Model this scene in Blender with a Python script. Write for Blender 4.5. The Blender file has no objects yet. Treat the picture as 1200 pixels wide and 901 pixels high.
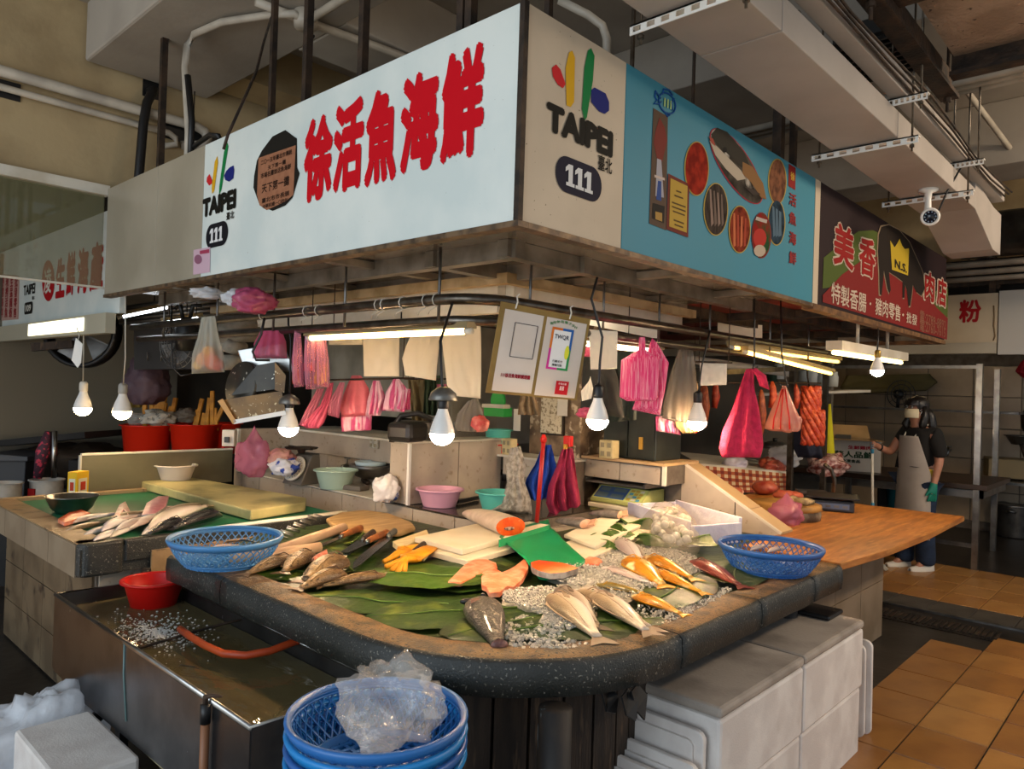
import bpy, bmesh, math, random
from math import sin, cos, pi, radians, sqrt, atan2, hypot
from mathutils import Vector as V, Matrix, noise

# ------------------------------------------------------------------ camera, world, light, exposure
SC = bpy.context.scene
COL = SC.collection
EYE = V((0.0, 0.0, 1.52))
FPX = 864.0
YAW, PITCH, ROLL = radians(42.914), radians(.431), radians(1.841)
FW = V((cos(YAW)*cos(PITCH), sin(YAW)*cos(PITCH), sin(PITCH)))
_r0 = V((sin(YAW), -cos(YAW), 0)); _u0 = _r0.cross(FW)
RT = cos(ROLL)*_r0 + sin(ROLL)*_u0
UP = RT.cross(FW)
cam = bpy.data.cameras.new('camera'); camo = bpy.data.objects.new('camera', cam); COL.objects.link(camo)
cam.sensor_width = 36; cam.lens = FPX/1200*36; cam.clip_start = .02; cam.clip_end = 200
camo.matrix_world = Matrix(((RT.x, UP.x, -FW.x, EYE.x), (RT.y, UP.y, -FW.y, EYE.y), (RT.z, UP.z, -FW.z, EYE.z), (0, 0, 0, 1)))
SC.camera = camo

wd = bpy.data.worlds.new('sky'); SC.world = wd; wd.use_nodes = True
_bg = wd.node_tree.nodes['Background']
_bg.inputs[0].default_value = (.74, .86, 1.0, 1); _bg.inputs[1].default_value = .55

def area_light(name, loc, aim, sx, sy, power, col):
    l = bpy.data.lights.new(name, 'AREA'); l.shape = 'RECTANGLE'; l.size = sx; l.size_y = sy; l.energy = power; l.color = col
    o = bpy.data.objects.new(name, l); COL.objects.link(o); o.location = loc
    o.rotation_euler = (V(aim)-V(loc)).to_track_quat('-Z', 'Y').to_euler()
    return o
# daylight of the open street side, behind and to the left of the viewer
area_light('street_daylight', (-4.5, 1.2, 1.9), (1.6, 2.4, .9), 5.0, 3.4, 190, (.78, .90, 1.0))
# sun on the open street outside the hall; the roof keeps it off everything inside
_sl = bpy.data.lights.new('sun', 'SUN'); _sl.energy = 5.0; _sl.angle = radians(.6); _sl.color = (1.0, .95, .86)
_so = bpy.data.objects.new('sun', _sl); COL.objects.link(_so); _so.location = (-6, -4, 9); _so.rotation_euler = V((.30, .12, -1)).to_track_quat('-Z', 'Y').to_euler()
# light of the market hall lamps over the aisle at the right
area_light('hall_lamp', (5.2, -1.6, 3.3), (5.0, 1.0, .3), 2.4, .3, 95, (1.0, .78, .54))
SC.view_settings.view_transform = 'Standard'; SC.view_settings.look = 'None'
SC.view_settings.exposure = 0.0; SC.view_settings.gamma = 1.0; SC.view_settings.use_curve_mapping = False
SC.cycles.max_bounces = 8; SC.cycles.transparent_max_bounces = 12; SC.cycles.use_denoising = True
SC.cycles.sample_clamp_indirect = 4.0

# ------------------------------------------------------------------ survey helpers: where a sight line meets a level or a wall plane
def _ray(px, py): return FW + RT*((px-600)/FPX) - UP*((py-450.5)/FPX)
def az(px, py, z): d = _ray(px, py); return EYE + d*((z-EYE.z)/d.z)
def ax(px, py, x): d = _ray(px, py); return EYE + d*(x/d.x)
def ay(px, py, y): d = _ray(px, py); return EYE + d*(y/d.y)
def ad(px, py, t): return EYE + _ray(px, py)*t

# ------------------------------------------------------------------ materials
def lin(h):
    h = h.lstrip('#'); c = [int(h[i:i+2], 16)/255 for i in (0, 2, 4)]
    return tuple(x/12.92 if x <= .04045 else ((x+.055)/1.055)**2.4 for x in c) + (1,)
MATS = {}
def mat(name, col, rough=.5, metal=0, col2=None, scale=6, detail=5, lo=.4, hi=.62, bump=0, bscale=60, stretch=None,
        alpha=1, trans=0, emis=None, estr=0, col3=None, scale3=40, lo3=.55, hi3=.62, coord='Object', spec=None, ior=None, coat=0, sss=0, translucent=0):
    if name in MATS: return MATS[name]
    m = bpy.data.materials.new(name); m.use_nodes = True; nt = m.node_tree; N = nt.nodes; L = nt.links
    b = N['Principled BSDF']; out = N['Material Output']
    b.inputs['Base Color'].default_value = lin(col); b.inputs['Roughness'].default_value = rough; b.inputs['Metallic'].default_value = metal
    if spec is not None: b.inputs['Specular IOR Level'].default_value = spec
    if ior: b.inputs['IOR'].default_value = ior
    if coat: b.inputs['Coat Weight'].default_value = coat; b.inputs['Coat Roughness'].default_value = .15
    b.inputs['Alpha'].default_value = alpha; b.inputs['Transmission Weight'].default_value = trans
    if emis: b.inputs['Emission Color'].default_value = lin(emis); b.inputs['Emission Strength'].default_value = estr
    vec = None
    if col2 or bump or col3:
        tc = N.new('ShaderNodeTexCoord'); mp = N.new('ShaderNodeMapping'); L.new(tc.outputs[coord], mp.inputs[0]); vec = mp.outputs[0]
        if stretch: mp.inputs['Scale'].default_value = stretch
    def nz(sc, det, lo, hi):
        n = N.new('ShaderNodeTexNoise'); n.inputs['Scale'].default_value = sc; n.inputs['Detail'].default_value = det; L.new(vec, n.inputs['Vector'])
        r = N.new('ShaderNodeMapRange'); r.inputs[1].default_value = lo; r.inputs[2].default_value = hi; L.new(n.outputs['Fac'], r.inputs[0]); return r.outputs[0]
    src = None
    if col2:
        mx = N.new('ShaderNodeMix'); mx.data_type = 'RGBA'; mx.inputs[6].default_value = lin(col); mx.inputs[7].default_value = lin(col2)
        L.new(nz(scale, detail, lo, hi), mx.inputs[0]); src = mx.outputs[2]
    if col3:
        m2 = N.new('ShaderNodeMix'); m2.data_type = 'RGBA'; m2.inputs[6].default_value = lin(col); m2.inputs[7].default_value = lin(col3)
        if src: L.new(src, m2.inputs[6])
        L.new(nz(scale3, 3, lo3, hi3), m2.inputs[0]); src = m2.outputs[2]
    if src: L.new(src, b.inputs['Base Color'])
    if bump:
        n = N.new('ShaderNodeTexNoise'); n.inputs['Scale'].default_value = bscale; n.inputs['Detail'].default_value = 4; L.new(vec, n.inputs['Vector'])
        bp = N.new('ShaderNodeBump'); bp.inputs['Strength'].default_value = bump; bp.inputs['Distance'].default_value = .02; L.new(n.outputs['Fac'], bp.inputs['Height']); L.new(bp.outputs[0], b.inputs['Normal'])
    if translucent:
        t = N.new('ShaderNodeBsdfTranslucent'); t.inputs[0].default_value = lin(col); 
        if src: L.new(src, t.inputs[0])
        ms = N.new('ShaderNodeMixShader'); ms.inputs[0].default_value = translucent
        L.new(b.outputs[0], ms.inputs[1]); L.new(t.outputs[0], ms.inputs[2])
        if alpha < 1:
            tr = N.new('ShaderNodeBsdfTransparent'); m3 = N.new('ShaderNodeMixShader'); m3.inputs[0].default_value = alpha
            b.inputs['Alpha'].default_value = 1
            L.new(tr.outputs[0], m3.inputs[1]); L.new(ms.outputs[0], m3.inputs[2]); L.new(m3.outputs[0], out.inputs[0])
        else: L.new(ms.outputs[0], out.inputs[0])
    MATS[name] = m; return m

def ramp_mat(name, stops, axis=1, rough=.35, noise_amt=.12, nscale=14, spots=None, sscale=60, bump=.15, bscale=90, coord='Generated', voro=False, metal=0, coat=0):
    """colour runs along one axis of the piece (fish flanks, cut faces), broken up by noise"""
    if name in MATS: return MATS[name]
    m = bpy.data.materials.new(name); m.use_nodes = True; nt = m.node_tree; N = nt.nodes; L = nt.links; b = N['Principled BSDF']
    b.inputs['Roughness'].default_value = rough; b.inputs['Metallic'].default_value = metal
    if coat: b.inputs['Coat Weight'].default_value = coat; b.inputs['Coat Roughness'].default_value = .12
    tc = N.new('ShaderNodeTexCoord'); sp = N.new('ShaderNodeSeparateXYZ'); L.new(tc.outputs[coord], sp.inputs[0])
    n = N.new('ShaderNodeTexNoise'); n.inputs['Scale'].default_value = nscale; n.inputs['Detail'].default_value = 4; L.new(tc.outputs['Object'], n.inputs['Vector'])
    a = N.new('ShaderNodeMath'); a.operation = 'MULTIPLY_ADD'; L.new(n.outputs['Fac'], a.inputs[0]); a.inputs[1].default_value = noise_amt*2; L.new(sp.outputs[axis], a.inputs[2])
    s = N.new('ShaderNodeMath'); s.operation = 'SUBTRACT'; L.new(a.outputs[0], s.inputs[0]); s.inputs[1].default_value = noise_amt
    r = N.new('ShaderNodeValToRGB'); L.new(s.outputs[0], r.inputs[0]); e = r.color_ramp.elements
    e[0].position, e[0].color = stops[0][0], lin(stops[0][1]); e[1].position, e[1].color = stops[-1][0], lin(stops[-1][1])
    for p, c in stops[1:-1]: q = e.new(p); q.color = lin(c)
    src = r.outputs[0]
    v = N.new('ShaderNodeTexVoronoi'); v.inputs['Scale'].default_value = bscale; L.new(tc.outputs['Object'], v.inputs['Vector'])
    if spots:
        n2 = N.new('ShaderNodeTexNoise'); n2.inputs['Scale'].default_value = sscale; L.new(tc.outputs['Object'], n2.inputs['Vector'])
        mr = N.new('ShaderNodeMapRange'); mr.inputs[1].default_value = .52; mr.inputs[2].default_value = .64; L.new(n2.outputs['Fac'], mr.inputs[0])
        mx = N.new('ShaderNodeMix'); mx.data_type = 'RGBA'; L.new(mr.outputs[0], mx.inputs[0]); L.new(src, mx.inputs[6]); mx.inputs[7].default_value = lin(spots); src = mx.outputs[2]
    L.new(src, b.inputs['Base Color'])
    if bump:
        bp = N.new('ShaderNodeBump'); bp.inputs['Strength'].default_value = bump; bp.inputs['Distance'].default_value = .004; L.new(v.outputs['Distance'], bp.inputs['Height']); L.new(bp.outputs[0], b.inputs['Normal'])
    MATS[name] = m; return m

# ------------------------------------------------------------------ mesh builder
class MB:
    def __init__(s): s.v = []; s.f = []; s.sm = []; s.mi = []
    def add(s, vs, fs, smooth=False, mi=0, mx=None):
        k = len(s.v)
        s.v += [tuple(mx @ V(p)) if mx else tuple(p) for p in vs]
        s.f += [tuple(i+k for i in f) for f in fs]; s.sm += [smooth]*len(fs); s.mi += [mi]*len(fs); return s
    def bx(s, x0, x1, y0, y1, z0, z1, mi=0, mx=None):
        vs = [(x0,y0,z0),(x1,y0,z0),(x1,y1,z0),(x0,y1,z0),(x0,y0,z1),(x1,y0,z1),(x1,y1,z1),(x0,y1,z1)]
        return s.add(vs, [(3,2,1,0),(4,5,6,7),(0,1,5,4),(1,2,6,5),(2,3,7,6),(3,0,4,7)], False, mi, mx)
    def box(s, c, d, rz=0, rx=0, ry=0, mi=0):
        mx = Matrix.Translation(c) @ Matrix.Rotation(rz, 4, 'Z') @ Matrix.Rotation(ry, 4, 'Y') @ Matrix.Rotation(rx, 4, 'X')
        return s.bx(-d[0]/2, d[0]/2, -d[1]/2, d[1]/2, -d[2]/2, d[2]/2, mi, mx)
    def bar(s, a, b, w, h=None, up=(0, 0, 1), mi=0):
        a, b = V(a), V(b); d = (b-a); L = d.length; d.normalize(); u = V(up)
        if abs(d.dot(u)) > .98: u = V((1, 0, 0))
        side = d.cross(u).normalized(); u = side.cross(d); h = h or w
        mx = Matrix(((d.x, side.x, u.x, a.x), (d.y, side.y, u.y, a.y), (d.z, side.z, u.z, a.z), (0, 0, 0, 1)))
        return s.bx(0, L, -w/2, w/2, -h/2, h/2, mi, mx)
    def tube(s, pts, r, n=8, mi=0, closed=False, smooth=True, caps=True):
        P = [V(p) for p in pts]; m = len(P); R = r if isinstance(r, (list, tuple)) else [r]*m
        vs = []; fs = []; prev = None
        for i, p in enumerate(P):
            if closed: t = P[(i+1) % m]-P[i-1]
            else: t = P[min(i+1, m-1)]-P[max(i-1, 0)]
            if t.length < 1e-9: t = V((0, 0, 1))
            t.normalize()
            if prev is None: u = t.cross(V((0, 0, 1)) if abs(t.z) < .9 else V((1, 0, 0))).normalized()
            else:
                u = prev - t*prev.dot(t)
                u = u.normalized() if u.length > 1e-6 else t.orthogonal().normalized()
            prev = u; w = t.cross(u)
            for k in range(n): a = 2*pi*k/n; vs.append(p+(u*cos(a)+w*sin(a))*R[i])
        for i in range(m if closed else m-1):
            j = (i+1) % m
            for k in range(n): q = (k+1) % n; fs.append((i*n+k, i*n+q, j*n+q, j*n+k))
        if caps and not closed: fs += [tuple(range(n-1, -1, -1)), tuple((m-1)*n+k for k in range(n))]
        return s.add(vs, fs, smooth, mi)
    def lathe(s, prof, c=(0, 0, 0), n=24, mi=0, smooth=True, sx=1, sy=1, mx=None, capb=True, capt=True):
        vs = []; fs = []; m = len(prof)
        for r, z in prof:
            for k in range(n): a = 2*pi*k/n; vs.append((c[0]+r*cos(a)*sx, c[1]+r*sin(a)*sy, c[2]+z))
        for i in range(m-1):
            for k in range(n): q = (k+1) % n; fs.append((i*n+k, i*n+q, (i+1)*n+q, (i+1)*n+k))
        if capb and prof[0][0] > 1e-6: fs.append(tuple(range(n-1, -1, -1)))
        if capt and prof[-1][0] > 1e-6: fs.append(tuple((m-1)*n+k for k in range(n)))
        return s.add(vs, fs, smooth, mi, mx)
    def prism(s, poly, z0, z1, mi=0, mx=None, smooth=False):
        n = len(poly); vs = [(p[0], p[1], z0) for p in poly]+[(p[0], p[1], z1) for p in poly]
        fs = [tuple(range(n-1, -1, -1)), tuple(range(n, 2*n))]+[(i, (i+1) % n, n+(i+1) % n, n+i) for i in range(n)]
        return s.add(vs, fs, smooth, mi, mx)
    def grid(s, fn, nu, nv, mi=0, smooth=True, wrap=False):
        vs = [fn(i/nu, j/nv) for j in range(nv+1) for i in range(nu if wrap else nu+1)]; w = nu if wrap else nu+1; fs = []
        for j in range(nv):
            for i in range(nu): q = (i+1) % w if wrap else i+1; fs.append((j*w+i, j*w+q, (j+1)*w+q, (j+1)*w+i))
        return s.add(vs, fs, smooth, mi)
    def ball(s, c, r, n=12, m=8, sx=1, sy=1, sz=1, mi=0, mx=None):
        return s.lathe([(max(r*sin(pi*i/m), 0), -r*cos(pi*i/m)*sz) for i in range(m+1)], c, n, mi, True, sx, sy, mx, False, False)
    def jitter(s, amp, sc=10, seed=0, k0=0):
        for i in range(k0, len(s.v)):
            p = V(s.v[i]); q = noise.noise_vector(p*sc+V((seed*7.3, seed*3.1, 0))); s.v[i] = tuple(p+q*amp)
        return s
    def mesh(s, name, mats, inv=None):
        me = bpy.data.meshes.new(name)
        vs = [tuple(inv @ V(p)) for p in s.v] if inv else s.v
        me.from_pydata(vs, [], s.f)
        if not isinstance(mats, (list, tuple)): mats = [mats]
        for m in mats: me.materials.append(m)
        me.polygons.foreach_set('use_smooth', s.sm); me.polygons.foreach_set('material_index', s.mi)
        me.update(); return me

def _mods(o, bev, solid, sub):
    if solid: md = o.modifiers.new('solid', 'SOLIDIFY'); md.thickness = solid; md.offset = 0
    if bev: md = o.modifiers.new('bevel', 'BEVEL'); md.width = bev; md.segments = 2; md.limit_method = 'ANGLE'
    if sub: md = o.modifiers.new('sub', 'SUBSURF'); md.levels = sub; md.render_levels = sub
ROOT = {}
def props(o, label=None, cat=None, group=None, kind=None):
    if label: o['label'] = label
    if cat: o['category'] = cat
    if group: o['group'] = group
    if kind: o['kind'] = kind
    return o
def thing(name, label, cat, loc=(0, 0, 0), rz=0, group=None, kind=None):
    o = bpy.data.objects.new(name, None); o.empty_display_size = .05; COL.objects.link(o)
    o.location = loc; o.rotation_euler = (0, 0, rz); props(o, label, cat, group, kind)
    ROOT[o.name] = (Matrix.Translation(loc) @ Matrix.Rotation(rz, 4, 'Z')).inverted(); return o
def part(name, mb, m, parent, label=None, bev=0, solid=0, sub=0, kind=None, local=False):
    inv = None if local else ROOT.get(parent.name)
    me = mb if isinstance(mb, bpy.types.Mesh) else mb.mesh(name, m, inv)
    o = bpy.data.objects.new(name, me); COL.objects.link(o); o.parent = parent
    if not local: ROOT[o.name] = ROOT.get(parent.name)
    _mods(o, bev, solid, sub); props(o, label, None, None, kind); return o
def solo(name, mb, m, label, cat, group=None, kind=None, bev=0, solid=0, sub=0, base=None):
    xs = [p[0] for p in mb.v]; ys = [p[1] for p in mb.v]; zs = [p[2] for p in mb.v]
    b = V(base) if base else V(((min(xs)+max(xs))/2, (min(ys)+max(ys))/2, min(zs)))
    T = Matrix.Translation(b).inverted()
    o = bpy.data.objects.new(name, mb.mesh(name, m, T)); COL.objects.link(o); o.location = b; ROOT[o.name] = T
    _mods(o, bev, solid, sub); props(o, label, cat, group, kind); return o
def struct(name, mb, m, bev=0, label=None, cat=None, solid=0):
    o = bpy.data.objects.new(name, mb.mesh(name, m)); COL.objects.link(o); o['kind'] = 'structure'; ROOT[o.name] = None
    _mods(o, bev, solid, 0); props(o, label, cat); return o
def dup(root, loc=None, rz=None, label=None, group=None, mats=None, scale=None):
    def cp(o, par):
        c = o.copy(); COL.objects.link(c)
        if par: c.parent = par
        if mats and o.type == 'MESH' and o.name.split('.')[0] in mats:
            c.data = o.data.copy(); c.data.materials[0] = mats[o.name.split('.')[0]]
        for ch in list(o.children): cp(ch, c)
        return c
    r = cp(root, None)
    if loc is not None: r.location = loc
    if rz is not None: r.rotation_euler = (0, 0, rz)
    if scale is not None: r.scale = (scale, scale, scale) if not isinstance(scale, tuple) else scale
    if label: r['label'] = label
    if group: r['group'] = group
    return r

def text_mb(txt, size, bold=0, wx=1.0, align='CENTER', n=8, shear=0):
    """lettering as a flat mesh in the xy plane; bold fattens the strokes by laying shifted copies over each other"""
    c = bpy.data.curves.new('lettering', 'FONT'); c.body = txt; c.size = size; c.align_x = align; c.align_y = 'CENTER'; c.resolution_u = 2; c.shear = shear
    o = bpy.data.objects.new('lettering', c); COL.objects.link(o)
    dg = bpy.context.evaluated_depsgraph_get(); me = bpy.data.meshes.new_from_object(o.evaluated_get(dg))
    vs = [v.co.copy() for v in me.vertices]; fs = [tuple(p.vertices) for p in me.polygons]
    bpy.data.objects.remove(o); bpy.data.curves.remove(c); bpy.data.meshes.remove(me)
    mb = MB(); offs = [(0, 0)] + ([(bold*size*cos(2*pi*k/n), bold*size*sin(2*pi*k/n)) for k in range(n)] if bold else [])
    for i, (dx, dy) in enumerate(offs): mb.add([((v.x+dx)*wx, v.y+dy, -i*.00004) for v in vs], fs)
    return mb
def onplane(mb, o, right, up, normal):
    mx = Matrix(((right[0], up[0], normal[0], o[0]), (right[1], up[1], normal[1], o[1]), (right[2], up[2], normal[2], o[2]), (0, 0, 0, 1)))
    mb.v = [tuple(mx @ V(p)) for p in mb.v]; return mb
def flat(polys):
    mb = MB()
    for i, p in enumerate(polys): mb.add([(q[0], q[1], 0) for q in p], [tuple(range(len(p)))])
    return mb
def ell(cx, cy, rx, ry, n=28, rot=0):
    return [(cx+rx*cos(t)*cos(rot)-ry*sin(t)*sin(rot), cy+rx*cos(t)*sin(rot)+ry*sin(t)*cos(rot)) for t in [2*pi*k/n for k in range(n)]]
def rrect(x0, x1, y0, y1, r, n=6):
    pts = []
    for cx, cy, a0 in ((x1-r, y0+r, -pi/2), (x1-r, y1-r, 0), (x0+r, y1-r, pi/2), (x0+r, y0+r, pi)):
        pts += [(cx+r*cos(a0+pi/2*k/n), cy+r*sin(a0+pi/2*k/n)) for k in range(n+1)]
    return pts
random.seed(11)
# ------------------------------------------------------------------ shared materials
m_cream = mat('cream_wall', '#b59f78', .8, col2='#9c8662', scale=2.2, bump=.08, bscale=30)
m_ceil = mat('ceiling_paint', '#a59c90', .85, col2='#938a7f', scale=1.6, bump=.08, bscale=25)
m_duct = mat('duct_paint', '#b3aaa2', .6, col2='#a59c94', scale=2)
m_white = mat('white_plastic', '#e6e3dc', .4)
m_offw = mat('off_white', '#d6d0c2', .55, col2='#c4bba9', scale=5)
m_black = mat('black_plastic', '#141314', .45)
m_dark = mat('dark_clutter', '#1b1816', .7, col2='#0f0d0c', scale=4)
m_iron = mat('rusty_iron', '#2c2622', .6, .5, col2='#4a3a2e', scale=12, bump=.2)
m_pipe = mat('steel_pipe', '#6d655b', .32, .9, col2='#4c443b', scale=14)
m_steel = mat('stainless', '#a8a7a3', .28, 1.0, col2='#8d8b87', scale=9, bump=.02)
m_dsteel = mat('dull_steel', '#7d7b78', .38, .9, col2='#5f5c5a', scale=7, bump=.05, bscale=20)
m_pvc = mat('painted_conduit', '#b9af9f', .5, col2='#a2988a', scale=6)
m_red = mat('red_plastic', '#c8150f', .38, spec=.4)
m_tileA = mat('floor_tile_tan', '#a5743c', .32, col2='#966634', scale=5, bump=.05, bscale=40, col3='#7a5530', scale3=3, lo3=.56, hi3=.75)
m_tileB = mat('floor_tile_brown', '#9a6a36', .32, col2='#8a5c30', scale=5, bump=.05, bscale=40)
m_tileC = mat('floor_tile_pale', '#ae7d43', .32, col2='#a0703a', scale=5, bump=.05, bscale=40)
m_tileG = mat('floor_tile_grey', '#47423c', .5, col2='#3a352f', scale=6, bump=.1)
m_floor = mat('wet_floor', '#2c2722', .35, col2='#1d1916', scale=3, bump=.12, bscale=14)
m_walltile = mat('wall_tile', '#b7aa98', .3, col2='#a7998a', scale=4, col3='#8d7c66', scale3=26, lo3=.62, hi3=.72)
m_grout = mat('grout', '#6b6156', .85, col2='#544b42', scale=10)
m_wood = mat('table_wood', '#b06f2f', .42, col2='#8c5220', scale=3, stretch=(1.2, 8, 8), detail=6, col3='#c58a45', scale3=5, lo3=.5, hi3=.75)
m_wood2 = mat('pale_board', '#e3cf9f', .5, col2='#d2b67e', scale=6, stretch=(1, 6, 6))
m_card = mat('cardboard', '#a98a5e', .75, col2='#96784e', scale=5)
m_paper = mat('paper', '#e9e3d6', .8, translucent=.25)
m_styro = mat('foam_box', '#e4ddd6', .75, col2='#d4cbc4', scale=7, bump=.1, bscale=150, col3='#b9aea4', scale3=4, lo3=.62, hi3=.8)

# ------------------------------------------------------------------ floor
fl = struct('floor', MB().bx(-3, 12, -4, 9, -.12, 0), m_floor)
ROOT['floor'] = None
struct('street', MB().bx(-14, -.9, -12, 12, -.1, .004).bx(-.9, 14, -12, -1.5, -.1, .004), mat('street_concrete', '#a8a196', .9, col2='#979085', scale=1.5))
tm = {}
def tile_mesh(dx, dy, m):
    k = (round(dx, 3), round(dy, 3), m.name)
    if k not in tm:
        b = MB(); e = .004; g = .003
        b.add([(g, g, 0), (dx-g, g, 0), (dx-g, dy-g, 0), (g, dy-g, 0), (g+e, g+e, .008), (dx-g-e, g+e, .008), (dx-g-e, dy-g-e, .008), (g+e, dy-g-e, .008)],
              [(4, 5, 6, 7), (0, 1, 5, 4), (1, 2, 6, 5), (2, 3, 7, 6), (3, 0, 4, 7)])
        tm[k] = b.mesh('tile', m)
    return tm[k]
def lay(x0, y0, nx, ny, dx, dy, mats, parent=fl, skip=None):
    for i in range(nx):
        for j in range(ny):
            X, Y = x0+i*dx, y0+j*dy
            if skip and skip(X+dx/2, Y+dy/2): continue
            o = bpy.data.objects.new('tile', tile_mesh(dx, dy, random.choice(mats))); COL.objects.link(o); o.parent = parent; o.location = (X, Y, 0)
A = [m_tileA, m_tileA, m_tileB, m_tileC]
lay(2.02, -.51, 10, 5, .37, .29, A, skip=lambda x, y: x > 5.6-.15*(1-y))
lay(2.76, .94, 7, 1, .37, .29, [m_tileB, m_tileA])
lay(6.42, .08, 4, 8, .37, .27, A)
lay(6.05, .08, 1, 8, .37, .27, [m_tileG])
lay(-.75, 3.0, 5, 9, .33, .33, A)
# drain channel with its grating, between the table and the far stalls
dr = struct('drain_channel', MB().bx(5.62, 6.02, .2, 1.9, .001, .006), mat('drain_iron', '#1a1715', .4, .4, col2='#2c2621', scale=9))
for k in range(26):
    part('slat', MB().bx(5.66, 5.86, .92+k*.035, .937+k*.035, .006, .014), m_iron, dr, local=True)
part('rim', MB().bx(6.0, 6.035, .2, 1.9, .006, .02), m_dsteel, dr, local=True)

# ------------------------------------------------------------------ ceiling, beams, walls
struct('ceiling', MB().bx(-.9, 13, -1.3, 9, 3.78, 3.98), m_ceil)
struct('beam', MB().bx(1.45, 2.2, 1.2, 4.95, 3.42, 3.78), m_ceil, bev=.015)
struct('beam', MB().bx(2.2, 4.0, 3.32, 3.8, 3.42, 3.78), m_ceil, bev=.01)
struct('beam', MB().bx(4.0, 4.9, .6, 6.5, 3.42, 3.78), m_ceil, bev=.01)
struct('beam', MB().bx(6.4, 6.9, .2, 6.5, 3.3, 3.78), m_ceil, bev=.01)
struct('beam', MB().bx(2.2, 8.3, 4.6, 4.95, 3.5, 3.78), m_cream)
struct('beam', MB().bx(8.35, 8.8, -3, 8, 3.0, 3.78), m_cream)
struct('wall_left', MB().bx(-3, 8.3, 4.97, 5.1, 2.69, 3.78), m_cream)
struct('trim_1', MB().bx(-3, 1.6, 4.9, 4.97, 2.63, 2.69), m_offw)
struct('wall_back', MB().bx(-3, 13, 8.2, 8.35, 0, 3.78), mat('far_back_wall', '#4f483e', .8, col2='#3b352e', scale=1.5))
wr = struct('wall_right', MB().bx(10.5, 10.65, -4, 8.2, 0, 3.78), m_grout)
tmw = MB(); g = .004
tmw.add([(0, g, g), (0, .5-g, g), (0, .5-g, .38-g), (0, g, .38-g), (-.008, g+.005, g+.005), (-.008, .5-g-.005, g+.005), (-.008, .5-g-.005, .38-g-.005), (-.008, g+.005, .38-g-.005)],
        [(7, 6, 5, 4), (4, 5, 1, 0), (5, 6, 2, 1), (6, 7, 3, 2), (7, 4, 0, 3)])
mwt = tmw.mesh('tile', mat('kitchen_tile', '#a8947c', .35, col2='#98866f', scale=3))
for i in range(11):
    for j in range(5):
        o = bpy.data.objects.new('tile', mwt); COL.objects.link(o); o.parent = wr; o.location = (10.5, .02+i*.5, .1+j*.38)
# the tiled partition between the two stalls stands with the bench below

# ceiling duct with its hanging rails, rods and the second tray beside it
dt = thing('ceiling_duct', 'long flat pale grey duct hanging under the ceiling over the aisle', 'duct', (3.5, 1.16, 2.72))
db = MB()
for i, (a, b) in enumerate(((.9, 2.33), (2.335, 3.6), (3.605, 5.2))): db.bx(a, b, 1.015, 1.31, 2.72, 2.84)
part('casing', db, m_duct, dt, bev=.004)
eb = MB(); eb.add([(5.2, 1.015, 2.72), (5.2, 1.31, 2.72), (5.2, 1.31, 2.9), (5.2, 1.015, 2.9), (5.75, 1.015, 2.56), (5.75, 1.31, 2.56), (5.75, 1.31, 2.84), (5.75, 1.015, 2.84),
                   (6.0, 1.015, 2.56), (6.0, 1.31, 2.56), (6.0, 1.31, 2.84), (6.0, 1.015, 2.84)],
                  [(0, 1, 5, 4), (1, 2, 6, 5), (2, 3, 7, 6), (3, 0, 4, 7), (4, 5, 9, 8), (5, 6, 10, 9), (6, 7, 11, 10), (7, 4, 8, 11), (8, 9, 10, 11), (0, 3, 2, 1)])
part('elbow', eb, m_duct, dt, bev=.004)
ry = MB().bx(1.2, 5.8, .965, 1.035, 2.88, 2.97); rays = thing('cable_tray', 'narrow grey cable tray running beside the flat ceiling duct', 'tray', (3.5, 1.0, 2.88))
part('tray', ry, m_duct, rays, bev=.004)
wires = MB()
for k in range(3): wires.tube([(1.2+i*.5, .945-.014*k+.008*sin(i*1.7+k), 2.885+.01*k+.012*cos(i*1.3)) for i in range(10)], .006, 5)
part('cable', wires, m_iron, rays)
def rail(n, x, y0, y1, z, label):
    r = thing('slotted_rail', label, 'rail', (x, (y0+y1)/2, z))
    b = MB(); N = 8; w = (y1-y0)/N
    b.bx(x-.02, x+.02, y0, y1, z+.028, z+.034); b.bx(x-.02, x-.016, y0, y1, z, z+.008); b.bx(x-.02, x-.016, y0, y1, z+.026, z+.034)
    for k in range(N+1): b.bx(x-.02, x-.016, y0+k*w-w*.22 if k else y0, y0+k*w+w*.22 if k < N else y1, z+.008, z+.026)
    part('channel', b, m_white, r)
    for yy in (y0+.03, y1-.03): part('rod', MB().tube([(x, yy, z-.03), (x, yy, 3.78)], .005, 6), m_pipe, r); part('nut', MB().lathe([(.011, 0), (.011, .012)], (x, yy, z-.012), 6, smooth=False), m_pipe, r)
    return r
rail(0, 2.0, .95, 1.37, 2.68, 'white slotted rail under the duct nearest the sign corner')
rail(1, 3.62, .93, 1.4, 2.68, 'white slotted rail under the middle of the duct')
rail(2, 4.72, .93, 1.4, 2.68, 'white slotted rail under the duct beside the security camera')
rail(3, 3.55, .88, 1.06, 2.84, 'short white slotted rail under the cable tray beside the black frame')
rail(4, 4.7, .88, 1.06, 2.84, 'short white slotted rail under the far end of the cable tray')

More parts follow.
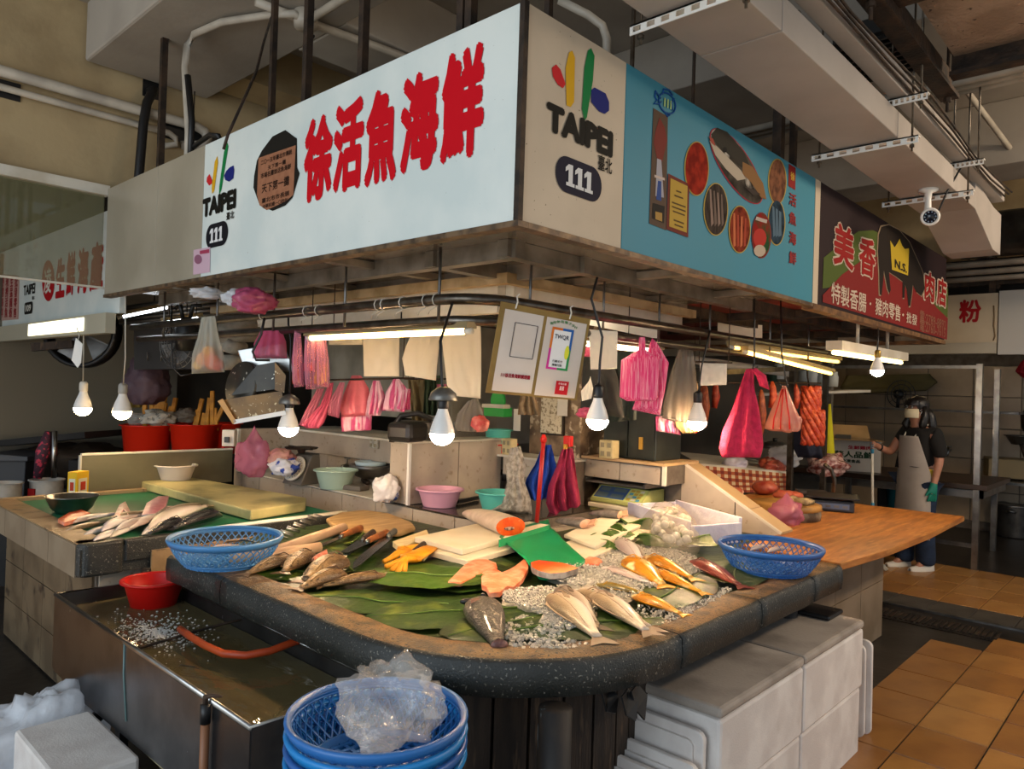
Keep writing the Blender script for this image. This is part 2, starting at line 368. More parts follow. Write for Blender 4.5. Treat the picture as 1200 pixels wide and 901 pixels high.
# security camera on the duct
cc = ad(1090, 254, 4.1)
cv = thing('security_camera', 'white round security camera hanging from the ceiling duct', 'camera', (cc.x, cc.y, cc.z))
part('bracket', MB().lathe([(.05, 2.72), (.05, 2.71), (.02, 2.70), (.016, 2.66), (.018, cc.z+.06), (.022, cc.z+.03)], (cc.x+.03, cc.y+.02, 0), 16), m_white, cv)
axis = (EYE-cc).normalized(); q = axis.to_track_quat('Z', 'Y').to_matrix().to_4x4(); mx = Matrix.Translation(cc) @ q
part('body', MB().lathe([(.045, -.12), (.05, -.1), (.05, .0), (.046, .012), (.038, .012), (.036, .004)], n=22, mx=mx), m_white, cv)
part('lens', MB().lathe([(0.036, .003), (.03, .008), (0, .01)], n=20, mx=mx, capb=False), mat('lens_glass', '#0b1020', .1), cv)
ld = MB()
for k in range(10): ld.ball((.027*cos(k*.628), .027*sin(k*.628), .008), .0045, 6, 4, mx=mx)
part('led', ld, mat('led_grey', '#8fa0b8', .3), cv, kind='stuff')
part('cord', MB().tube([(cc.x+.03, cc.y+.02, cc.z+.05), (cc.x+.05, cc.y-.03, cc.z+.04), (cc.x+.08, cc.y-.06, 2.7), (cc.x+.1, cc.y-.12, 2.83)], .006, 6), m_black, cv)

# black steel frame carrying a rough concrete slab, upper right
fr = thing('steel_gantry', 'black rusty steel frame holding up a rough concrete slab', 'frame', (3.2, .6, 3.0))
fb = MB()
part('beam', MB().bx(2.3, 4.05, .87, .95, 3.0, 3.02).bx(2.3, 4.05, .905, .915, 3.02, 3.14), m_iron, fr)
part('beam', MB().bx(3.84, 3.92, -1.0, .87, 3.04, 3.06).bx(3.88, 3.89, -1.0, .87, 3.06, 3.16).bx(3.84, 3.92, -1.0, .87, 3.15, 3.16), m_iron, fr)
part('beam', MB().bx(2.98, 3.06, -1.0, .87, 3.04, 3.06).bx(3.02, 3.03, -1.0, .87, 3.06, 3.16), m_iron, fr)
part('slab', MB().bx(3.0, 3.9, -1.0, .86, 3.14, 3.22), mat('raw_concrete', '#a68d78', .9, col2='#8f7763', scale=5, bump=.4, bscale=50, col3='#4d3d31', scale3=22, lo3=.66, hi3=.7), fr)
part('slab', MB().bx(2.2, 2.99, -1.0, .86, 3.14, 3.22), m_duct, fr)
for x, y in ((4.0, .91), (2.86, .91)): part('bolt', MB().lathe([(.008, 2.93), (.008, 3.3)], (x, y, 0), 8).lathe([(.018, 2.975), (.018, 2.995)], (x, y, 0), 6, smooth=False), m_iron, fr)
vg = thing('ceiling_vent', 'dark slatted ceiling vent between the trays and the black frame', 'vent', (4.1, 1.0, 3.35))
p0 = az(1030, 75, 3.3)
part('cavity', MB().bx(p0.x-.28, p0.x+.3, p0.y-.14, p0.y+.14, 3.34, 3.42), m_black, vg)
for k in range(9): part('slat', MB().box((p0.x-.24+k*.06, p0.y, 3.325), (.008, .28, .03), ry=.5), m_dsteel, vg)
for k, (dx, r) in enumerate(((.45, .022), (.53, .02), (.6, .02))):
    x = p0.x+dx
    solo('ceiling_pipe', MB().tube([(x, -.9, 3.28), (x, 2.4, 3.28)], r, 10), m_pvc, ('white painted pipe right beside the ceiling vent', 'middle white painted pipe beyond the ceiling vent', 'white painted pipe farthest from the ceiling vent')[k], 'pipe', 'pipes beside the ceiling vent')
a, b = ad(1128, 100, 4.9), ad(1200, 196, 5.6)
solo('ceiling_pipe', MB().tube([a-(b-a)*.2, a, b, b+(b-a)*.4], .02, 8), m_pvc, 'sloping pale pipe hanging beyond the black steel frame', 'pipe')
a, b = ax(1150, 276, 7.6), ax(1200, 274, 7.6)
fp = thing('ventilation_pipe', 'thick silver ventilation pipe at the far right under the ceiling', 'pipe', (7.6, a.y, a.z))
part('tube', MB().tube([(7.6, a.y+.15, a.z), (7.6, -2.5, a.z)], .2, 20), m_dsteel, fp)
for k in range(3): part('band', MB().tube([(7.6, a.y-.05-.5*k, a.z), (7.6, a.y-.09-.5*k, a.z)], .207, 20), m_dsteel, fp)
for k, dz in enumerate((-.27, -.34, -.40)):
    solo('ceiling_pipe', MB().tube([(7.5, a.y+.3, a.z+dz), (7.5, -2.5, a.z+dz)], .028-.003*k, 8), m_pvc, ('thin white pipe right under the thick ventilation pipe', 'middle thin white pipe under the thick ventilation pipe', 'lowest thin white pipe under the thick ventilation pipe')[k], 'pipe', 'pipes under the ventilation pipe')

# pipes on the cream wall at the left
def ypipe(name, pts, r, label, m=m_pvc): return solo(name, MB().tube(pts, r, 10), m, label, 'pipe')
zz = ay(0, 84, 4.93).z; xe = ay(240, 150, 4.9).x
def bend(p, q, r, n=6): return p
ypipe('wall_pipe', [(-2, 4.91, zz), (xe-.05, 4.91, zz-.0), (xe, 4.90, zz-.02), (xe+.02, 4.9, zz-.06), (xe, 4.92, zz-.11), (xe-.12, 4.98, zz-.13)], .032, 'thick cream pipe along the cream wall, hooked at its end')
zz2 = ay(0, 100, 4.93).z; xe2 = ay(208, 148, 4.9).x
ypipe('wall_pipe', [(-2, 4.93, zz2), (xe2-.04, 4.93, zz2-.01), (xe2, 4.93, zz2-.03), (xe2+.01, 4.93, zz2-.07), (xe2-.08, 4.99, zz2-.1)], .02, 'thinner cream pipe just below the thick wall pipe')
h1 = ay(224, 158, 4.95)
struct('wall_opening', MB().bx(h1.x-.2, h1.x+.2, 4.962, 4.99, h1.z-.06, h1.z+.05), m_black)
h2 = ay(178, 103, 4.95); struct('wall_opening', MB().bx(h2.x-.05, h2.x+.05, 4.962, 4.99, h2.z-.06, h2.z+.05), m_black)
h3 = ay(8, 102, 4.95); struct('wall_opening', MB().bx(h3.x-.1, h3.x+.07, 4.962, 4.99, h3.z-.06, h3.z+.04), m_black)
p1, p2, p3 = ay(180, 105, 4.9), ay(168, 145, 4.86), ay(162, 215, 4.84)
ypipe('wall_hose', [(p1.x, 4.99, p1.z), p1, (p2+p1)/2+V((-.01, 0, .02)), p2, p3, p3-V((0, 0, .3))], .028, 'black corrugated hose leaving the cream wall beside the hanger post', m_black)
# ------------------------------------------------------------------ sign canopy over the stall
SX, SY, ZB, ZT = 1.585, 1.475, 2.02, 2.668
YE, YW, XB, XE = 4.89, 3.57, 3.845, 6.575
YB0 = ay(730, 180, SY).x          # seam between beige and blue on the right face
m_signw = mat('sign_white', '#dde3de', .4, spec=.25, col2='#cfd9d6', scale=3, col3='#9a948a', scale3=90, lo3=.73, hi3=.77)
m_signg = mat('sign_grey', '#a39a88', .35, col2='#958c7a', scale=2)
m_signb = mat('sign_beige', '#cdbca5', .5, spec=.2, col2='#c3b39d', scale=3, col3='#7c6a55', scale3=80, lo3=.72, hi3=.76)
m_blue = mat('sign_blue', '#44889c', .5, spec=.2, col2='#4189a0', scale=2)
m_pr = lambda h, r=.6: mat('print_'+h, '#'+h, r, spec=.15)
sg = thing('stall_sign', 'large corner sign box of the fish stall with white, beige and blue faces', 'sign', (SX, SY, ZB))
def lface(x0, x1): return MB().bx(SX, SX+.035, x0, x1, ZB, ZT)
part('panel', lface(SY, YW), m_signw, sg, 'white panel', bev=.003)
part('panel', lface(YW+.003, 4.13), m_signg, sg, 'grey panel', bev=.003)
part('panel', lface(4.133, YE), m_signg, sg, 'grey panel', bev=.003)
part('panel', MB().bx(SX+.004, YB0, SY-.004, SY+.03, ZB, ZT), m_signb, sg, 'beige panel', bev=.003)
part('panel', MB().bx(YB0+.002, XB, SY-.004, SY+.03, ZB, ZT), m_blue, sg, 'blue panel', bev=.003)
part('corner_trim', MB().bx(SX-.008, SX+.012, SY-.012, SY+.008, ZB, ZT), m_iron, sg)
part('edge_trim', MB().bx(SX-.006, SX+.04, SY-.01, YE, ZB-.018, ZB).bx(SX+.041, XB, SY-.01, SY+.035, ZB-.018, ZB), mat('sign_edge', '#7a6248', .5, .4, col2='#4a3a2c', scale=20), sg)
m_under = mat('canopy_underside', '#b5a898', .25, .6, col2='#8f8272', scale=3, col3='#4d4238', scale3=30, lo3=.6, hi3=.72)
part('underside', MB().bx(SX+.04, XB, SY+.04, YE, ZB+.035, ZB+.05), m_under, sg)
part('top_board', MB().bx(SX+.04, XB, SY+.04, YE, ZT-.03, ZT-.01), m_offw, sg)
ub = MB()
for x in (SX+.32, SX+.72): ub.bx(x, x+.05, SY+.3, YE, ZB-.03, ZB+.035)
for y in (SY+.32, SY+.72): ub.bx(SX+.3, XB, y, y+.05, ZB-.027, ZB+.034)
for y in (2.6, 3.3, 4.1): ub.bx(SX+.04, SX+.75, y, y+.05, ZB-.0, ZB+.03)
for x in (2.7, 3.4): ub.bx(x, x+.05, SY+.04, SY+.75, ZB, ZB+.03)
part('under_frame', ub, mat('canopy_frame', '#9b8f80', .35, .5, col2='#6f6455', scale=6), sg)
part('inner_strip', MB().bx(SX+.66, SX+.70, SY+.66, YE, ZB-.05, ZB-.005).bx(SX+.701, XB, SY+.66, SY+.70, ZB-.05, ZB-.005), mat('timber_strip', '#b59a72', .6, col2='#94794f', scale=8), sg)
part('inner_box', MB().bx(SX+.75, SX+.8, SY+.8, 4.6, ZB-.16, ZB-.0).bx(SX+.801, XB, SY+.75, SY+.8, ZB-.1, ZB-.001), m_offw, sg)

def Lp(px, py): p = ax(px, py, SX); return (-p.y, p.z)          # left face: right = -y
def Rp(px, py): p = ay(px, py, SY); return (p.x, p.z)
LIFT = [0]
def lift(e): LIFT[0] = (LIFT[0]+1) % 60; return e+LIFT[0]*2.5e-5
def on_left(mb, e=.002): e = lift(e); return onplane(mb, (SX-e, 0, 0), (0, -1, 0), (0, 0, 1), (-1, 0, 0))
def on_right(mb, e=.002, y=None):
    e = lift(e); return onplane(mb, (0, (SY-.004 if y is None else y)-e, 0), (1, 0, 0), (0, 0, 1), (0, -1, 0))
def fit(mb, x0, x1, z0, z1):
    xs = [p[0] for p in mb.v]; ys = [p[1] for p in mb.v]; a, b, c, d = min(xs), max(xs), min(ys), max(ys)
    mb.v = [(x0+(p[0]-a)/(b-a)*(x1-x0), z0+(p[1]-c)/(d-c)*(z1-z0), p[2]) for p in mb.v]; return mb
def glyph(P, txt, px0, px1, py0, py1, bold=.03, shear=0):
    """letters filling the rectangle that the sight lines give on plane P"""
    xm, ym = (px0+px1)/2, (py0+py1)/2
    return fit(text_mb(txt, 1, bold, shear=shear), P(px0, ym)[0], P(px1, ym)[0], P(xm, py1)[1], P(xm, py0)[1])
def poly(P, pts): return flat([[P(*q) for q in pts]])
def pell(P, cx, cy, rx, ry, rot=0, n=30): return poly(P, ell(cx, cy, rx, ry, n, rot))
redl = m_pr('c8061a')
for ch, x0, x1, y0, y1 in (('徐', 357, 390, 136, 235), ('活', 391.5, 426.5, 118, 224), ('魚', 429, 466, 104, 216), ('海', 470, 514.5, 84, 201), ('鮮', 518, 568, 57, 187)):
    part('lettering', on_left(glyph(Lp, ch, x0, x1, y0, y1, .052), .003), redl, sg, 'red lettering')
def logo(P, on, red, yel, grn, blu, tai, sub, pill, num, grey):
    for pts, c in ((red, 'c9252b'), (yel, 'd7a51c'), (grn, '0f7a3e'), (blu, '1c2470')): part('emblem_stroke', on(poly(P, pts)), m_pr(c), sg)
    a = text_mb('TAIPEI', 1, .065); b = fit(a, tai[0], tai[1], tai[2], tai[3]); part('lettering', on(b, .003), m_pr('15130f'), sg, 'black lettering')
    part('lettering', on(fit(text_mb('臺北', 1, .015), *sub), .003), m_pr('15130f'), sg)
    x0, x1, z0, z1 = pill; part('number_badge', on(flat([rrect(x0, x1, z0, z1, min(x1-x0, z1-z0)*.49, 8)])), m_pr(grey), sg)
    mx_ = (x0+x1)/2; w = (x1-x0); nb = MB()
    for k in (-1, 0, 1):                                # slab-serif ones
        cx = mx_+k*w*.2; h0, h1 = z0+(z1-z0)*.2, z1-(z1-z0)*.2; t = w*.045
        nb.add([(cx-t, h0, 0), (cx+t, h0, 0), (cx+t, h1, 0), (cx-t, h1, 0)], [(0, 1, 2, 3)])
        nb.add([(cx-t*2, h0, 1e-4), (cx+t*2, h0, 1e-4), (cx+t*2, h0+t, 1e-4), (cx-t*2, h0+t, 1e-4)], [(0, 1, 2, 3)])
        nb.add([(cx-t, h1, 0), (cx-t*2.4, h1-t*1.2, 0), (cx-t*2.4, h1-t*2.4, 0), (cx-t, h1-t*1.6, 0)], [(0, 1, 2, 3)])
    part('lettering', on(nb, .004), m_pr('dcdcdc'), sg, 'white digits')
z = lambda P, x, y: P(x, y)[1]
logo(Lp, on_left, [(246, 204), (249, 211), (249, 215), (245.5, 217.5), (242.5, 213), (243, 208)], [(255, 183), (256, 190), (251.5, 224), (249, 227), (248.5, 220), (252, 190)],
     [(267, 167), (268, 172), (260, 222), (257, 229), (257.5, 218), (263, 178)], [(274, 194), (275, 199), (274, 209), (269, 213), (264.5, 211), (263, 206), (266, 200), (270, 196)],
     (Lp(238, 240)[0], Lp(277, 240)[0], z(Lp, 258, 249.5), z(Lp, 258, 227)), (Lp(266, 252)[0], Lp(275, 252)[0], z(Lp, 270, 257), z(Lp, 270, 248)), (Lp(242, 275)[0], Lp(267.5, 275)[0], z(Lp, 255, 289), z(Lp, 255, 261)), 0, '15151c')
logo(Rp, on_right, [(645, 80), (650, 76), (655, 82), (661, 99), (658, 104), (652, 100), (646, 90)], [(665, 62), (669, 60), (672, 68), (671, 120), (667, 126), (662, 124), (661, 80)],
     [(687, 60), (691, 57), (695, 66), (693, 95), (686, 138), (683, 142), (680, 128), (683, 80)], [(691, 106), (695, 103), (708, 110), (712, 120), (712, 130), (707, 134), (700, 131), (691, 120)],
     (Rp(638, 150)[0], Rp(717, 150)[0], z(Rp, 678, 170), z(Rp, 678, 137)), (Rp(699, 193)[0], Rp(715.5, 193)[0], z(Rp, 707, 202), z(Rp, 707, 184)), (Rp(649, 210)[0], Rp(703.5, 210)[0], z(Rp, 676, 231), z(Rp, 676, 189)), 0, '14142c')
# commemorative plaque printed on the white face
pts = [(690, 15), (770, 75), (772, 280), (790, 320), (740, 490), (690, 545), (600, 583), (510, 545), (465, 420), (470, 340), (490, 230), (525, 160), (600, 60)]
part('plaque', on_left(poly(Lp, [(220+x/6, 150+y/6) for x, y in pts])), m_pr('1c1a17'), sg, 'dark plaque picture')
part('plaque_face', on_left(poly(Lp, [(220+x/6, 150+y/6) for x, y in ((503, 212), (765, 122), (748, 470), (690, 520), (560, 578), (510, 545), (492, 470))]), .003), mat('copper_print', '#a06a4c', .5, col2='#935e42', scale=30), sg, 'copper coloured plaque face')
part('lettering', on_left(glyph(Lp, '天下第一攤', 308, 340, 211, 222, .02), .004), m_pr('2b1810'), sg)
for k, (t, x0, x1, y0, y1) in enumerate((('二〇一五年臺北市傳統', 307, 343, 181.5, 187.5), ('天下第一攤', 315, 336, 190.5, 196), ('市場名攤徐活魚海鮮', 307, 342, 197.5, 204), ('臺北市市長頒', 308, 340, 228, 234), ('中華民國一〇四年', 309, 338, 236, 241))):
    part('lettering', on_left(glyph(Lp, t, x0, x1, y0, y1, .02), .004), m_pr('2b1810'), sg)
part('sticker', on_left(poly(Lp, [(227.5, 293), (247, 289.5), (246.5, 319), (227, 322)])), m_pr('c9a9b8'), sg, 'pale pink sticker')
part('sticker_mark', on_left(pell(Lp, 233, 304, 4.5, 5.5), .003), m_pr('8c5a70'), sg)
part('sticker_mark', on_left(poly(Lp, [(235, 294), (246, 292), (246, 296.5), (235, 298)]), .003), m_pr('a23b55'), sg)

# blue face: pictures of fish, trophy, certificate
def pic(shape, ring, fill, lab):
    part('picture', on_right(pell(Rp, *shape)), m_pr(ring), sg, lab); cx, cy, rx, ry = shape[:4]; rot = shape[4] if len(shape) > 4 else 0
    part('picture_print', on_right(pell(Rp, cx, cy, rx-1.2, ry-1.2, rot), .003), fill, sg)
pic((861, 195, 18, 51.5, 0, 40)[:4]+(-.56,), 'a5283a', mat('fish_print', '#5b5349', .8, spec=.1, col2='#2c2722', scale=9, col3='#c9bfb2', scale3=6, lo3=.55, hi3=.62), 'oval fish picture')
def strip(P, on, pts, c, e=.004): part('picture_print', on(poly(P, pts), e), m_pr(c), sg)
strip(Rp, on_right, [(831, 158), (838, 150), (850, 155), (868, 176), (878, 198), (866, 196), (852, 182), (838, 170)], '2e2a22')
strip(Rp, on_right, [(829, 165), (838, 172), (852, 186), (866, 200), (872, 210), (862, 212), (848, 198), (836, 182)], 'b9ab97')
strip(Rp, on_right, [(868, 190), (880, 196), (892, 215), (896, 234), (890, 232), (878, 214), (868, 204)], '8a6238')
strip(Rp, on_right, ell(847, 176, 2.4, 3.2, 14), '0c0b0a', .005)
strip(Rp, on_right, [(870, 219), (880, 222), (889, 228), (880, 229)], '3a2f2a', .005)
strip(Rp, on_right, [(828, 160), (833, 163), (836, 172), (831, 168)], 'a8493a', .005)
pic((814.5, 198, 14.5, 32), 'b39a4a', mat('red_fish_print', '#a8321f', .8, spec=.1, col2='#7a1f14', scale=22), 'oval picture of red fish')
pic((837, 245.5, 14.5, 31), 'b39a4a', mat('dark_fish_print', '#4b4038', .8, spec=.1, col2='#2a221e', scale=30, stretch=(4, 1, .6)), 'oval picture of dark fish')
for k in range(4): strip(Rp, on_right, [(829+k*4.5, 222+k*2), (831+k*4.3, 222+k*2), (834+k*4.0, 262), (831+k*4.1, 266)], ('8a7266', '6c5a50')[k % 2])
pic((865, 269, 13, 28), 'b39a4a', mat('shrimp_print', '#8c3a24', .8, spec=.1, col2='#5c2014', scale=26), 'oval picture of shrimps')
for k in range(4): strip(Rp, on_right, [(857+k*4.5, 250+k*2), (859+k*4.5, 250+k*2), (860+k*3.9, 288), (857+k*4.0, 290)], ('c4683e', 'a33d22')[k % 2])
pic((890.5, 276, 11.5, 27), '7a2a28', mat('platter_print', '#244a2a', .8, spec=.1, col2='#8c1f1c', scale=14), 'oval picture of a platter')
strip(Rp, on_right, ell(888, 279, 8, 11, 16), 'b02a20'); strip(Rp, on_right, ell(888, 294, 7, 7, 14), 'b9a794'); strip(Rp, on_right, [(884, 254), (897, 258), (896, 262), (883, 258)], 'b8aaa0')
pic((909.5, 213, 11, 27), 'b39a4a', mat('grouper_print', '#8a5a40', .8, spec=.1, col2='#5b3a2a', scale=24), 'oval picture of brown fish')
pic((908.5, 261, 10.5, 27), 'b39a4a', mat('blue_fish_print', '#2f4250', .8, spec=.1, col2='#1a252e', scale=20), 'oval picture of blue fish')
for k in range(3): strip(Rp, on_right, [(903+k*4, 241+k*3), (905.5+k*4, 243+k*3), (907+k*3.4, 276), (904+k*3.2, 278)], '51697a')
part('trophy_picture', on_right(poly(Rp, [(764, 127), (781, 137), (779, 270), (759, 262)])), m_pr('5a4638'), sg, 'tall trophy picture')
for pts, c in (([(766, 155), (771, 138), (777, 150), (780, 165), (774, 190), (768, 186), (764, 168)], '7a3028'), ([(768, 186), (773, 188), (776, 232), (766, 230)], 'a8a4ac'), ([(765, 205), (777, 209), (777, 212), (765, 208)], 'c8b4a8'), ([(769, 212), (773, 213), (773, 236), (767, 234)], '2f4a8a'), ([(763, 238), (777, 242), (776, 262), (762, 256)], '1b1614'), ([(766, 248), (774, 250), (774, 260), (766, 257)], 'a98444')):
    strip(Rp, on_right, pts, c, .003)
part('certificate', on_right(poly(Rp, [(781, 203.5), (806, 216), (804.5, 278.5), (779, 269)]), .003), m_pr('6d2a20'), sg, 'framed yellow certificate picture')
strip(Rp, on_right, [(783.5, 209), (803.5, 218.5), (802.5, 273), (782, 265.5)], 'b8963c', .004)
for k, (yy, w) in enumerate(((224, 3), (230, 5), (239, 8), (244, 8), (249, 7), (259, 6), (264, 5))):
    strip(Rp, on_right, [(793-w, yy-w*.33), (793+w, yy+w*.4), (793+w, yy+w*.4+1.8), (793-w, yy-w*.33+1.8)], '5a431c', .005)
fi = MB()
def pth(P, on, pts, r, closed=False): fi.tube([on(MB().add([(P(*q)[0], P(*q)[1], 0)], [])).v[0] for q in pts], r, 5, closed=closed)
pth(Rp, on_right, ell(780, 121.5, 9, 13, 20, -.45), .0035, True)
pth(Rp, on_right, [(772, 116), (766, 107), (765.5, 114), (768, 118), (764.5, 122), (770, 122), (773, 120)], .0035)
pth(Rp, on_right, [(774, 111), (776, 105), (782, 106), (786, 112)], .0035)
pth(Rp, on_right, [(788, 116), (785, 121), (786, 130)], .0035); pth(Rp, on_right, [(778, 133), (780, 137), (783, 135)], .0035)
part('fish_outline', fi, m_pr('1d4f8c'), sg, 'small blue fish outline with digits')
for k in range(3): strip(Rp, on_right, [(776.5+k*3.6, 115+k*1.6), (778+k*3.6, 116+k*1.6), (777.5+k*3.6, 126+k*1.6), (776+k*3.6, 125+k*1.6)], 'a9c47a')
part('red_label', on_right(poly(Rp, [(923, 192), (931, 197), (930.5, 223), (922.5, 218)])), m_pr('8c1f1c'), sg)
part('lettering', on_right(glyph(Rp, '徐', 924.5, 929.5, 202, 212, .03), .004), m_pr('c99a3a'), sg)
for ch, y0 in (('活', 227), ('魚', 249), ('海', 272), ('鮮', 295)):
    part('lettering', on_right(glyph(Rp, ch, 923, 931.5, y0, y0+15, .03), .004), m_pr('8c2a2c'), sg)

# hanger posts between the sign and the ceiling
def post(px, y0, y1, pl, r, label, m=m_iron, double=False):
    a = ax(px, y1, SX+.06) if pl == 'L' else ay(px, y1, SY+.06)
    b = MB()
    for d in ((-.02, .02) if double else (0,)):
        p = a+(V((0, d, 0)) if pl == 'L' else V((d, 0, 0)))
        b.bar(p-V((0, 0, .25)), (p.x, p.y, 3.44 if pl == 'L' else 3.5), r, r, up=(1, 0, 0))
    solo('hanger_post', b, m, label, 'post', 'posts hanging the sign from the ceiling')
post(188, 60, 185, 'L', .032, 'brown hanger post above the grey end of the sign')
post(318, 75, 130, 'L', .024, 'thin dark hanger post above the copper plaque picture')
post(359, 62, 108, 'L', .03, 'dark red-brown hanger post above the first red character')
post(425, 0, 78, 'L', .03, 'rusty hanger post rising above the red characters')
post(547, 0, 22, 'L', .03, 'double hanger post near the sign corner', double=True)
post(643, 0, 10, 'R', .02, 'short hanger post just right of the sign corner')
post(741, 10, 66, 'R', .012, 'thin hanger rod above the seam of beige and blue', m_pipe)
post(812, 62, 118, 'R', .01, 'thin dark hanger rod above the oval red fish picture')
post(912, 132, 176, 'R', .045, 'dark broad hanger post above the blue panel', double=False)
post(929, 140, 188, 'R', .03, 'dark narrow hanger post above the end of the blue panel')
p = [ax(221, 155, SX+.06), ax(217, 80, SX+.06), ax(219, 50, SX+.1)]
jb = az(358, 26, 3.36)
pp = [p[0]-V((0, 0, .2)), p[0], p[1], az(219, 54, 3.36), az(228, 40, 3.385), az(260, 26, 3.385), az(320, 17, 3.385), az(345, 16, 3.37), jb]
solo('conduit', MB().tube(pp, .02, 8), m_pvc, 'grey conduit climbing over the sign and bending to the junction box', 'pipe')
solo('conduit', MB().tube([p[0]+V((0, -.035, -.2)), p[0]+V((0, -.035, .05)), p[1]+V((0, -.035, -.05))], .017, 8), m_black, 'black hose strapped to the bent grey conduit', 'pipe')
ju = thing('junction_box', 'white ceiling junction box with loose wires where conduits meet', 'box', jb)
part('cover', MB().lathe([(.055, -.03), (.06, 0), (.06, .05)], jb, 16), m_pvc, ju)
part('wire', MB().tube([jb+V((.0, 0, -.03)), jb+V((.03, -.02, -.09)), jb+V((.05, 0, -.05)), jb+V((.03, .03, -.1)), jb+V((.03, .02, -.16))], .007, 5), m_black, ju)
solo('conduit', MB().tube([az(300, 2, 3.39), az(358, 25, 3.39), az(440, 54, 3.39), az(520, 84, 3.39), az(560, 99, 3.39)], .022, 8), m_pvc, 'straight pale conduit running along the beam behind the junction box', 'pipe')
solo('conduit', MB().tube([jb, az(400, 0, 3.36), az(430, -20, 3.36)], .022, 8), m_pvc, 'short conduit leaving the junction box towards the street', 'pipe')
pw = [az(318, 20, 3.37), ad(309, 50, 3.3), ad(300, 85, 3.0), ad(282, 125, 2.8), ad(267, 158, 2.75), ad(262, 175, 2.75)]
solo('loose_wire', MB().tube(pw, .006, 5), m_iron, 'loose brown wire dangling from the conduit to the sign top', 'wire')
pw = [ax(222, 176, SX+.08), ax(232, 168, SX+.06), ax(246, 158, SX+.03), ax(256, 159, SX+.03), ax(259, 166, SX+.05)]
solo('loose_wire', MB().tube(pw, .013, 6), m_black, 'thick black cable arching over the sign top', 'wire')
pw = [ad(655, 0, 3.4), ad(690, 18, 3.4), ad(706, 30, 3.4), ad(711, 45, 3.4), ad(711, 70, 3.4)]
solo('conduit', MB().tube(pw, .02, 8), m_pvc, 'pale conduit bending down behind the beige panel', 'pipe')

# ------------------------------------------------------------------ neighbouring butcher sign
bs = thing('butcher_sign', 'dark brown and red butcher stall sign with a pig', 'sign', (XB+.02, SY, ZB-.0))
part('panel', MB().bx(XB+.075, XE, SY-.004, SY+.03, ZB, ZT), m_pr('2a1d1f'), bs, 'dark printed panel', bev=.003)
part('side_panel', MB().bx(XB+.005, XB+.073, SY-.004, SY+.03, ZB, ZT), m_signb, bs, 'beige strip')
part('side_panel', MB().bx(XE-.03, XE, SY+.03, 4.5, ZB, ZT), m_signg, bs)
m_redply = mat('red_underside', '#7a2417', .5, col2='#5c1a12', scale=4)
part('underside', MB().bx(XB+.02, XE-.03, SY+.03, 4.6, ZB+.05, ZB+.065), m_redply, bs)
part('edge_trim', MB().bx(XB, XE+.01, SY-.012, SY+.05, ZB-.03, ZB).bx(XE-.05, XE+.01, SY+.051, 4.5, ZB-.03, ZB), mat('gold_edge', '#8a6238', .5, .3, col2='#5b3d22', scale=15), bs)
ub = MB()
for y in (SY+.35, SY+.8): ub.bx(XB, XE, y, y+.05, ZB-.01, ZB+.05)
for x in (4.5, 5.3, 6.0): ub.bx(x, x+.05, SY+.05, 3.2, ZB, ZB+.05)
part('under_frame', ub, m_iron, bs)
def B(name, mb, c, e, lab=None): part(name, on_right(mb, e), m_pr(c), bs, lab)
B('print', poly(Rp, [(964, 302), (985, 285), (1005, 271), (1022, 270), (1035, 276), (1040, 300), (1010, 322), (985, 335), (962.5, 338)]), '4c5a26', .002)
B('print', poly(Rp, [(1088, 345), (1098, 340), (1110, 338), (1109.5, 372), (1101, 370), (1088, 360)]), '4c5a26', .002)
B('print', poly(Rp, [(962.5, 346), (985, 322), (1010, 304), (1030, 300), (1050, 306), (1062, 318), (1080, 336), (1096, 360), (1109.5, 373), (1108.5, 398), (1035, 376), (962.5, 354)]), '7a2220', .003, 'red printed ground')
for ch, x0, x1, y0, y1 in (('美', 975, 999, 264, 314), ('香', 1005, 1024, 279, 324), ('肉', 1082, 1093.5, 319, 353), ('店', 1096.5, 1107.5, 326, 359)):
    B('lettering', glyph(Rp, ch, x0-1.2, x1+1.2, y0-2, y1+2, .075), 'b9a795', .004, 'pale outline of lettering')
    B('lettering', glyph(Rp, ch, x0, x1, y0, y1, .03), '8f1c1a', .006, 'red lettering')
pig = [(1028, 275), (1031, 266), (1040, 264), (1052, 270), (1064, 284), (1073, 304), (1080, 320), (1082, 338), (1078, 347), (1072, 342), (1068, 334), (1067, 344), (1065, 358), (1063, 359), (1061, 340), (1059, 334), (1058, 349), (1056, 349), (1056, 330), (1048, 324), (1040, 319), (1042, 340), (1040.5, 344), (1038, 338), (1034, 317), (1033, 330), (1031.5, 346), (1029, 345), (1028.5, 320), (1027, 295)]
cx_, cy_ = 1055, 308
B('pig_emblem', poly(Rp, [(cx_+(x-cx_)*1.04, cy_+(y-cy_)*1.035) for x, y in pig]), '8d7a63', .004, 'pale outline of the pig')
B('pig_emblem', poly(Rp, pig), '241d18', .005, 'dark pig silhouette')
B('crown', poly(Rp, [(1043, 316), (1041, 282), (1046, 290), (1049, 286), (1052, 280), (1055, 288), (1058, 292), (1063, 291), (1063, 296), (1062, 323)]), 'b59a2c', .007, 'yellow crown')
B('lettering', glyph(Rp, 'N.S.', 1046, 1060.5, 307, 317, .03), '241d18', .009)
for t, x0, x1, y0, y1 in (('特製香腸', 972, 1013.5, 337, 361), ('豬肉零售', 1024, 1053.5, 353, 373), ('批發', 1060.5, 1073, 367, 380)):
    B('lettering', glyph(Rp, t, x0, x1, y0, y1, .012), 'bfae9c', .005, 'pale small lettering')
for x, y in ((1018, 356), (1056.5, 369)): B('lettering', poly(Rp, ell(x, y, 1, 1.6, 8)), 'bfae9c', .005)
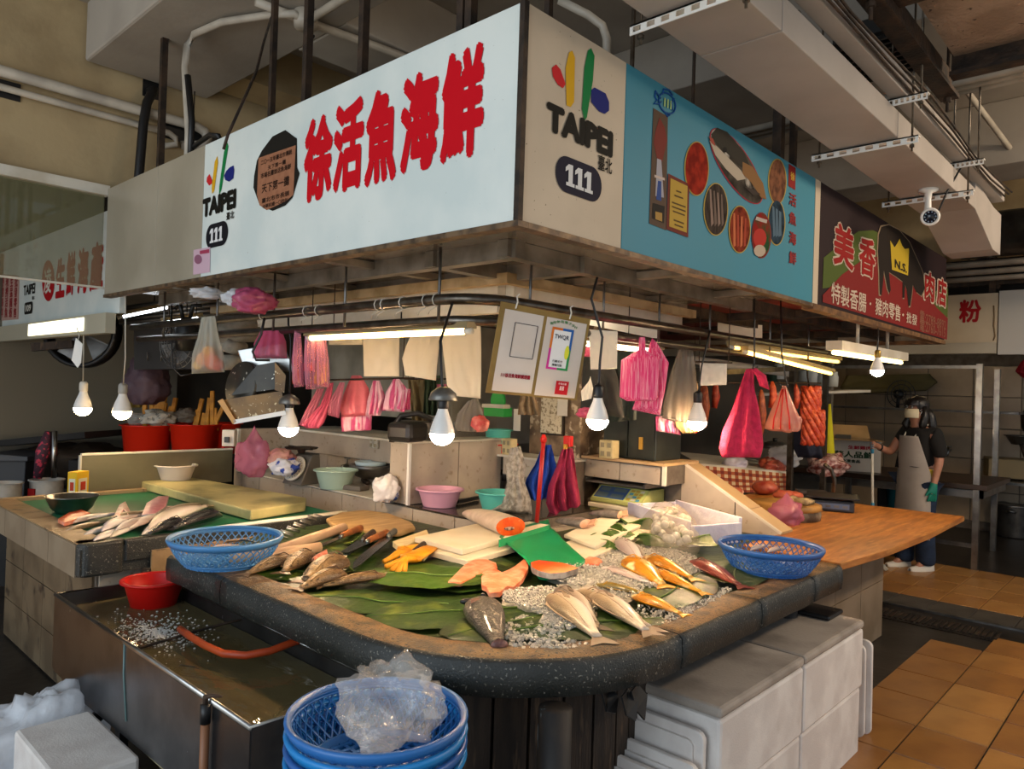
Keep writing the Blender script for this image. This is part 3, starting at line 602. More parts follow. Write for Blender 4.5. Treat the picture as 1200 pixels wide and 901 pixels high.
B('lettering', glyph(Rp, '電:2789-8892', 1076, 1107, 369, 382, .008), '8a5a48', .005); B('lettering', glyph(Rp, '電:2760-7615', 1076, 1106.5, 379, 392, .008), '8a5a48', .005)

# ------------------------------------------------------------------ far stall sign across the aisle
fs = thing('far_sign', 'cream stall sign with red lettering across the aisle at the right', 'sign', (8, 2.0, 2.03))
part('panel', MB().bx(8.0, 8.05, 1.36, 6.0, 2.1, 2.56), mat('far_sign_cream', '#b7a68c', .4, col2='#ab9a80', scale=2), fs)
part('panel', MB().bx(7.99, 8.04, -1.0, 1.35, 1.99, 2.575), mat('far_sign_grey', '#a8a49d', .4), fs, 'plain grey panel')
part('edge_trim', MB().bx(7.96, 8.06, 1.36, 6.0, 2.0, 2.1), m_signg, fs)
Fp = lambda px, py: (-ax(px, py, 8.0).y, ax(px, py, 8.0).z)
on_far = lambda mb, e=.003: onplane(mb, (8.0-e, 0, 0), (0, -1, 0), (0, 0, 1), (-1, 0, 0))
part('lettering', on_far(glyph(Fp, '粉', 1124, 1150, 351, 378, .035)), m_pr('8c1016'), fs, 'red lettering')
part('lettering', on_far(glyph(Fp, '肉羹米粉', 1040, 1097, 376, 403, .03)), m_pr('8c1016'), fs, 'red lettering')
pts = MB().tube([on_far(MB().add([(Fp(x, y)[0], Fp(x, y)[1], 0)], [])).v[0] for x, y in ((1164.5, 358), (1165, 370), (1164.5, 382), (1166, 394), (1164, 399))], .006, 4)
part('stain', pts, m_pr('6e5a40'), fs)
tr = MB()
for k in range(4): tr.bar((8.3, -1+k*1.2, 2.65), (8.3, -.2+k*1.2, 3.0), .04); tr.bar((8.3, -.2+k*1.2, 2.65), (8.3, -1+k*1.2, 3.0), .04)
tr.bar((8.3, -2, 2.7), (8.3, 5, 2.7), .05); tr.bar((8.25, 1.45, 2.5), (8.25, 1.45, 3.05), .05)
solo('roof_truss', tr, m_iron, 'dark steel truss in the gap above the far cream sign', 'truss')
struct('wall_far_gap', MB().bx(8.7, 8.8, -3, 8, 2.2, 3.0), m_dark)

# ------------------------------------------------------------------ neighbour stall sign at the left with its lamp strip, and the acrylic screen
ns = thing('neighbour_sign', 'white neighbouring stall sign with red lettering at the left', 'sign', (1.7, 5.5, 1.95))
NX = 1.72
part('panel', MB().bx(NX, NX+.03, 5.02, 9.0, 1.93, 2.62), m_signw, ns)
Np = lambda px, py: (-ax(px, py, NX).y, ax(px, py, NX).z)
on_n = lambda mb, e=.003: onplane(mb, (NX-e, 0, 0), (0, -1, 0), (0, 0, 1), (-1, 0, 0))
for ch, x0, x1, y0, y1 in (('生', 66, 76.5, 302, 349), ('鮮', 78.5, 88.5, 295, 346), ('海', 91.5, 104, 290, 344), ('產', 106, 121.5, 283, 341)):
    part('lettering', on_n(glyph(Np, ch, x0, x1, y0, y1, .05)), m_pr('a8151c'), ns, 'red lettering')
part('emblem', on_n(pell(Np, 57, 329, 7.3, 24)), m_pr('a8151c'), ns, 'red oval emblem'); part('lettering', on_n(glyph(Np, '凌', 52.5, 61, 314, 344, .02), .005), m_pr('d8d4c8'), ns)
part('lettering', on_n(glyph(Np, 'TAIPEI', 28, 41.5, 333, 345, .03)), m_pr('1c1a17'), ns); part('lettering', on_n(glyph(Np, '臺北', 38, 41, 347, 351, .02)), m_pr('1c1a17'), ns)
part('number_badge', on_n(flat([rrect(Np(29, 361)[0], Np(38.5, 361)[0], Np(34, 368)[1], Np(34, 354)[1], .03)])), m_pr('1c1a17'), ns); part('lettering', on_n(glyph(Np, '109', 30.5, 37, 357, 365, .03), .005), m_pr('d8d4c8'), ns)
part('print', on_n(poly(Np, [(0, 321), (23, 323), (22, 374), (0, 376)]), .002), m_pr('b9958a'), ns, 'pink printed part')
for k, t in enumerate(('特選海鮮', '現撈活魚', '生猛龍蝦', '批發零售')): part('lettering', on_n(glyph(Np, '\n'.join(t), 1+k*5.3, 4.6+k*5.3, 325, 372, .03)), m_pr('8c2a2c'), ns)
part('lamp_strip', MB().bx(NX-.06, NX+.0, 5.08, 9.0, 1.80, 1.93), mat('lamp_strip', '#b7b09a', .4), ns)
y0, y1 = ax(98, 385, NX-.06).y, ax(34, 385, NX-.06).y
part('lamp_tube', MB().bx(NX-.066, NX-.06, y0, y1, 1.825, 1.915), mat('strip_glow', '#fff6d8', .5, emis='#f4f0d0', estr=2.6), ns, 'glowing part of the lamp strip')
ap = thing('acrylic_screen', 'glossy see-through screen hanging at the left below the cream wall', 'screen', (.3, 4.93, 2.06))
m_acr = mat('acrylic', '#7d7a5a', .03, alpha=.45, spec=.8)
part('sheet', MB().bx(-2.5, 1.58, 4.93, 4.936, 2.07, 2.63), m_acr, ap)
part('rim', MB().bx(-2.5, 1.6, 4.925, 4.94, 2.06, 2.072), m_offw, ap)
# ------------------------------------------------------------------ fish counter
ZC = .80
m_gran = mat('granite_side', '#2f302d', .45, col2='#232522', scale=7, col3='#7b776c', scale3=120, lo3=.64, hi3=.67, bump=.25, bscale=160)
m_grant = mat('granite_top_lit', '#7f5f37', .5, col2='#4c3a25', scale=16, col3='#2b2620', scale3=110, lo3=.58, hi3=.63, bump=.35, bscale=150)  # warm bulb light on the rim top is put into this brown
m_leafbed = mat('leaf_bed', '#2c3d14', .4, col2='#1a2a0c', scale=9, bump=.3, bscale=30)
fc = thing('fish_counter', 'stone-rimmed fish counter with a rounded front corner, lined with green leaves', 'counter', (2.2, 2.0, 0))
R_ = .66; xo, yo = 1.27, 1.12
arc = [(xo+R_-R_*cos(a), yo+R_-R_*sin(a)) for a in [pi/2*k/14 for k in range(15)]]
path = [(xo, 3.08), (xo, 2.6), (xo, 2.1)]+arc+[(2.3, yo), (2.85, yo), (3.36, yo)]
def rim(P, nm):
    prof = [(.05, .695, 0), (.0, .70, 0), (-.004, .745, 0), (0, .788, 0), (.014, .80, 1), (.07, .803, 1), (.13, .798, 1), (.142, .782, 1), (.145, .76, 1)]
    vs = []; n = len(prof)
    for i, p in enumerate(P):
        a = V(P[max(i-1, 0)]); b = V(P[min(i+1, len(P)-1)]); t = (b-a).normalized(); nn = V((-t.y, t.x))
        for d, zz, _ in prof: vs.append((p[0]+nn.x*d+.004*noise.noise(V((p[0]*9, p[1]*9, zz*9))), p[1]+nn.y*d, zz+.004*noise.noise(V((p[0]*7, p[1]*7, d*20)))))
    mb = MB()
    for j in range(n-1):
        mb.add([], [])
    for i in range(len(P)-1):
        for j in range(n-1):
            mb.f.append((i*n+j, (i+1)*n+j, (i+1)*n+j+1, i*n+j+1)); mb.sm.append(True); mb.mi.append(prof[j+1][2] if prof[j][2] else 0)
    mb.v = vs
    for e in (0, len(P)-1): mb.f.append(tuple(e*n+j for j in range(n))); mb.sm.append(False); mb.mi.append(0)
    part('rim_stone', mb, [m_gran, m_grant], fc)
def dens(P, s=.06):
    o = []
    for i in range(len(P)-1):
        a, b = V(P[i]), V(P[i+1]); k = max(1, int((b-a).length/s))
        o += [tuple(a+(b-a)*(j/k)) for j in range(k)]
    return o+[P[-1]]
full = dens(path)
cut1 = next(i for i, p in enumerate(full) if p[1] < 2.62); cut2 = next(i for i, p in enumerate(full) if p[0] > 1.98); cut3 = next(i for i, p in enumerate(full) if p[0] > 2.5); cut4 = next(i for i, p in enumerate(full) if p[0] > 2.98)
for a, b in ((0, cut1), (cut1, cut2), (cut2, cut3), (cut3, cut4), (cut4, len(full)-1)):
    s_ = [V(q) for q in full[a:b+1]]; s_[0] = s_[0]+(s_[1]-s_[0]).normalized()*.003; s_[-1] = s_[-1]+(s_[-2]-s_[-1]).normalized()*.003
    rim([tuple(q) for q in s_], 'rim')
slab = [(xo+.02, 3.06)]+[(p[0]+.02*(1 if p[0] < 1.6 else 0), p[1]+.02) for p in path[1:]]+[(3.36, 1.62), (3.84, 1.62), (3.84, 2.5), (2.64, 2.5), (2.64, 3.42), (1.85, 3.36)]
part('slab', MB().prism(slab, .70, .772), m_gran, fc)
inner = [(xo+.1, 3.04)]+[(xo+.1, 2.1)]+[(xo+R_-(R_-.1)*cos(a), yo+R_-(R_-.1)*sin(a)) for a in [pi/2*k/12 for k in range(13)]]+[(3.3, yo+.1), (3.3, 1.6), (3.83, 1.63), (3.83, 2.49), (2.63, 2.49), (2.63, 3.4), (1.86, 3.34)]
part('bed', MB().prism(inner, .772, .781), m_leafbed, fc, 'wet dark green bed')
# pedestal of upright boards under the rounded corner, and its posts
m_plank = mat('pedestal_board', '#3a2c20', .75, col2='#241a13', scale=5, stretch=(6, 6, .7), bump=.3, bscale=30, col3='#5e4935', scale3=9, lo3=.58, hi3=.7)
Rp_ = R_-.2; ring = [(xo+R_-Rp_*cos(a), yo+R_-Rp_*sin(a)) for a in [pi/2*k/7 for k in range(8)]]
ring = [(xo+.2, 3.0-.16*k) for k in range(8)]+ring+[(2.0+.16*k, yo+.2) for k in range(0, 9)]
for i in range(len(ring)-1):
    a, b = V(ring[i]), V(ring[i+1]); c = (a+b)/2; L = (b-a).length-.006
    part('board', MB().box((c.x, c.y, .345+.004*(i % 3)), (L, .03, .69), rz=atan2(b.y-a.y, b.x-a.x)), m_plank, fc)
part('band', MB().tube([(xo+R_-(R_-.1)*cos(a), yo+R_-(R_-.1)*sin(a), .685) for a in [pi/2*k/12 for k in range(13)]]+[(2.2, yo+.1, .685)], .02, 6), mat('rubber_band', '#17120f', .8), fc, 'ragged black band')
q = az(688, 845, .62)
m_post = mat('painted_post', '#1e1916', .6, col2='#32281f', scale=10, stretch=(3, 3, .8), col3='#7f8f96', scale3=9, lo3=.66, hi3=.7)
part('post', MB().lathe([(.045, 0), (.045, .69)], (1.52, 1.22, 0), 14), m_post, fc, 'blackened post')
part('post', MB().lathe([(.045, 0), (.045, .69)], (1.33, 1.46, 0), 14), m_post, fc, 'blackened post')
part('post', MB().lathe([(.05, 0), (.05, .69)], (3.2, 1.3, 0), 14), m_post, fc)
rg = MB()
for k, (x, y) in enumerate(((712, 828), (735, 832), (746, 826))):
    c = az(x, y, .655); rg.add([(c.x-.03, c.y, .70), (c.x+.03, c.y+.02, .70), (c.x+.035, c.y-.01, .675), (c.x+.01, c.y-.02, .64-.012*k), (c.x-.02, c.y-.01, .65)], [(0, 1, 2, 3, 4)])
part('hanging_rag', rg, m_black, fc, 'dark rag scraps hanging under the rim', solid=.006)

# ------------------------------------------------------------------ leaves lining the counter
def leafmat(n, a, b): return mat(n, a, .42, col2=b, scale=5, bump=.25, bscale=22, col3='#6f7f2a', scale3=9, lo3=.54, hi3=.74, translucent=.12)
LM = [leafmat('leaf_green', '#2f4c18', '#223b10'), leafmat('leaf_light', '#4a6b22', '#38561a'), leafmat('leaf_dark', '#22400f', '#183008')]
m_rib = mat('leaf_rib', '#5f7a2c', .45)
def leaf(c, L, W, rz, mi, z, label, curl=.01, tip=0, seed=0, pinch=1.2):
    t = thing('leaf', label, 'leaf', (c[0], c[1], z), rz, 'big leaves lining the fish counter')
    mb = MB()
    def f(u, v):
        x = (u-.5)*L; w = W/2*max(.02, sin(pi*min(1, max(0, u*.94+.05)))**.55); s = (v-.5)*2; y = s*w
        zz = curl*noise.noise(V((x*5+seed, y*5, seed)))+.5*curl*noise.noise(V((x*14+seed, y*14, seed)))+.0035*abs(sin((x-abs(y)*.7)*60))*(1-abs(s)*.4)+tip*(2*u-1)**2+.004*(1-abs(s))
        return (x, y+.02*noise.noise(V((x*6, s, seed+4))), max(zz, -.004)+.004)
    mb.grid(f, 26, 16); part('blade', mb, LM[mi], t, local=True)
    part('midrib', MB().tube([(x_*L*.5, .02*noise.noise(V((x_*L*3, 0, seed+4))), f(.5+x_*.5, .5)[2]+.003) for x_ in [-.98+.28*k for k in range(8)]], [.0035-.0003*k for k in range(8)], 6), m_rib, t, local=True)
    return t
lv = [((432, 706), .56, .26, 2.2, 0, 'mid green leaf along the left rim below the row of brown fish'),
      ((330, 668), .5, .26, 2.0, 1, 'yellowish leaf under the paper knife sleeves'),
      ((395, 655), .55, .3, 1.2, 0, 'leaf under the brown fish and the knife points'),
      ((430, 625), .6, .3, .7, 2, 'dark leaf under the knife handles at the round board'),
      ((520, 722), .5, .3, 2.6, 0, 'leaf at the rounded corner left of the cut fish head'),
      ((545, 672), .6, .42, .5, 2, 'dark wet leaf under the pink salmon bellies'),
      ((600, 735), .5, .28, 3.0, 2, 'dark leaf under the grey cut fish head'),
      ((692, 738), .5, .28, -.5, 2, 'dark leaf under the tails of the silver fish'),
      ((660, 650), .6, .34, .9, 0, 'leaf under the green plastic tray'),
      ((735, 640), .5, .26, .1, 0, 'folded leaf behind the ice, in front of the fish head board'),
      ((795, 696), .55, .26, .2, 2, 'dark leaf under the yellow fish near the right rim'),
      ((862, 676), .42, .24, .4, 0, 'leaf under the red fish and the right blue strainer')]
for i, (c, L, W, rz, mi, lab) in enumerate(lv):
    p = az(c[0], c[1], .785); leaf(p, L, W, rz, mi, .7835+.0016*i, lab, .009, 0, i*3.3)
p = az(498, 678, .80); leaf(p, .46, .36, 2.35, 1, .806, 'large pale green round leaf in front of the yellow gloves', .012, .0, 77)
# upright crumpled leaves behind the ice
for k, (px, py, rz, h) in enumerate(((722, 632, .5, .05), (760, 622, -.3, .06), (790, 640, -.6, .045), (700, 640, .9, .03))):
    p = az(px, py, .80); t = thing('leaf', ('crumpled dark leaf standing up against the foam board', 'tall folded leaf beside the bag of white balls', 'folded leaf in front of the bag of white balls', 'crumpled leaf right of the green tray')[k], 'leaf', (p.x, p.y, .80), rz, 'big leaves lining the fish counter')
    mb = MB().grid(lambda u, v: ((u-.5)*.34, (v-.5)*.16+.03*sin(u*9+k), .012+h*(abs(sin(u*7+k*2))*.6+.4)*(1-abs(v-.5)*1.7)+.01*noise.noise(V((u*6, v*6, k)))), 22, 10)
    part('blade', mb, LM[(k+1) % 3], t, local=True)
    part('midrib', MB().tube([((u-.5)*.34, .03*sin(u*9+k), .014+h*(abs(sin(u*7+k*2))*.6+.4)) for u in [j/14 for j in range(15)]], .004, 5), m_rib, t, local=True)

# ------------------------------------------------------------------ crushed ice
m_ice = mat('ice', '#efe9dd', .2, spec=.7, col2='#d2ccbe', scale=50, translucent=.35)
random.seed(5)
def inpoly(x, y, P):
    r = False; j = len(P)-1
    for i in range(len(P)):
        if (P[i][1] > y) != (P[j][1] > y) and x < (P[j][0]-P[i][0])*(y-P[i][1])/(P[j][1]-P[i][1])+P[i][0]: r = not r
        j = i
    return r
def ice(poly_px, n, zb, label, s0=.0035, s1=.0085, mound=.02):
    P = [az(x, y, zb)[:2] for x, y in poly_px]; xs = [p[0] for p in P]; ys = [p[1] for p in P]; mb = MB(); c = 0
    cx, cy = sum(xs)/len(xs), sum(ys)/len(ys); rr = max(hypot(x-cx, y-cy) for x, y in P)
    mb2 = MB().grid(lambda u, v: (lambda i, v: (cx+(P[i % len(P)][0]*(1-(u*len(P)-i))+P[(i+1) % len(P)][0]*(u*len(P)-i)-cx)*v, cy+(P[i % len(P)][1]*(1-(u*len(P)-i))+P[(i+1) % len(P)][1]*(u*len(P)-i)-cy)*v, zb-.002+mound*(1-v*v)+.006*noise.noise(V((u*20, v*14, 3)))))(int(u*len(P)*.99999), v), len(P)*4, 8)
    if mound < .01: mb2 = MB()
    while c < n:
        x, y = random.uniform(min(xs), max(xs)), random.uniform(min(ys), max(ys))
        if not inpoly(x, y, P): continue
        d = hypot(x-cx, y-cy)/rr; s = random.uniform(s0, s1); z0 = zb+mound*(1-d*d)*.9+random.uniform(0, .006)
        k = len(mb2.v); mb2.box((x, y, z0), (s, s*random.uniform(.6, 1), s*random.uniform(.5, .9)), rz=random.uniform(0, 3), rx=random.uniform(-.6, .6), ry=random.uniform(-.6, .6)); c += 1
    return solo('crushed_ice', mb2, m_ice, label, 'ice', kind='stuff')
ice([(590, 693), (640, 688), (690, 700), (700, 716), (690, 735), (655, 745), (625, 742), (640, 728), (610, 716), (588, 708)], 2200, .797, 'crushed ice between the grey fish head and the silver fish')
ice([(585, 735), (612, 722), (640, 735), (668, 752), (690, 756), (672, 764), (600, 762)], 520, .794, 'scattered ice lumps on the leaf by the front rim', .004, .012, .004)
ice([(655, 662), (690, 652), (735, 640), (775, 640), (818, 655), (822, 672), (800, 684), (770, 690), (735, 706), (715, 700), (690, 690), (668, 690), (640, 680)], 3000, .797, 'crushed ice under the yellow fish', mound=.022)
ice([(745, 712), (790, 700), (830, 688), (860, 690), (838, 706), (812, 722), (770, 736), (745, 728)], 900, .794, 'thin scatter of ice along the right rim', .003, .008, .004)

# ------------------------------------------------------------------ fish
m_eye = mat('fish_eye', '#0c0b0b', .08); m_eyew = mat('fish_eye_ring', '#d8cfae', .2)
FK = {
 'silver': (ramp_mat('silver_fish', [(.12, 'efe3dc'), (.45, 'dcc9b2'), (.7, 'ab9575'), (.9, '75644c')], 1, .3, .10, 20, bscale=170, bump=.28, coat=.25), mat('silver_fin', '#b59f86', .4, translucent=.3)),
 'grey': (ramp_mat('grey_fish', [(.1, 'd9c9bb'), (.4, 'a89684'), (.75, '6e6152'), (.95, '4c4338')], 1, .3, .10, 20, bscale=170, bump=.28, coat=.25), mat('grey_fin', '#7d6f60', .4, translucent=.3)),
 'yellow': (ramp_mat('yellow_fish', [(.1, 'f0c66a'), (.35, 'eeb02a'), (.65, 'd98d14'), (.92, 'b06f10')], 1, .3, .12, 18, spots='f1d9a0', sscale=14, bscale=170, bump=.28, coat=.25), mat('yellow_fin', '#e6a41e', .4, translucent=.3)),
 'olive': (ramp_mat('olive_fish', [(.1, 'd8c9a4'), (.35, 'c8a548'), (.65, '8a7630'), (.92, '4c4522')], 1, .3, .12, 18, bscale=170, bump=.28, coat=.25), mat('olive_fin', '#c09a3a', .4, translucent=.3)),
 'pale': (ramp_mat('pale_fish', [(.1, 'f1e8e2'), (.5, 'e2d2ca'), (.9, 'b8a298')], 1, .28, .1, 20, bscale=170, bump=.28, coat=.25), mat('pale_fin', '#cdbab0', .4, translucent=.3)),
 'red': (ramp_mat('red_fish', [(.08, '5c2a22'), (.3, '8a3a2e'), (.7, 'a34a3c'), (.95, '7d3128')], 1, .3, .12, 18, spots='6a221a', sscale=16, bscale=170, bump=.28, coat=.25), mat('red_fin', '#8a4436', .4, translucent=.3)),
 'brown': (ramp_mat('brown_fish', [(.1, 'd2b48a'), (.4, 'a98659'), (.7, '7a5e3d'), (.95, '4a3826')], 1, .35, .16, 22, spots='4c3924', sscale=45, bscale=150, bump=.5), mat('brown_fin', '#6d543a', .45, translucent=.2)),
 'dark': (ramp_mat('dark_fish', [(.1, 'b9aca2'), (.35, '5b5654'), (.6, '2b2b2e'), (.95, '151518')], 1, .25, .10, 22, bscale=170, bump=.28, coat=.25), mat('dark_fin', '#2a292b', .4)),
}
def fish(kind, head, tail, zb, label, H=.3, T=.5, side=1, group=None, lift=0, bend=0, fins=True, eye=True, name='fish', tailw=1.0):
    h, t_ = (az(head[0], head[1], zb+.012), az(tail[0], tail[1], zb+.005))
    L = (h-t_).length; rz = atan2(h.y-t_.y, h.x-t_.x); c = (h+t_)/2; H = L*H*(.98 if kind == 'brown' else .74); bm, fm = FK[kind]
    r = thing(name, label, 'fish', (c.x, c.y, zb), rz, group); r.scale = (1, side, 1)
    st = [(0, .03), (.015, .12), (.05, .3), (.11, .54), (.2, .82), (.3, .97), (.4, 1), (.5, .94), (.6, .78), (.7, .56), (.78, .38), (.84, .28), (.88, .27)]
    T *= H
    def cen(x): return (bend*L*sin(pi*x), 0)
    mb = MB(); n = 12; vs = []; fs = []
    for x, w in st:
        for k in range(n):
            a = 2*pi*k/n; y = cos(a)*H/2*w+cen(x)[0]-(.06*H*(1-w)); zz = (sin(a)*.5+.46)*T*w**.8
            vs.append(((.5-x)*L, y, max(zz, .0)+lift*(1-x)))
    for i in range(len(st)-1):
        for k in range(n): q = (k+1) % n; fs.append((i*n+k, (i+1)*n+k, (i+1)*n+q, i*n+q))
    fs += [tuple(range(n)), tuple((len(st)-1)*n+k for k in range(n-1, -1, -1))]
    mb.add(vs, fs, True); part('body', mb, bm, r, local=True)
    yb = cen(.88)[0]-.04*H; w = H*.30*tailw; x0 = (.5-.87)*L; zz = T*.14
    tf = MB().add([(x0, yb-H*.12, zz), (x0, yb+H*.12, zz), (x0-.06*L, yb+w*.9, zz), (x0-.13*L, yb+w*1.35, zz*.6), (x0-.095*L, yb, zz*.7), (x0-.13*L, yb-w*1.35, zz*.6), (x0-.06*L, yb-w*.9, zz)], [(0, 1, 2, 4), (2, 3, 4), (0, 4, 6), (4, 5, 6)])
    part('tail_fin', tf, fm, r, solid=.002, local=True)
    if fins:
        y1 = lambda x, s: cen(x)[0]+s*H*.46-.03*H
        part('dorsal_fin', MB().add([((.5-.25)*L, y1(.25, 1)*.92, T*.5), ((.5-.32)*L, y1(.3, 1)+H*.14, T*.45), ((.5-.5)*L, y1(.5, 1)+H*.10, T*.42), ((.5-.68)*L, y1(.66, .62)+H*.06, T*.35), ((.5-.68)*L, y1(.68, .5), T*.35), ((.5-.45)*L, y1(.45, .92), T*.45)], [(0, 1, 2, 5), (5, 2, 3, 4)]), fm, r, solid=.002, local=True)
        part('pectoral_fin', MB().add([((.5-.24)*L, -.05*H, T*.99), ((.5-.36)*L, .06*H, T*1.0), ((.5-.4)*L, -.06*H, T*.99), ((.5-.34)*L, -.14*H, T*.97)], [(0, 1, 2, 3)]), fm, r, solid=.002, local=True)
        part('anal_fin', MB().add([((.5-.6)*L, -H*.38, T*.3), ((.5-.64)*L, -H*.52, T*.22), ((.5-.74)*L, -H*.33, T*.2), ((.5-.74)*L, -H*.25, T*.25)], [(0, 1, 2, 3)]), fm, r, solid=.002, local=True)
    if fins:
        part('gill_cover', MB().tube([((.5-.2-.035*sin(pi*v))*L, (v-.5)*H*.62-.03*H, T*(.55+.42*sin(pi*v))+.002) for v in [j/8 for j in range(9)]], .0022, 5), fm, r, local=True)
        part('side_line', MB().tube([((.5-x)*L, H*.16*(1-x*.8)+cen(x)[0], T*(.97*w**.8*.96)+.0012) for x, w in ((.24, .88), (.35, .99), (.5, .94), (.62, .74), (.74, .46))], .0012, 4), fm, r, local=True)
    if eye:
        e = part('eye', MB().ball(((.5-.085)*L, .03*H, T*.62), H*.075, 10, 6, sz=.5), m_eyew, r, local=True)
        part('pupil', MB().ball(((.5-.085)*L, .03*H, T*.63+H*.012), H*.052, 8, 6, sz=.6), m_eye, e, local=True)
    return r
F = lambda *a, **k: fish(*a, **k)
gs = 'silver croakers on the ice'
F('silver', (642, 696), (708, 756), .80, 'silver fish nearest the cut fish head, head up on the ice', H=.30, side=1, group=gs)
F('grey', (651, 688), (705, 740), .80, 'grey-backed fish between two silver fish', H=.27, side=1, group=gs)
F('silver', (675, 689), (772, 742), .80, 'silver fish half hidden behind the largest silver fish', H=.24, side=1, group=gs)
F('silver', (690, 694), (766, 746), .812, 'large silver fish with tail on the stone rim', H=.28, side=1, group=gs)
gy = 'yellow fish on the ice'
F('olive', (694, 683), (768, 698), .805, 'olive and yellow fish in front of the yellow fish', H=.27, side=1, group=gy)
F('yellow', (737, 696), (806, 722), .80, 'yellow fish with a white belly patch nearest the rim', H=.33, side=1, group=gy)
F('yellow', (730, 656), (782, 690), .812, 'plump yellow fish beside the thin white fish', H=.36, side=1, group=gy)
F('yellow', (752, 651), (818, 681), .812, 'orange-headed yellow fish farthest back on the ice', H=.27, side=1, group=gy)
F('yellow', (758, 667), (829, 697), .808, 'slim bright yellow fish pointing to the right rim', H=.25, side=1, group=gy)
F('pale', (702, 662), (776, 688), .81, 'thin whitish fish between olive and yellow fish', H=.2, side=1)
F('pale', (722, 632), (756, 664), .81, 'thin silvery fish at the back edge of the ice', H=.24, side=1)
F('grey', (727, 632), (764, 662), .805, 'thin grey fish next to the leaves at the back', H=.2, side=1)
F('red', (807, 656), (874, 690), .80, 'dark red fish near the right blue strainer', H=.28, side=1)
gb = 'brown fish along the left rim'
F('brown', (347, 652), (283, 675), .80, 'brown fish at the left end of the row with its tail over the rim', H=.27, side=-1, group=gb)
F('brown', (366, 650), (330, 673), .80, 'second brown fish from the left end of the row', H=.36, side=-1, group=gb)
F('brown', (407, 660), (352, 685), .80, 'stout brown fish with its round head against the knife tip', H=.4, T=.6, side=-1, group=gb)
F('brown', (408, 672), (346, 692), .80, 'brown fish lowest in the bunch, tail to the rim', H=.34, T=.6, side=-1, group=gb)
F('brown', (459, 673), (368, 688), .80, 'brown fish with pale gill lying below the yellow gloves', H=.24, side=-1, group=gb)
m_salm = ramp_mat('salmon_flesh', [(.1, 'f0915c'), (.4, 'ec5c20'), (.8, 'e2480e')], 1, .35, .3, 20, bump=.1)
m_salmp = mat('salmon_pale', '#ea8058', .4, col2='#f0ab8a', scale=22, col3='#e0653a', scale3=14, lo3=.58, hi3=.7, bump=.15, bscale=60)
m_skin = mat('fish_skin', '#b9b2aa', .3, col2='#857d76', scale=26, coat=.3)
# opened fish with a pink cavity
p = az(375, 670, .80); q = az(400, 652, .80)
of = thing('fish', 'gutted fish with a pink open belly lying among the brown fish', 'fish', (p.x, p.y, .80), atan2(q.y-p.y, q.x-p.x), gb)
part('body', MB().grid(lambda u, v: ((u-.5)*.26, (v-.5)*.09*sin(pi*min(.98, u*.9+.08))**.6, .012+.045*sin(pi*v)*sin(pi*min(.98, u*.9+.08))**.6), 16, 10), FK['brown'][0], of, local=True)
part('cavity', MB().grid(lambda u, v: (.03+(u-.5)*.15, .012+(v-.5)*.05*sin(pi*min(.98, u*.9+.05)), .05+.014*sin(pi*v)), 10, 6), mat('fish_cavity', '#d9775e', .3, col2='#e9ad94', scale=30), of, 'pink open cavity', local=True)
# cut grey fish head
p = az(558, 712, .80); q = az(585, 758, .80); c = (p+q)/2; L = (p-q).length
hd = thing('cut_fish', 'grey scaly cut fish head lying near the front rim', 'fish', (c.x, c.y, .79), atan2(p.y-q.y, p.x-q.x))
prof = [(.5, .30), (.46, .52), (.36, .78), (.2, 1.0), (.02, .95), (-.16, .72), (-.32, .45), (-.44, .34), (-.5, .42)]
mb = MB(); n = 16; vs = []; fs = []
for x, w in prof:
    for k in range(n): a = 2*pi*k/n; vs.append((x*L, cos(a)*.062*w, max(0, (sin(a)*.5+.44)*.085*w)))
for i in range(len(prof)-1):
    for k in range(n): fs.append((i*n+k, (i+1)*n+k, (i+1)*n+(k+1) % n, i*n+(k+1) % n))
fs += [tuple(range(n)), tuple((len(prof)-1)*n+k for k in range(n-1, -1, -1))]
mb.add(vs, fs, True).jitter(.003, 40); part('head', mb, mat('grouper_skin', '#4f483f', .4, col2='#2e2a26', scale=30, bump=.5, bscale=130, col3='#8a7d6c', scale3=45, lo3=.6, hi3=.68, coat=.3), hd, local=True)
part('mouth', MB().ball((.46*L, .03, .036), .022, 12, 8, sx=.5, sy=1.3, sz=.5), m_black, hd, local=True)
part('gill_flap', MB().grid(lambda u, v: (.12*L-.02+.02*sin(pi*v)+u*.03, .02+(v-.5)*.05, .073+.004*sin(pi*u)), 6, 8), mat('gill', '#6b4438', .4), hd, local=True)
part('eye', MB().ball((.34*L, -.01, .067), .008, 10, 6), m_eye, hd, local=True)
part('cut_edge', MB().ball((-.5*L, 0, .016), .02, 10, 6, sx=.5, sy=1.3, sz=.8), mat('cut_flesh', '#a8786a', .4, col2='#6b4640', scale=40), hd, local=True)

# ------------------------------------------------------------------ boards with salmon and cut fish
m_foamb = mat('foam_board', '#ecdfc4', .7, col2='#e2d2b2', scale=6, bump=.06, bscale=120, coord='Object')
def quadbox(mb, pts, z0, z1):
    n = len(pts); return mb.prism([(p[0], p[1]) for p in pts], z0, z1)
def board(px, z0, z1, label, name='foam_board', m=m_foamb, cat='board', bev=.004):
    P = [az(x, y, z1) for x, y in px]; return solo(name, quadbox(MB(), P, z0, z1), m, label, cat, bev=bev)
board([(488, 641), (548, 657), (648, 628), (600, 618)], .797, .822, 'lower white foam board under the salmon board')
board([(486, 629), (542, 644), (645, 615), (592, 606)], .8235, .848, 'white foam board carrying the salmon chunk')
a, b = az(545, 604, .85), az(598, 627, .85); L = (a-b).length
sal = thing('salmon_chunk', 'salmon chunk with an orange cut face on a white foam board', 'fish', ((a.x+b.x)/2, (a.y+b.y)/2, .848), atan2(b.y-a.y, b.x-a.x))
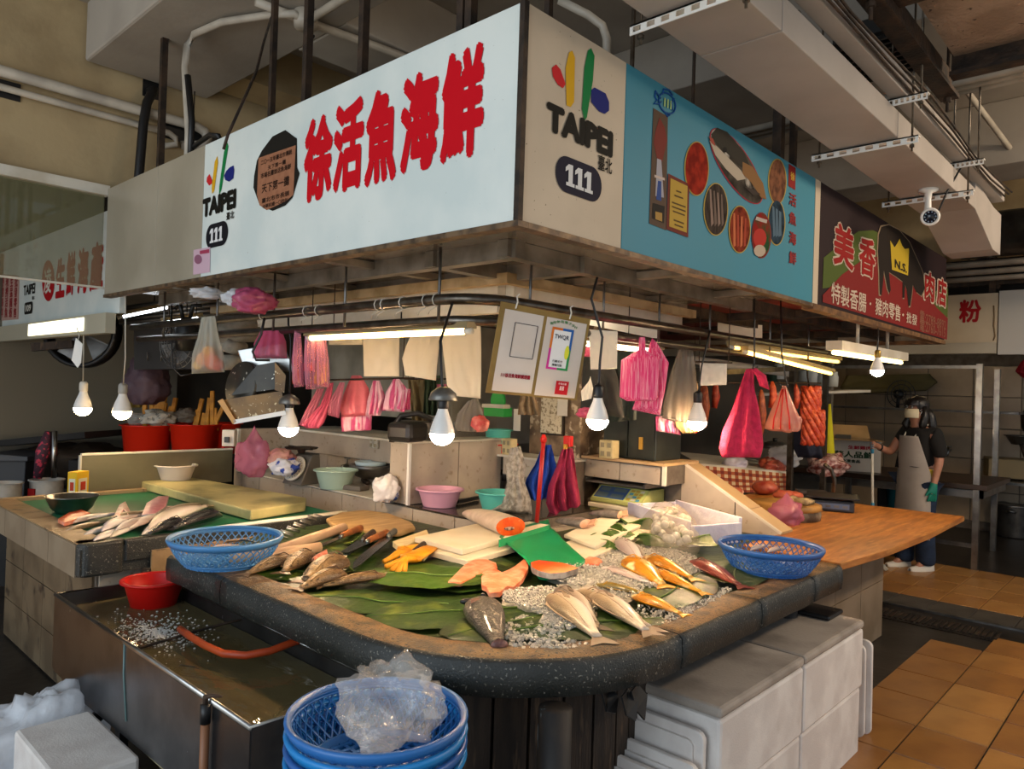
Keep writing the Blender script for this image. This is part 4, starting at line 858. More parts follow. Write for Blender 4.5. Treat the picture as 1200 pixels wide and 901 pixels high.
prof = [(-.5, .25, .3), (-.4, .5, .5), (-.2, .8, .75), (.05, .95, .92), (.3, 1, 1), (.5, 1, 1)]; vs = []; fs = []; n = 18
for x, w, hh in prof:
    for k in range(n): a_ = 2*pi*k/n; vs.append((x*L, cos(a_)*.075*w, max(0, (sin(a_)*.5+.46)*.09*hh)))
for i in range(len(prof)-1):
    for k in range(n): fs.append((i*n+k, (i+1)*n+k, (i+1)*n+(k+1) % n, i*n+(k+1) % n))
fs.append(tuple(range(n))); part('body', MB().add(vs, fs, True), mat('salmon_skin', '#e2cbb4', .35, col2='#cdb39b', scale=14, coat=.3), sal, 'pale skin', local=True)
vf = [(.5*L+.002, cos(2*pi*k/n)*.075, max(0, (sin(2*pi*k/n)*.5+.46)*.09)) for k in range(n)]; vf.append((.5*L+.006, 0, .038))
part('cut_face', MB().add(vf, [(k, (k+1) % n, n) for k in range(n)], True), mat('salmon_cut', '#f0651e', .35, col2='#e8500f', scale=30, col3='#f7a878', scale3=26, lo3=.6, hi3=.68, bump=.1), sal, 'orange cut face', local=True)
part('cavity', MB().ball((.5*L+.004, -.008, .034), .016, 12, 6, sx=.35, sy=1.7, sz=.6), mat('dark_cavity', '#5c2216', .5, col2='#d8a58c', scale=60), sal, local=True)
part('belly_flap', MB().add([(.45*L, .05, .004), (.5*L, .085, .003), (.1*L, .1, .004), (0, .07, .01)], [(0, 1, 2, 3)]), m_salmp, sal, solid=.006, local=True)
board([(652, 640), (690, 655), (772, 618), (735, 602)], .797, .825, 'white foam board holding two grey fish heads')
board([(661, 626), (698, 640), (771, 606), (735, 590)], .8265, .843, 'upper foam board under the cut fish heads')
m_gface = mat('pink_cut', '#e8b896', .45, col2='#dba37e', scale=24)
def cuthead(px, py, px2, py2, zb, r, label):
    a, b = az(px, py, zb), az(px2, py2, zb); L = (a-b).length; t = thing('cut_fish', label, 'fish', ((a.x+b.x)/2, (a.y+b.y)/2, zb), atan2(b.y-a.y, b.x-a.x)); n = 16
    prof = [(-.5, .2, .25), (-.38, .6, .55), (-.1, .9, .85), (.2, 1, 1), (.42, .95, .95)]; vs = []; fs = []
    for x, w, hh in prof:
        for k in range(n): q = 2*pi*k/n; vs.append((x*L, cos(q)*r*w, max(0, (sin(q)*.5+.46)*r*1.0*hh)))
    for i in range(len(prof)-1):
        for k in range(n): fs.append((i*n+k, (i+1)*n+k, (i+1)*n+(k+1) % n, i*n+(k+1) % n))
    fs.append(tuple(range(n))); part('skin', MB().add(vs, fs, True), mat('grey_skin', '#8f857b', .4, col2='#6d645c', scale=25, bump=.2, bscale=120, coat=.2), t, local=True)
    vf = [(.42*L, cos(2*pi*k/n)*r*.95, max(0, (sin(2*pi*k/n)*.5+.46)*r*.95)) for k in range(n)]+[(.5*L, 0, r*.4)]
    part('cut_face', MB().add(vf, [(k, (k+1) % n, n) for k in range(n)], True), m_gface, t, 'pale pink cut face', local=True)
    part('fin', MB().add([(.3*L, r*.5, r*.5), (.55*L, r*.9, r*.9), (.62*L, r*.2, r*.45), (.5*L, -.2*r, r*.3)], [(0, 1, 2, 3)]), m_gface, t, solid=.012, local=True)
cuthead(652, 612, 690, 620, .843, .052, 'grey fish head on the foam board, nearer the salmon')
cuthead(690, 603, 730, 608, .8435, .045, 'flat grey fish head on the foam board, below the scales')
# salmon bellies on the leaf
def slab_piece(pts, zb, h, m, label, name, cat='fish', edge=None):
    P = [az(x, y, zb+h) for x, y in pts]; c = sum((V(p) for p in P), V((0, 0, 0)))/len(P); t = thing(name, label, cat, (c.x, c.y, zb))
    n = len(P); vs = [(p.x, p.y, zb+.002) for p in P]+[(p.x, p.y, zb+h*.8) for p in P]+[(c.x+(p.x-c.x)*.86, c.y+(p.y-c.y)*.86, zb+h) for p in P]+[(c.x, c.y, zb+h*1.02)]
    fs = [(i, (i+1) % n, n+(i+1) % n, n+i) for i in range(n)]; fs2 = [(n+i, n+(i+1) % n, 2*n+(i+1) % n, 2*n+i) for i in range(n)]+[(2*n+i, 2*n+(i+1) % n, 3*n) for i in range(n)]
    part('flesh', MB().add(vs, fs2, True), m, t); part('skin_edge', MB().add(vs, fs, True), edge or m_skin, t); return t
w1 = slab_piece([(525, 680), (533, 672), (545, 660), (556, 654), (570, 654), (581, 658), (583, 664), (572, 667), (563, 670), (552, 676), (540, 681)], .80, .022, m_salmp, 'pink salmon belly piece at the left of the pair on the leaf', 'salmon_piece', edge=m_salmp)
w2 = slab_piece([(564, 676), (566, 668), (578, 664), (588, 670), (598, 666), (612, 658), (619, 651), (619, 664), (613, 676), (602, 686), (594, 685), (586, 692), (574, 693), (570, 686), (565, 684)], .80, .024, m_salmp, 'pink winged salmon piece at the right of the pair on the leaf', 'salmon_piece', edge=m_salmp)
slab_piece([(684, 655), (690, 651), (702, 653), (706, 657), (700, 660), (688, 659)], .815, .014, m_salmp, 'small pink fish scrap on the ice', 'fish_scrap', edge=m_salmp)
# green scoop tray with a salmon steak
m_gtray = mat('green_tray', '#0f9a5c', .35, col2='#0c8a50', scale=3)
T = [az(x, y, .80) for x, y in ((585, 642), (592, 634), (642, 620), (645, 630), (650, 634), (662, 648), (686, 664), (684, 667), (640, 681), (632, 680), (615, 664))]
c = sum((V(p) for p in T), V((0, 0, 0)))/len(T)
gt = thing('plastic_scoop', 'bright green plastic scoop tray leaning on the salmon board', 'tray', (c.x, c.y, .80))
hz = lambda p: .805+.045*max(0, min(1, ((p-az(660, 676, .8)).dot((az(600, 628, .8)-az(660, 676, .8)).normalized()))/.3))
# floor of the scoop rises towards its back wall
n = len(T); vs = []
for p in T: vs.append((p.x, p.y, hz(p)))
for p in T: d = (p-c); vs.append((c.x+d.x*.88, c.y+d.y*.88, hz(c+d*.88)-.006))
vs.append((c.x, c.y, hz(c)-.006))
part('tray', MB().add(vs, [(i, (i+1) % n, n+(i+1) % n, n+i) for i in range(n)]+[(n+i, n+(i+1) % n, 2*n) for i in range(n)], True), m_gtray, gt, solid=.004)
a, b = az(585, 640, .84), az(643, 622, .84)
part('back_wall', MB().add([(a.x, a.y, .835), (b.x, b.y, .835), (b.x+.012, b.y+.012, .865), (a.x+.012, a.y+.012, .865)], [(0, 1, 2, 3)]), m_gtray, gt, solid=.006)
slab_piece([(622, 657), (630, 655), (645, 657), (662, 659), (678, 664), (660, 669), (645, 670), (632, 667), (624, 663)], .818, .03, m_salm, 'orange salmon steak lying in the green scoop', 'salmon_steak')

# ------------------------------------------------------------------ knives, paper sleeves, gloves, skewers, boards
m_blade = mat('knife_blade', '#8e908f', .22, 1, col2='#6f716f', scale=20, stretch=(1, 6, 1)); m_hdl = mat('knife_handle', '#a5602c', .5, col2='#7a4420', scale=18); m_hdk = mat('knife_handle_dark', '#3b2a20', .55)
def knife(tip, heel, end, zb, bw, label, hm, wrap=False, pointed=True):
    a, b, e = az(*tip, zb), az(*heel, zb+.01), az(*end, zb+.02); rz = atan2(a.y-b.y, a.x-b.x); L = (a-b).length; Lh = (b-e).length
    t = thing('knife', label, 'knife', (b.x, b.y, zb), rz, 'knives on the leaves')
    pts = [(0, -bw/2), (L*.6, -bw/2), (L*.85, -bw*.3), (L, bw*.3), (L*.9, bw/2), (0, bw/2)] if pointed else [(0, -bw/2), (L, -bw/2), (L, bw/2), (0, bw/2)]
    part('blade', MB().prism(pts, .004, .008), m_blade, t, local=True)
    part('ferrule', MB().lathe([(.009, 0), (.009, .018)], n=10, mx=Matrix.Translation((.004, 0, .012)) @ Matrix.Rotation(-pi/2, 4, 'Y')), m_steel, t, local=True)
    pr = []; N = 14
    for i in range(N+1): pr.append(((.0125+.004*(i/N)+(.0018*(i % 2) if wrap else 0)), .014+(Lh-.014)*i/N))
    pr += [(.010, Lh+.008)]
    part('handle', MB().lathe(pr, n=10, mx=Matrix.Translation((0, 0, .014)) @ Matrix.Rotation(-pi/2, 4, 'Y')), hm, t, local=True)
    return t
knife((366, 645), (399, 629), (422, 617), .805, .03, 'narrow knife with a ribbed orange handle beside the paper sleeve', m_hdl, True, False)
knife((403, 651), (425, 633), (429, 622), .806, .05, 'broad knife with a dark short handle among the brown fish heads', m_hdk, False, False)
knife((404, 649), (430, 635), (447, 622), .812, .032, 'knife with a ribbed brown handle lying over the broad blade', m_hdl, True, False)
knife((410, 668), (455, 629), (463, 621), .809, .045, 'large pointed chef knife with a grey handle', mat('knife_handle_grey', '#55544f', .5))
knife((455, 671), (484, 648), (501, 637), .811, .03, 'knife with a black riveted handle half under the yellow gloves', m_hdk)
m_cardt = mat('paper_sleeve', '#c9a98a', .7, col2='#b8977a', scale=8)
def tubeobj(a, b, r, zb, label):
    p, q = az(*a, zb+r), az(*b, zb+r); t = thing('paper_tube', label, 'tube', (p.x, p.y, zb)); d = (q-p)
    part('tube', MB().tube([p, q], r, 16, caps=False), m_cardt, t, solid=.003); return t
tubeobj((310, 650), (403, 618), .021, .80, 'long beige cardboard tube lying over a shorter one')
tubeobj((271, 656), (375, 641), .02, .80, 'beige cardboard tube with a grey mouth near the blue strainer')
tubeobj((312, 657), (372, 641), .018, .7995, 'short beige cardboard tube in front by the brown fish')
# yellow gloves: a folded pair, five fingers each
m_glove = mat('yellow_glove', '#f0a010', .55, col2='#d98a08', scale=12, bump=.1)
def glove(cuff, tips, zb, label, w=.07):
    a = az(*cuff, zb); t = thing('glove', label, 'glove', (a.x, a.y, zb), 0, 'pair of yellow rubber gloves'); fm = az(*tips[2], zb); d = (fm-a); d.z = 0; L = d.length; d.normalize(); s = V((-d.y, d.x, 0)); mb = MB()
    rings = []
    for i, (x, ww, hh) in enumerate(((0, .9, .7), (.2, .95, .85), (.45, 1.0, 1), (.62, .95, 1))):
        rings.append([a+d*(L*x)+s*(cos(2*pi*k/14)*w/2*ww)+V((0, 0, max(0, (sin(2*pi*k/14)*.5+.5)*.03*hh))) for k in range(14)])
    vs = [p for r in rings for p in r]; fs = [(i*14+k, i*14+(k+1) % 14, (i+1)*14+(k+1) % 14, (i+1)*14+k) for i in range(3) for k in range(14)]+[tuple(range(13, -1, -1)), tuple(42+k for k in range(14))]
    part('palm', mb.add(vs, fs, True), m_glove, t)
    for k, tp in enumerate(tips):
        q = az(*tp, zb+.006); b0 = a+d*(L*.55)+s*(w/2*(.75-.5*k))+V((0, 0, .014)); mid = (b0+q)/2+V((0, 0, .012+.003*(k % 2)))
        part('finger', MB().tube([b0, mid, q], [.0115, .012, .010], 10), m_glove, t)
    return t
glove((503, 645), [(452, 664), (459, 668), (466, 670), (474, 669), (492, 655)], .817, 'upper yellow rubber glove lying on a knife', .085)
glove((497, 642), [(450, 658), (454, 656), (462, 654), (470, 650), (480, 648)], .808, 'yellow rubber glove underneath its mate', .075)
# round wooden chopping board, pale boards
c = az(437, 617, .81); cb = thing('chopping_board', 'wide round-edged wooden chopping board behind the knife handles', 'board', (c.x, c.y, .80))
P = [az(x, y, .812) for x, y in ((382, 607), (398, 600), (426, 597), (456, 601), (482, 611), (487, 617), (470, 623), (440, 624), (408, 619), (388, 613))]
part('board', MB().prism([(p.x, p.y) for p in P], .786, .812), mat('round_board', '#b0905f', .5, col2='#94754a', scale=5, stretch=(1, 5, 5)), cb, bev=.01)
board([(460, 634), (470, 642), (503, 626), (500, 620)], .80, .826, 'narrow pale plank on edge behind the yellow gloves', 'wood_plank', m_wood2)
board([(478, 652), (486, 638), (505, 646), (497, 655)], .80, .812, 'small square pale board under the yellow gloves', 'wood_plank', m_wood2)
for k in range(12):
    a, b = az(321+k*4.0+(k % 2)*3, 625-k*2.1, .836), az(338+k*3.3+(k % 2)*3, 631-k*2.4, .812)
    sk = solo('skewer', MB().tube([a, b], .0045, 6), m_steel, '%s metal skewer from the left in the row behind the blue strainer' % ('first', 'second', 'third', 'fourth', 'fifth', 'sixth', 'seventh', 'eighth', 'ninth', 'tenth', 'eleventh', 'twelfth')[k], 'skewer', 'row of metal skewers')
# ------------------------------------------------------------------ steel fish tank in front of the counter
tk = thing('fish_tank', 'stainless steel tank of murky water standing along the left side of the counter', 'tank', (1.15, 2.5, 0))
m_tank = mat('tank_steel', '#6f7072', .3, .95, col2='#5a5b5e', scale=6, bump=.03, bscale=12, col3='#b9bcc0', scale3=30, lo3=.74, hi3=.76)
X0, X1, Y0, Y1, ZR = .945, 1.37, 1.745, 3.345, .64
def vface(p): return MB().add(p, [tuple(range(len(p)))])
part('side_panel', MB().add([(X0, Y1, ZR), (X0, Y0, ZR), (X0, Y0, .36), (X0, 2.2, .35), (X0, 2.95, .325), (X0, Y1, .345)], [(0, 1, 2, 3, 4, 5)]), m_tank, tk, solid=.006)
part('side_panel', vface([(X1, Y1, ZR), (X1, Y0, ZR), (X1, Y0, .34), (X1, Y1, .34)]), m_tank, tk, solid=.006)
part('end_panel', vface([(X0, Y1, ZR), (X1, Y1, ZR), (X1, Y1, .34), (X0, Y1, .34)]), m_tank, tk, solid=.006)
part('end_panel', vface([(X0, Y0, ZR), (X1, Y0, ZR), (X1, Y0, .34), (X0, Y0, .34)]), m_tank, tk, solid=.006)
part('floor_panel', MB().bx(X0, X1, Y0, Y1, .34, .35), mat('tank_floor', '#a3966f', .6, col2='#6f664c', scale=4), tk)
part('rim', MB().tube([(X0, Y0, ZR), (X1, Y0, ZR), (X1, Y1, ZR), (X0, Y1, ZR)], .008, 8, closed=True), m_steel, tk)
part('seam', MB().tube([ax(146, 752, X0-.004)+V((0, 0, .0)), ax(145, 790, X0-.004), ax(148, 845, X0-.004)], .004, 5), mat('sealant', '#5f7a78', .5), tk)
lg = MB()
for y in (2.15, 2.75):
    part('leg', MB().bar((1.02, y+.06, 0), (1.0, y, .34), .045, .03, up=(1, 0, 0)), m_dsteel, tk)
    part('leg', MB().bar((1.3, y+.06, 0), (1.3, y, .34), .045, .03, up=(1, 0, 0)), m_dsteel, tk)
part('leg', MB().bar((.99, 2.25, 0), (.98, 2.34, .34), .05, .02, up=(1, 0, 0)), m_steel, tk)
part('drain_stub', MB().tube([(.98, 2.86, .33), (.95, 2.86, .30)], .022, 10), m_black, tk)
m_water = bpy.data.materials.new('tank_water'); m_water.use_nodes = True; nt = m_water.node_tree
for n_ in list(nt.nodes): nt.nodes.remove(n_)
o_ = nt.nodes.new('ShaderNodeOutputMaterial'); g_ = nt.nodes.new('ShaderNodeBsdfGlossy'); t_ = nt.nodes.new('ShaderNodeBsdfTransparent'); d_ = nt.nodes.new('ShaderNodeBsdfDiffuse'); f_ = nt.nodes.new('ShaderNodeFresnel'); mx1 = nt.nodes.new('ShaderNodeMixShader'); mx2 = nt.nodes.new('ShaderNodeMixShader')
g_.inputs['Roughness'].default_value = .03; t_.inputs[0].default_value = lin('#b8ae8c'); d_.inputs[0].default_value = lin('#94865e'); f_.inputs[0].default_value = 1.33; mx1.inputs[0].default_value = .42
nz_ = nt.nodes.new('ShaderNodeTexNoise'); nz_.inputs['Scale'].default_value = 9; bp_ = nt.nodes.new('ShaderNodeBump'); bp_.inputs['Strength'].default_value = .12; bp_.inputs['Distance'].default_value = .02
L_ = nt.links; L_.new(nz_.outputs['Fac'], bp_.inputs['Height'])
for q_ in (g_, f_): L_.new(bp_.outputs[0], q_.inputs['Normal'])
L_.new(t_.outputs[0], mx1.inputs[1]); L_.new(d_.outputs[0], mx1.inputs[2]); L_.new(f_.outputs[0], mx2.inputs[0]); L_.new(mx1.outputs[0], mx2.inputs[1]); L_.new(g_.outputs[0], mx2.inputs[2]); L_.new(mx2.outputs[0], o_.inputs[0])
bc = az(184, 742, .585)
wt = MB().grid(lambda u, v: (X0+.006+u*(X1-X0-.012), Y0+.006+v*(Y1-Y0-.012), .585+.004*noise.noise(V((u*9, v*24, 0)))*(3 if hypot(X0+u*.42-bc.x, Y0+v*1.6-bc.y) < .2 else .5)), 24, 80)
solo('water', wt, m_water, 'murky brownish water filling the steel fish tank', 'water', kind='stuff')
random.seed(3); fo = MB()
for k in range(900):
    a_, r_ = random.uniform(0, 2*pi), abs(random.gauss(0, .11)); x, y = bc.x+r_*cos(a_)*.75, bc.y+r_*sin(a_)*1.3
    if X0+.02 < x < X1-.02: s_ = random.uniform(.0018, .0055); fo.ball((x, y, .588), s_, 6, 4, sz=.6)
solo('foam_bubbles', fo, mat('bubble', '#e8e6e0', .1, spec=.8, alpha=.85), 'white bubbles churning on the tank water beside the red bowl', 'bubbles', kind='stuff')
fish('dark', (190, 783), (286, 800), .555, 'dark live fish swimming near the water surface in the tank', H=.2, T=.7, side=1)
fish('dark', (252, 770), (236, 742), .54, 'pale-bellied fish nose down near the hose in the tank', H=.26, T=.7)
fish('dark', (320, 838), (345, 820), .54, 'dark fish near the right end of the tank', H=.25, T=.7)
fish('dark', (380, 785), (330, 800), .50, 'dim dark fish deep under the orange hose', H=.2, T=.7)
a, b = az(310, 719, .63), az(150, 763, .60)
solo('divider_rod', MB().tube([a, az(262, 731, .615), az(236, 738, .60), b], .005, 6), m_iron, 'thin dark rod lying across the fish tank', 'rod')
H_ = [az(211, 737, .60), az(222, 745, .625), az(240, 756, .63), az(262, 766, .632), az(288, 768, .634), az(316, 763, .637), az(345, 752, .645), az(371, 746, .65)]
m_hose = mat('orange_hose', '#c8521f', .45, col2='#b0401a', scale=6)
hs = thing('hose', 'orange rubber hose curving over the tank water', 'hose', H_[3]); part('tube', MB().tube(H_, .0125, 10), m_hose, hs); part('opening', MB().tube([H_[0]+(H_[0]-H_[1])*.02, H_[0]+(H_[0]-H_[1])*.05], .010, 10), m_black, hs)
def basin(c, R, h, m, name, label, cat='bowl', rb=.72, lip=.012, n=32, grp=None, dirty=None):
    t = thing(name, label, cat, c, 0, grp)
    part('bowl', MB().lathe([(R*rb, 0), (R*(rb+.02), .004), (R*.97, h-.006), (R*.985, h-.004), (R+lip, h-.004), (R+lip, h+.004), (R*.97, h+.005), (R*.95, h), (R*(rb-.02), .008), (0, .008)], n=n, capb=True, capt=False), m, t, local=True)
    return t
cR = az(181, 679, .685); basin((cR.x, cR.y, .578), .118, .107, m_red, 'plastic_bowl', 'bright red plastic bowl floating in the far end of the fish tank')
# hook pole hanging on the tank
a, b, c_ = ax(241, 830, .925), ax(242, 902, .925), ax(249, 815, .93)
hk = thing('hook_pole', 'wooden-handled hook hanging on the near side of the tank', 'tool', (a.x, a.y, a.z-.25))
part('handle', MB().tube([a+V((0, 0, -.04)), a+V((0, 0, -.32))], .012, 10), mat('hook_wood', '#8a5a3a', .5), hk); part('grip', MB().tube([a+V((0, 0, .012)), a+V((0, 0, -.04))], .0145, 10), m_black, hk)
part('hook', MB().tube([a, a+V((0, .003, .03)), c_, ax(260, 816, .945)], [.008, .008, .006, .003], 8), m_iron, hk)

# ------------------------------------------------------------------ perforated blue baskets
m_bb = [mat('basket_blue', '#2f6fb4', .38), mat('basket_light_blue', '#1f86cc', .38), mat('basket_mid_blue', '#2a62a8', .38), mat('basket_steel_blue', '#4a86bd', .4)]
def basket(c, R, h, m, label, rb=.72, N=44, group=None, name='strainer_basket', rows=5):
    t = thing(name, label, 'basket', c, 0, group)
    P = lambda a, v: ((R*rb+(R-R*rb)*(1-(1-v)**1.7))*cos(a), (R*rb+(R-R*rb)*(1-(1-v)**1.7))*sin(a), .006+v*(h-.012))
    part('rim', MB().lathe([(R-.004, h-.02), (R+.004, h-.022), (R+.013, h-.004), (R+.011, h+.003), (R+.002, h+.004), (R-.004, h-.004)], n=48, capb=False, capt=False), m, t, local=True)
    lt = MB()
    for k in range(N):
        for s in (1, -1):
            a0 = 2*pi*k/N; lt.tube([P(a0+s*.34*v, .10+v*.82) for v in (0, .33, .66, 1)], .0026 if R > .15 else .002, 4, smooth=False, caps=False)
    for v in (.1, .9): lt.tube([P(2*pi*k/36, v) for k in range(36)], .004, 4, closed=True)
    part('lattice', lt, m, t, local=True)
    part('band', MB().lathe([(P(0, .92)[0], P(0, .92)[2]), (P(0, 1)[0]+.002, P(0, 1)[2])], n=48, capb=False, capt=False), m, t, local=True, solid=.003)
    bs_ = MB().lathe([(R*rb-.003, 0), (R*rb+.004, .02)], n=36, capb=False, capt=False)
    for k in range(-5, 6): w = sqrt(max(0, 1-(k/5.6)**2))*R*rb; bs_.bx(-w, w, k*R*rb/5.6-.005, k*R*rb/5.6+.005, .001, .006); bs_.bx(k*R*rb/5.6-.005, k*R*rb/5.6+.005, -w, w, .001, .005)
    part('base', bs_, m, t, local=True); return t
bq = ad(443, 835, 1.72)
bl = ('topmost blue basket of the stack, holding a clear plastic bag', 'bright blue basket second from the top of the stack', 'mid blue basket third from the top of the stack', 'light blue basket at the bottom of the stack')
for k in range(4): basket((bq.x, bq.y, bq.z-.125-.03*k), .198, .125, m_bb[(0, 1, 2, 1)[k]], bl[k], .74, group='stack of blue baskets in front of the counter')
c = az(265, 629, .905); basket((c.x, c.y, .802), .205, .105, m_bb[3], 'blue strainer of fish on the left end of the stone rim', .74)
for k, (a, b) in enumerate((((236, 634), (258, 631)), ((262, 633), (292, 632)), ((248, 638), (280, 637)), ((278, 630), (302, 634)))):
    fish(('dark', 'brown', 'pale', 'dark')[k], a, b, .848+.006*k, ('dark fish at the left in the left blue strainer', 'brown fish in the middle of the left blue strainer', 'pale fish in front in the left blue strainer', 'dark fish at the right in the left blue strainer')[k], H=.22, group='fish in the left blue strainer', fins=False, eye=False)
c2 = az(903, 640, .905); basket((c2.x, c2.y, .806), .2, .105, m_bb[2], 'blue strainer on the right end of the stone rim beside the wooden table', .74)
for k, (a, b) in enumerate((((880, 642), (905, 638)), ((900, 644), (926, 641)))):
    fish('pale', a, b, .852, ('pale pink fish at the left in the right blue strainer', 'pale pink fish at the right in the right blue strainer')[k], H=.3, group='fish in the right blue strainer', fins=False, eye=False)

# ------------------------------------------------------------------ plastic bags: crumpled thin skins
m_clear = mat('clear_film', '#e6e0d8', .08, alpha=.24, spec=1.0, bump=.9, bscale=10)
m_film = mat('white_film', '#f2f5fa', .25, alpha=.78, bump=.9, bscale=9, translucent=.35)
m_pink = mat('pink_film', '#e0668c', .28, alpha=.82, bump=.3, bscale=20, translucent=.4)
m_pinkc = mat('clear_pink_film', '#d97f9f', .2, alpha=.6, bump=.4, bscale=20, translucent=.35)
m_hot = mat('hot_pink', '#e23c86', .5, col2='#f0a3c4', scale=18, stretch=(14, 14, .3), lo=.5, hi=.56, translucent=.3)
m_ptow = mat('pink_towel', '#c8264e', .95, col2='#b01e42', scale=30, bump=.35, bscale=160)
m_grey = mat('grey_film', '#8d8478', .25, alpha=.7, bump=.4, bscale=18, translucent=.3)
def crumple(c, r, label, m, seed=1, amp=.35, sz=1, name='plastic_bag', cat='bag', sx=1, sy=1, neck=None, group=None, n=40):
    mb = MB()
    def f(u, v):
        th, ph = 2*pi*u, pi*v; d = V((sin(ph)*cos(th), sin(ph)*sin(th), -cos(ph)))
        k = 1+amp*noise.noise(d*1.7+V((seed*5.1, 0, 0)))+amp*.55*noise.noise(d*4.3+V((0, seed*3.3, 0)))+amp*.28*abs(noise.noise(d*9+V((seed, 0, 1))))
        if neck and v > .72: k *= 1-(v-.72)/.28*(1-neck)
        z = d.z*r*k*sz
        if neck and v > .8: z = d.z*r*sz*(1+(v-.8)*2.2)
        return (c[0]+d.x*r*k*sx, c[1]+d.y*r*k*sy, max(c[2]+z, c[2]-r*sz*.92))
    mb.grid(f, n, n*2//3, wrap=True); return solo(name, mb, m, label, cat, group)
crumple(ad(462, 822, 1.63), .105, 'clear crumpled plastic bag stuffed into the top blue basket', m_clear, 4, .55, .75)
_b = az(42, 935, 0); crumple((_b.x, _b.y, .2), .2, 'white translucent rubbish bag on the floor at the lower left', m_film, 9, .4, .95)
crumple((1.28, 1.16, .30), .13, 'pale plastic bag on the floor behind the stack of blue baskets', mat('beige_film', '#cfc4b2', .3, alpha=.9, bump=.6, bscale=14), 13, .35, .85)
# foam box added to carry the stack, and the blue-white one behind the rubbish bag
m_dlid = mat('dirty_shaded_foam', '#a89c90', .75, col2='#857b71', scale=4, bump=.1, bscale=90, col3='#c9bdb0', scale3=3, lo3=.55, hi3=.7)  # dirt plus the shade under the rim, both put into the lid colour
def foambox(x0, x1, y0, y1, z0, z1, label, group=None, lid=True, bev=.012):
    t = thing('foam_box', label, 'box', ((x0+x1)/2, (y0+y1)/2, z0), 0, group)
    zl = z1-.035 if lid else z1
    part('body', MB().bx(x0, x1, y0, y1, z0, zl-.002), m_styro, t, bev=bev)
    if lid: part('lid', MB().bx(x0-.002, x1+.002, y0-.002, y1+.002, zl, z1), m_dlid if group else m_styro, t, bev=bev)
    return t
foambox(.9, 1.2, 1.25, 1.55, 0, bq.z-.125-.03*3-.003, 'added white foam box under the stack of blue baskets')
foambox(.70, .93, 2.40, 2.86, 0, .34, 'white foam box behind the rubbish bag under the fish tank', lid=False)
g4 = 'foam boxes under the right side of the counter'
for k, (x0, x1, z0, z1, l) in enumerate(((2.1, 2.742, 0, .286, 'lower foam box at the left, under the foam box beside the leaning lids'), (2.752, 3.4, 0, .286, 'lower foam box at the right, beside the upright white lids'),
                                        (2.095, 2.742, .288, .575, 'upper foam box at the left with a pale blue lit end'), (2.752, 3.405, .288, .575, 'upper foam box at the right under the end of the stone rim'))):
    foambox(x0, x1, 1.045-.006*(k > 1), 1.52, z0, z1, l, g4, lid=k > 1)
bl_ = thing('black_tray', 'black plastic lid standing at the back edge of the upper right foam box', 'lid', (3.41, 1.3, .575)); part('plate', MB().bx(3.25, 3.42, 1.13, 1.5, .577, .597), m_black, bl_, bev=.008)
def lid(c, w, h, tilt, rz, label, grp, th=.022):
    t = thing('foam_sheet', label, 'lid', c, rz, grp)
    mx = Matrix.Rotation(tilt, 4, 'Y') @ Matrix(((0, 0, 1, 0), (1, 0, 0, 0), (0, 1, 0, 0), (0, 0, 0, 1)))
    part('plate', MB().prism(rrect(-w/2, w/2, 0, h, .03), -th/2, th/2, mx=mx), m_styro, t, local=True, bev=.004)
    part('step', MB().prism(rrect(-w/2+.03, w/2-.03, .03, h-.03, .025), -th/2-.012, -th/2, mx=mx), m_styro, t, local=True, bev=.003); return t
for k, (x, w, h, tl) in enumerate(((2.05, .46, .50, .02), (1.985, .46, .42, .05), (1.93, .46, .385, .06), (1.86, .46, .35, .06), (1.79, .48, .30, .05), (1.72, .48, .26, .05))):
    lid((x, 1.30-.01*k, .004), w, h, tl, 0, ('tall foam lid leaning on the end of the left upper foam box', 'second foam lid from the foam box end', 'third foam lid from the foam box end', 'fourth foam lid from the foam box end', 'fifth foam lid from the foam box end', 'outermost low foam lid beside the black post')[k], 'foam lids leaning under the counter')
for k, (x, h) in enumerate(((3.47, .44), (3.53, .42), (3.585, .43))):
    lid((x+.02, 1.31-.012*k, .004), .46, h, -.03, 0, ('upright foam lid touching the right foam boxes', 'middle one of the three upright foam lids right of the foam boxes', 'outer upright foam lid standing free on the floor')[k], 'foam lids right of the foam boxes')

# ------------------------------------------------------------------ right part of the counter: bag of balls, tray, scales
P = [az(x, y, .80) for x, y in ((756, 612), (792, 600), (815, 628), (808, 652), (780, 645), (757, 626))]; c = sum((V(p) for p in P), V((0, 0, 0)))/len(P)
nb = thing('bag_of_balls', 'net bag of small white fish balls beside the foam tray', 'bag', (c.x, c.y, .80))
random.seed(8); bm_ = MB().ball((0, 0, 0), .021, 12, 8).mesh('ball', mat('fish_ball', '#d6d2c8', .35, col2='#c2beb4', scale=30)); cnt = 0
while cnt < 64:
    u, v = random.uniform(-1, 1), random.uniform(-1, 1)
    if u*u+v*v > 1: continue
    o = bpy.data.objects.new('ball', bm_); COL.objects.link(o); o.parent = nb; e1 = (az(808, 640, .8)-az(760, 606, .8))/2; e2 = (az(800, 612, .8)-az(765, 640, .8))/2
    q = e1*u*.9+e2*v*.8; zz = random.uniform(0, 1)
    o.location = (q.x, q.y, .02+zz*.085*(1-u*u*.6-v*v*.4)); cnt += 1
e1 = (az(810, 645, .8)-az(757, 606, .8))/2; e2 = (az(803, 610, .8)-az(764, 640, .8))/2
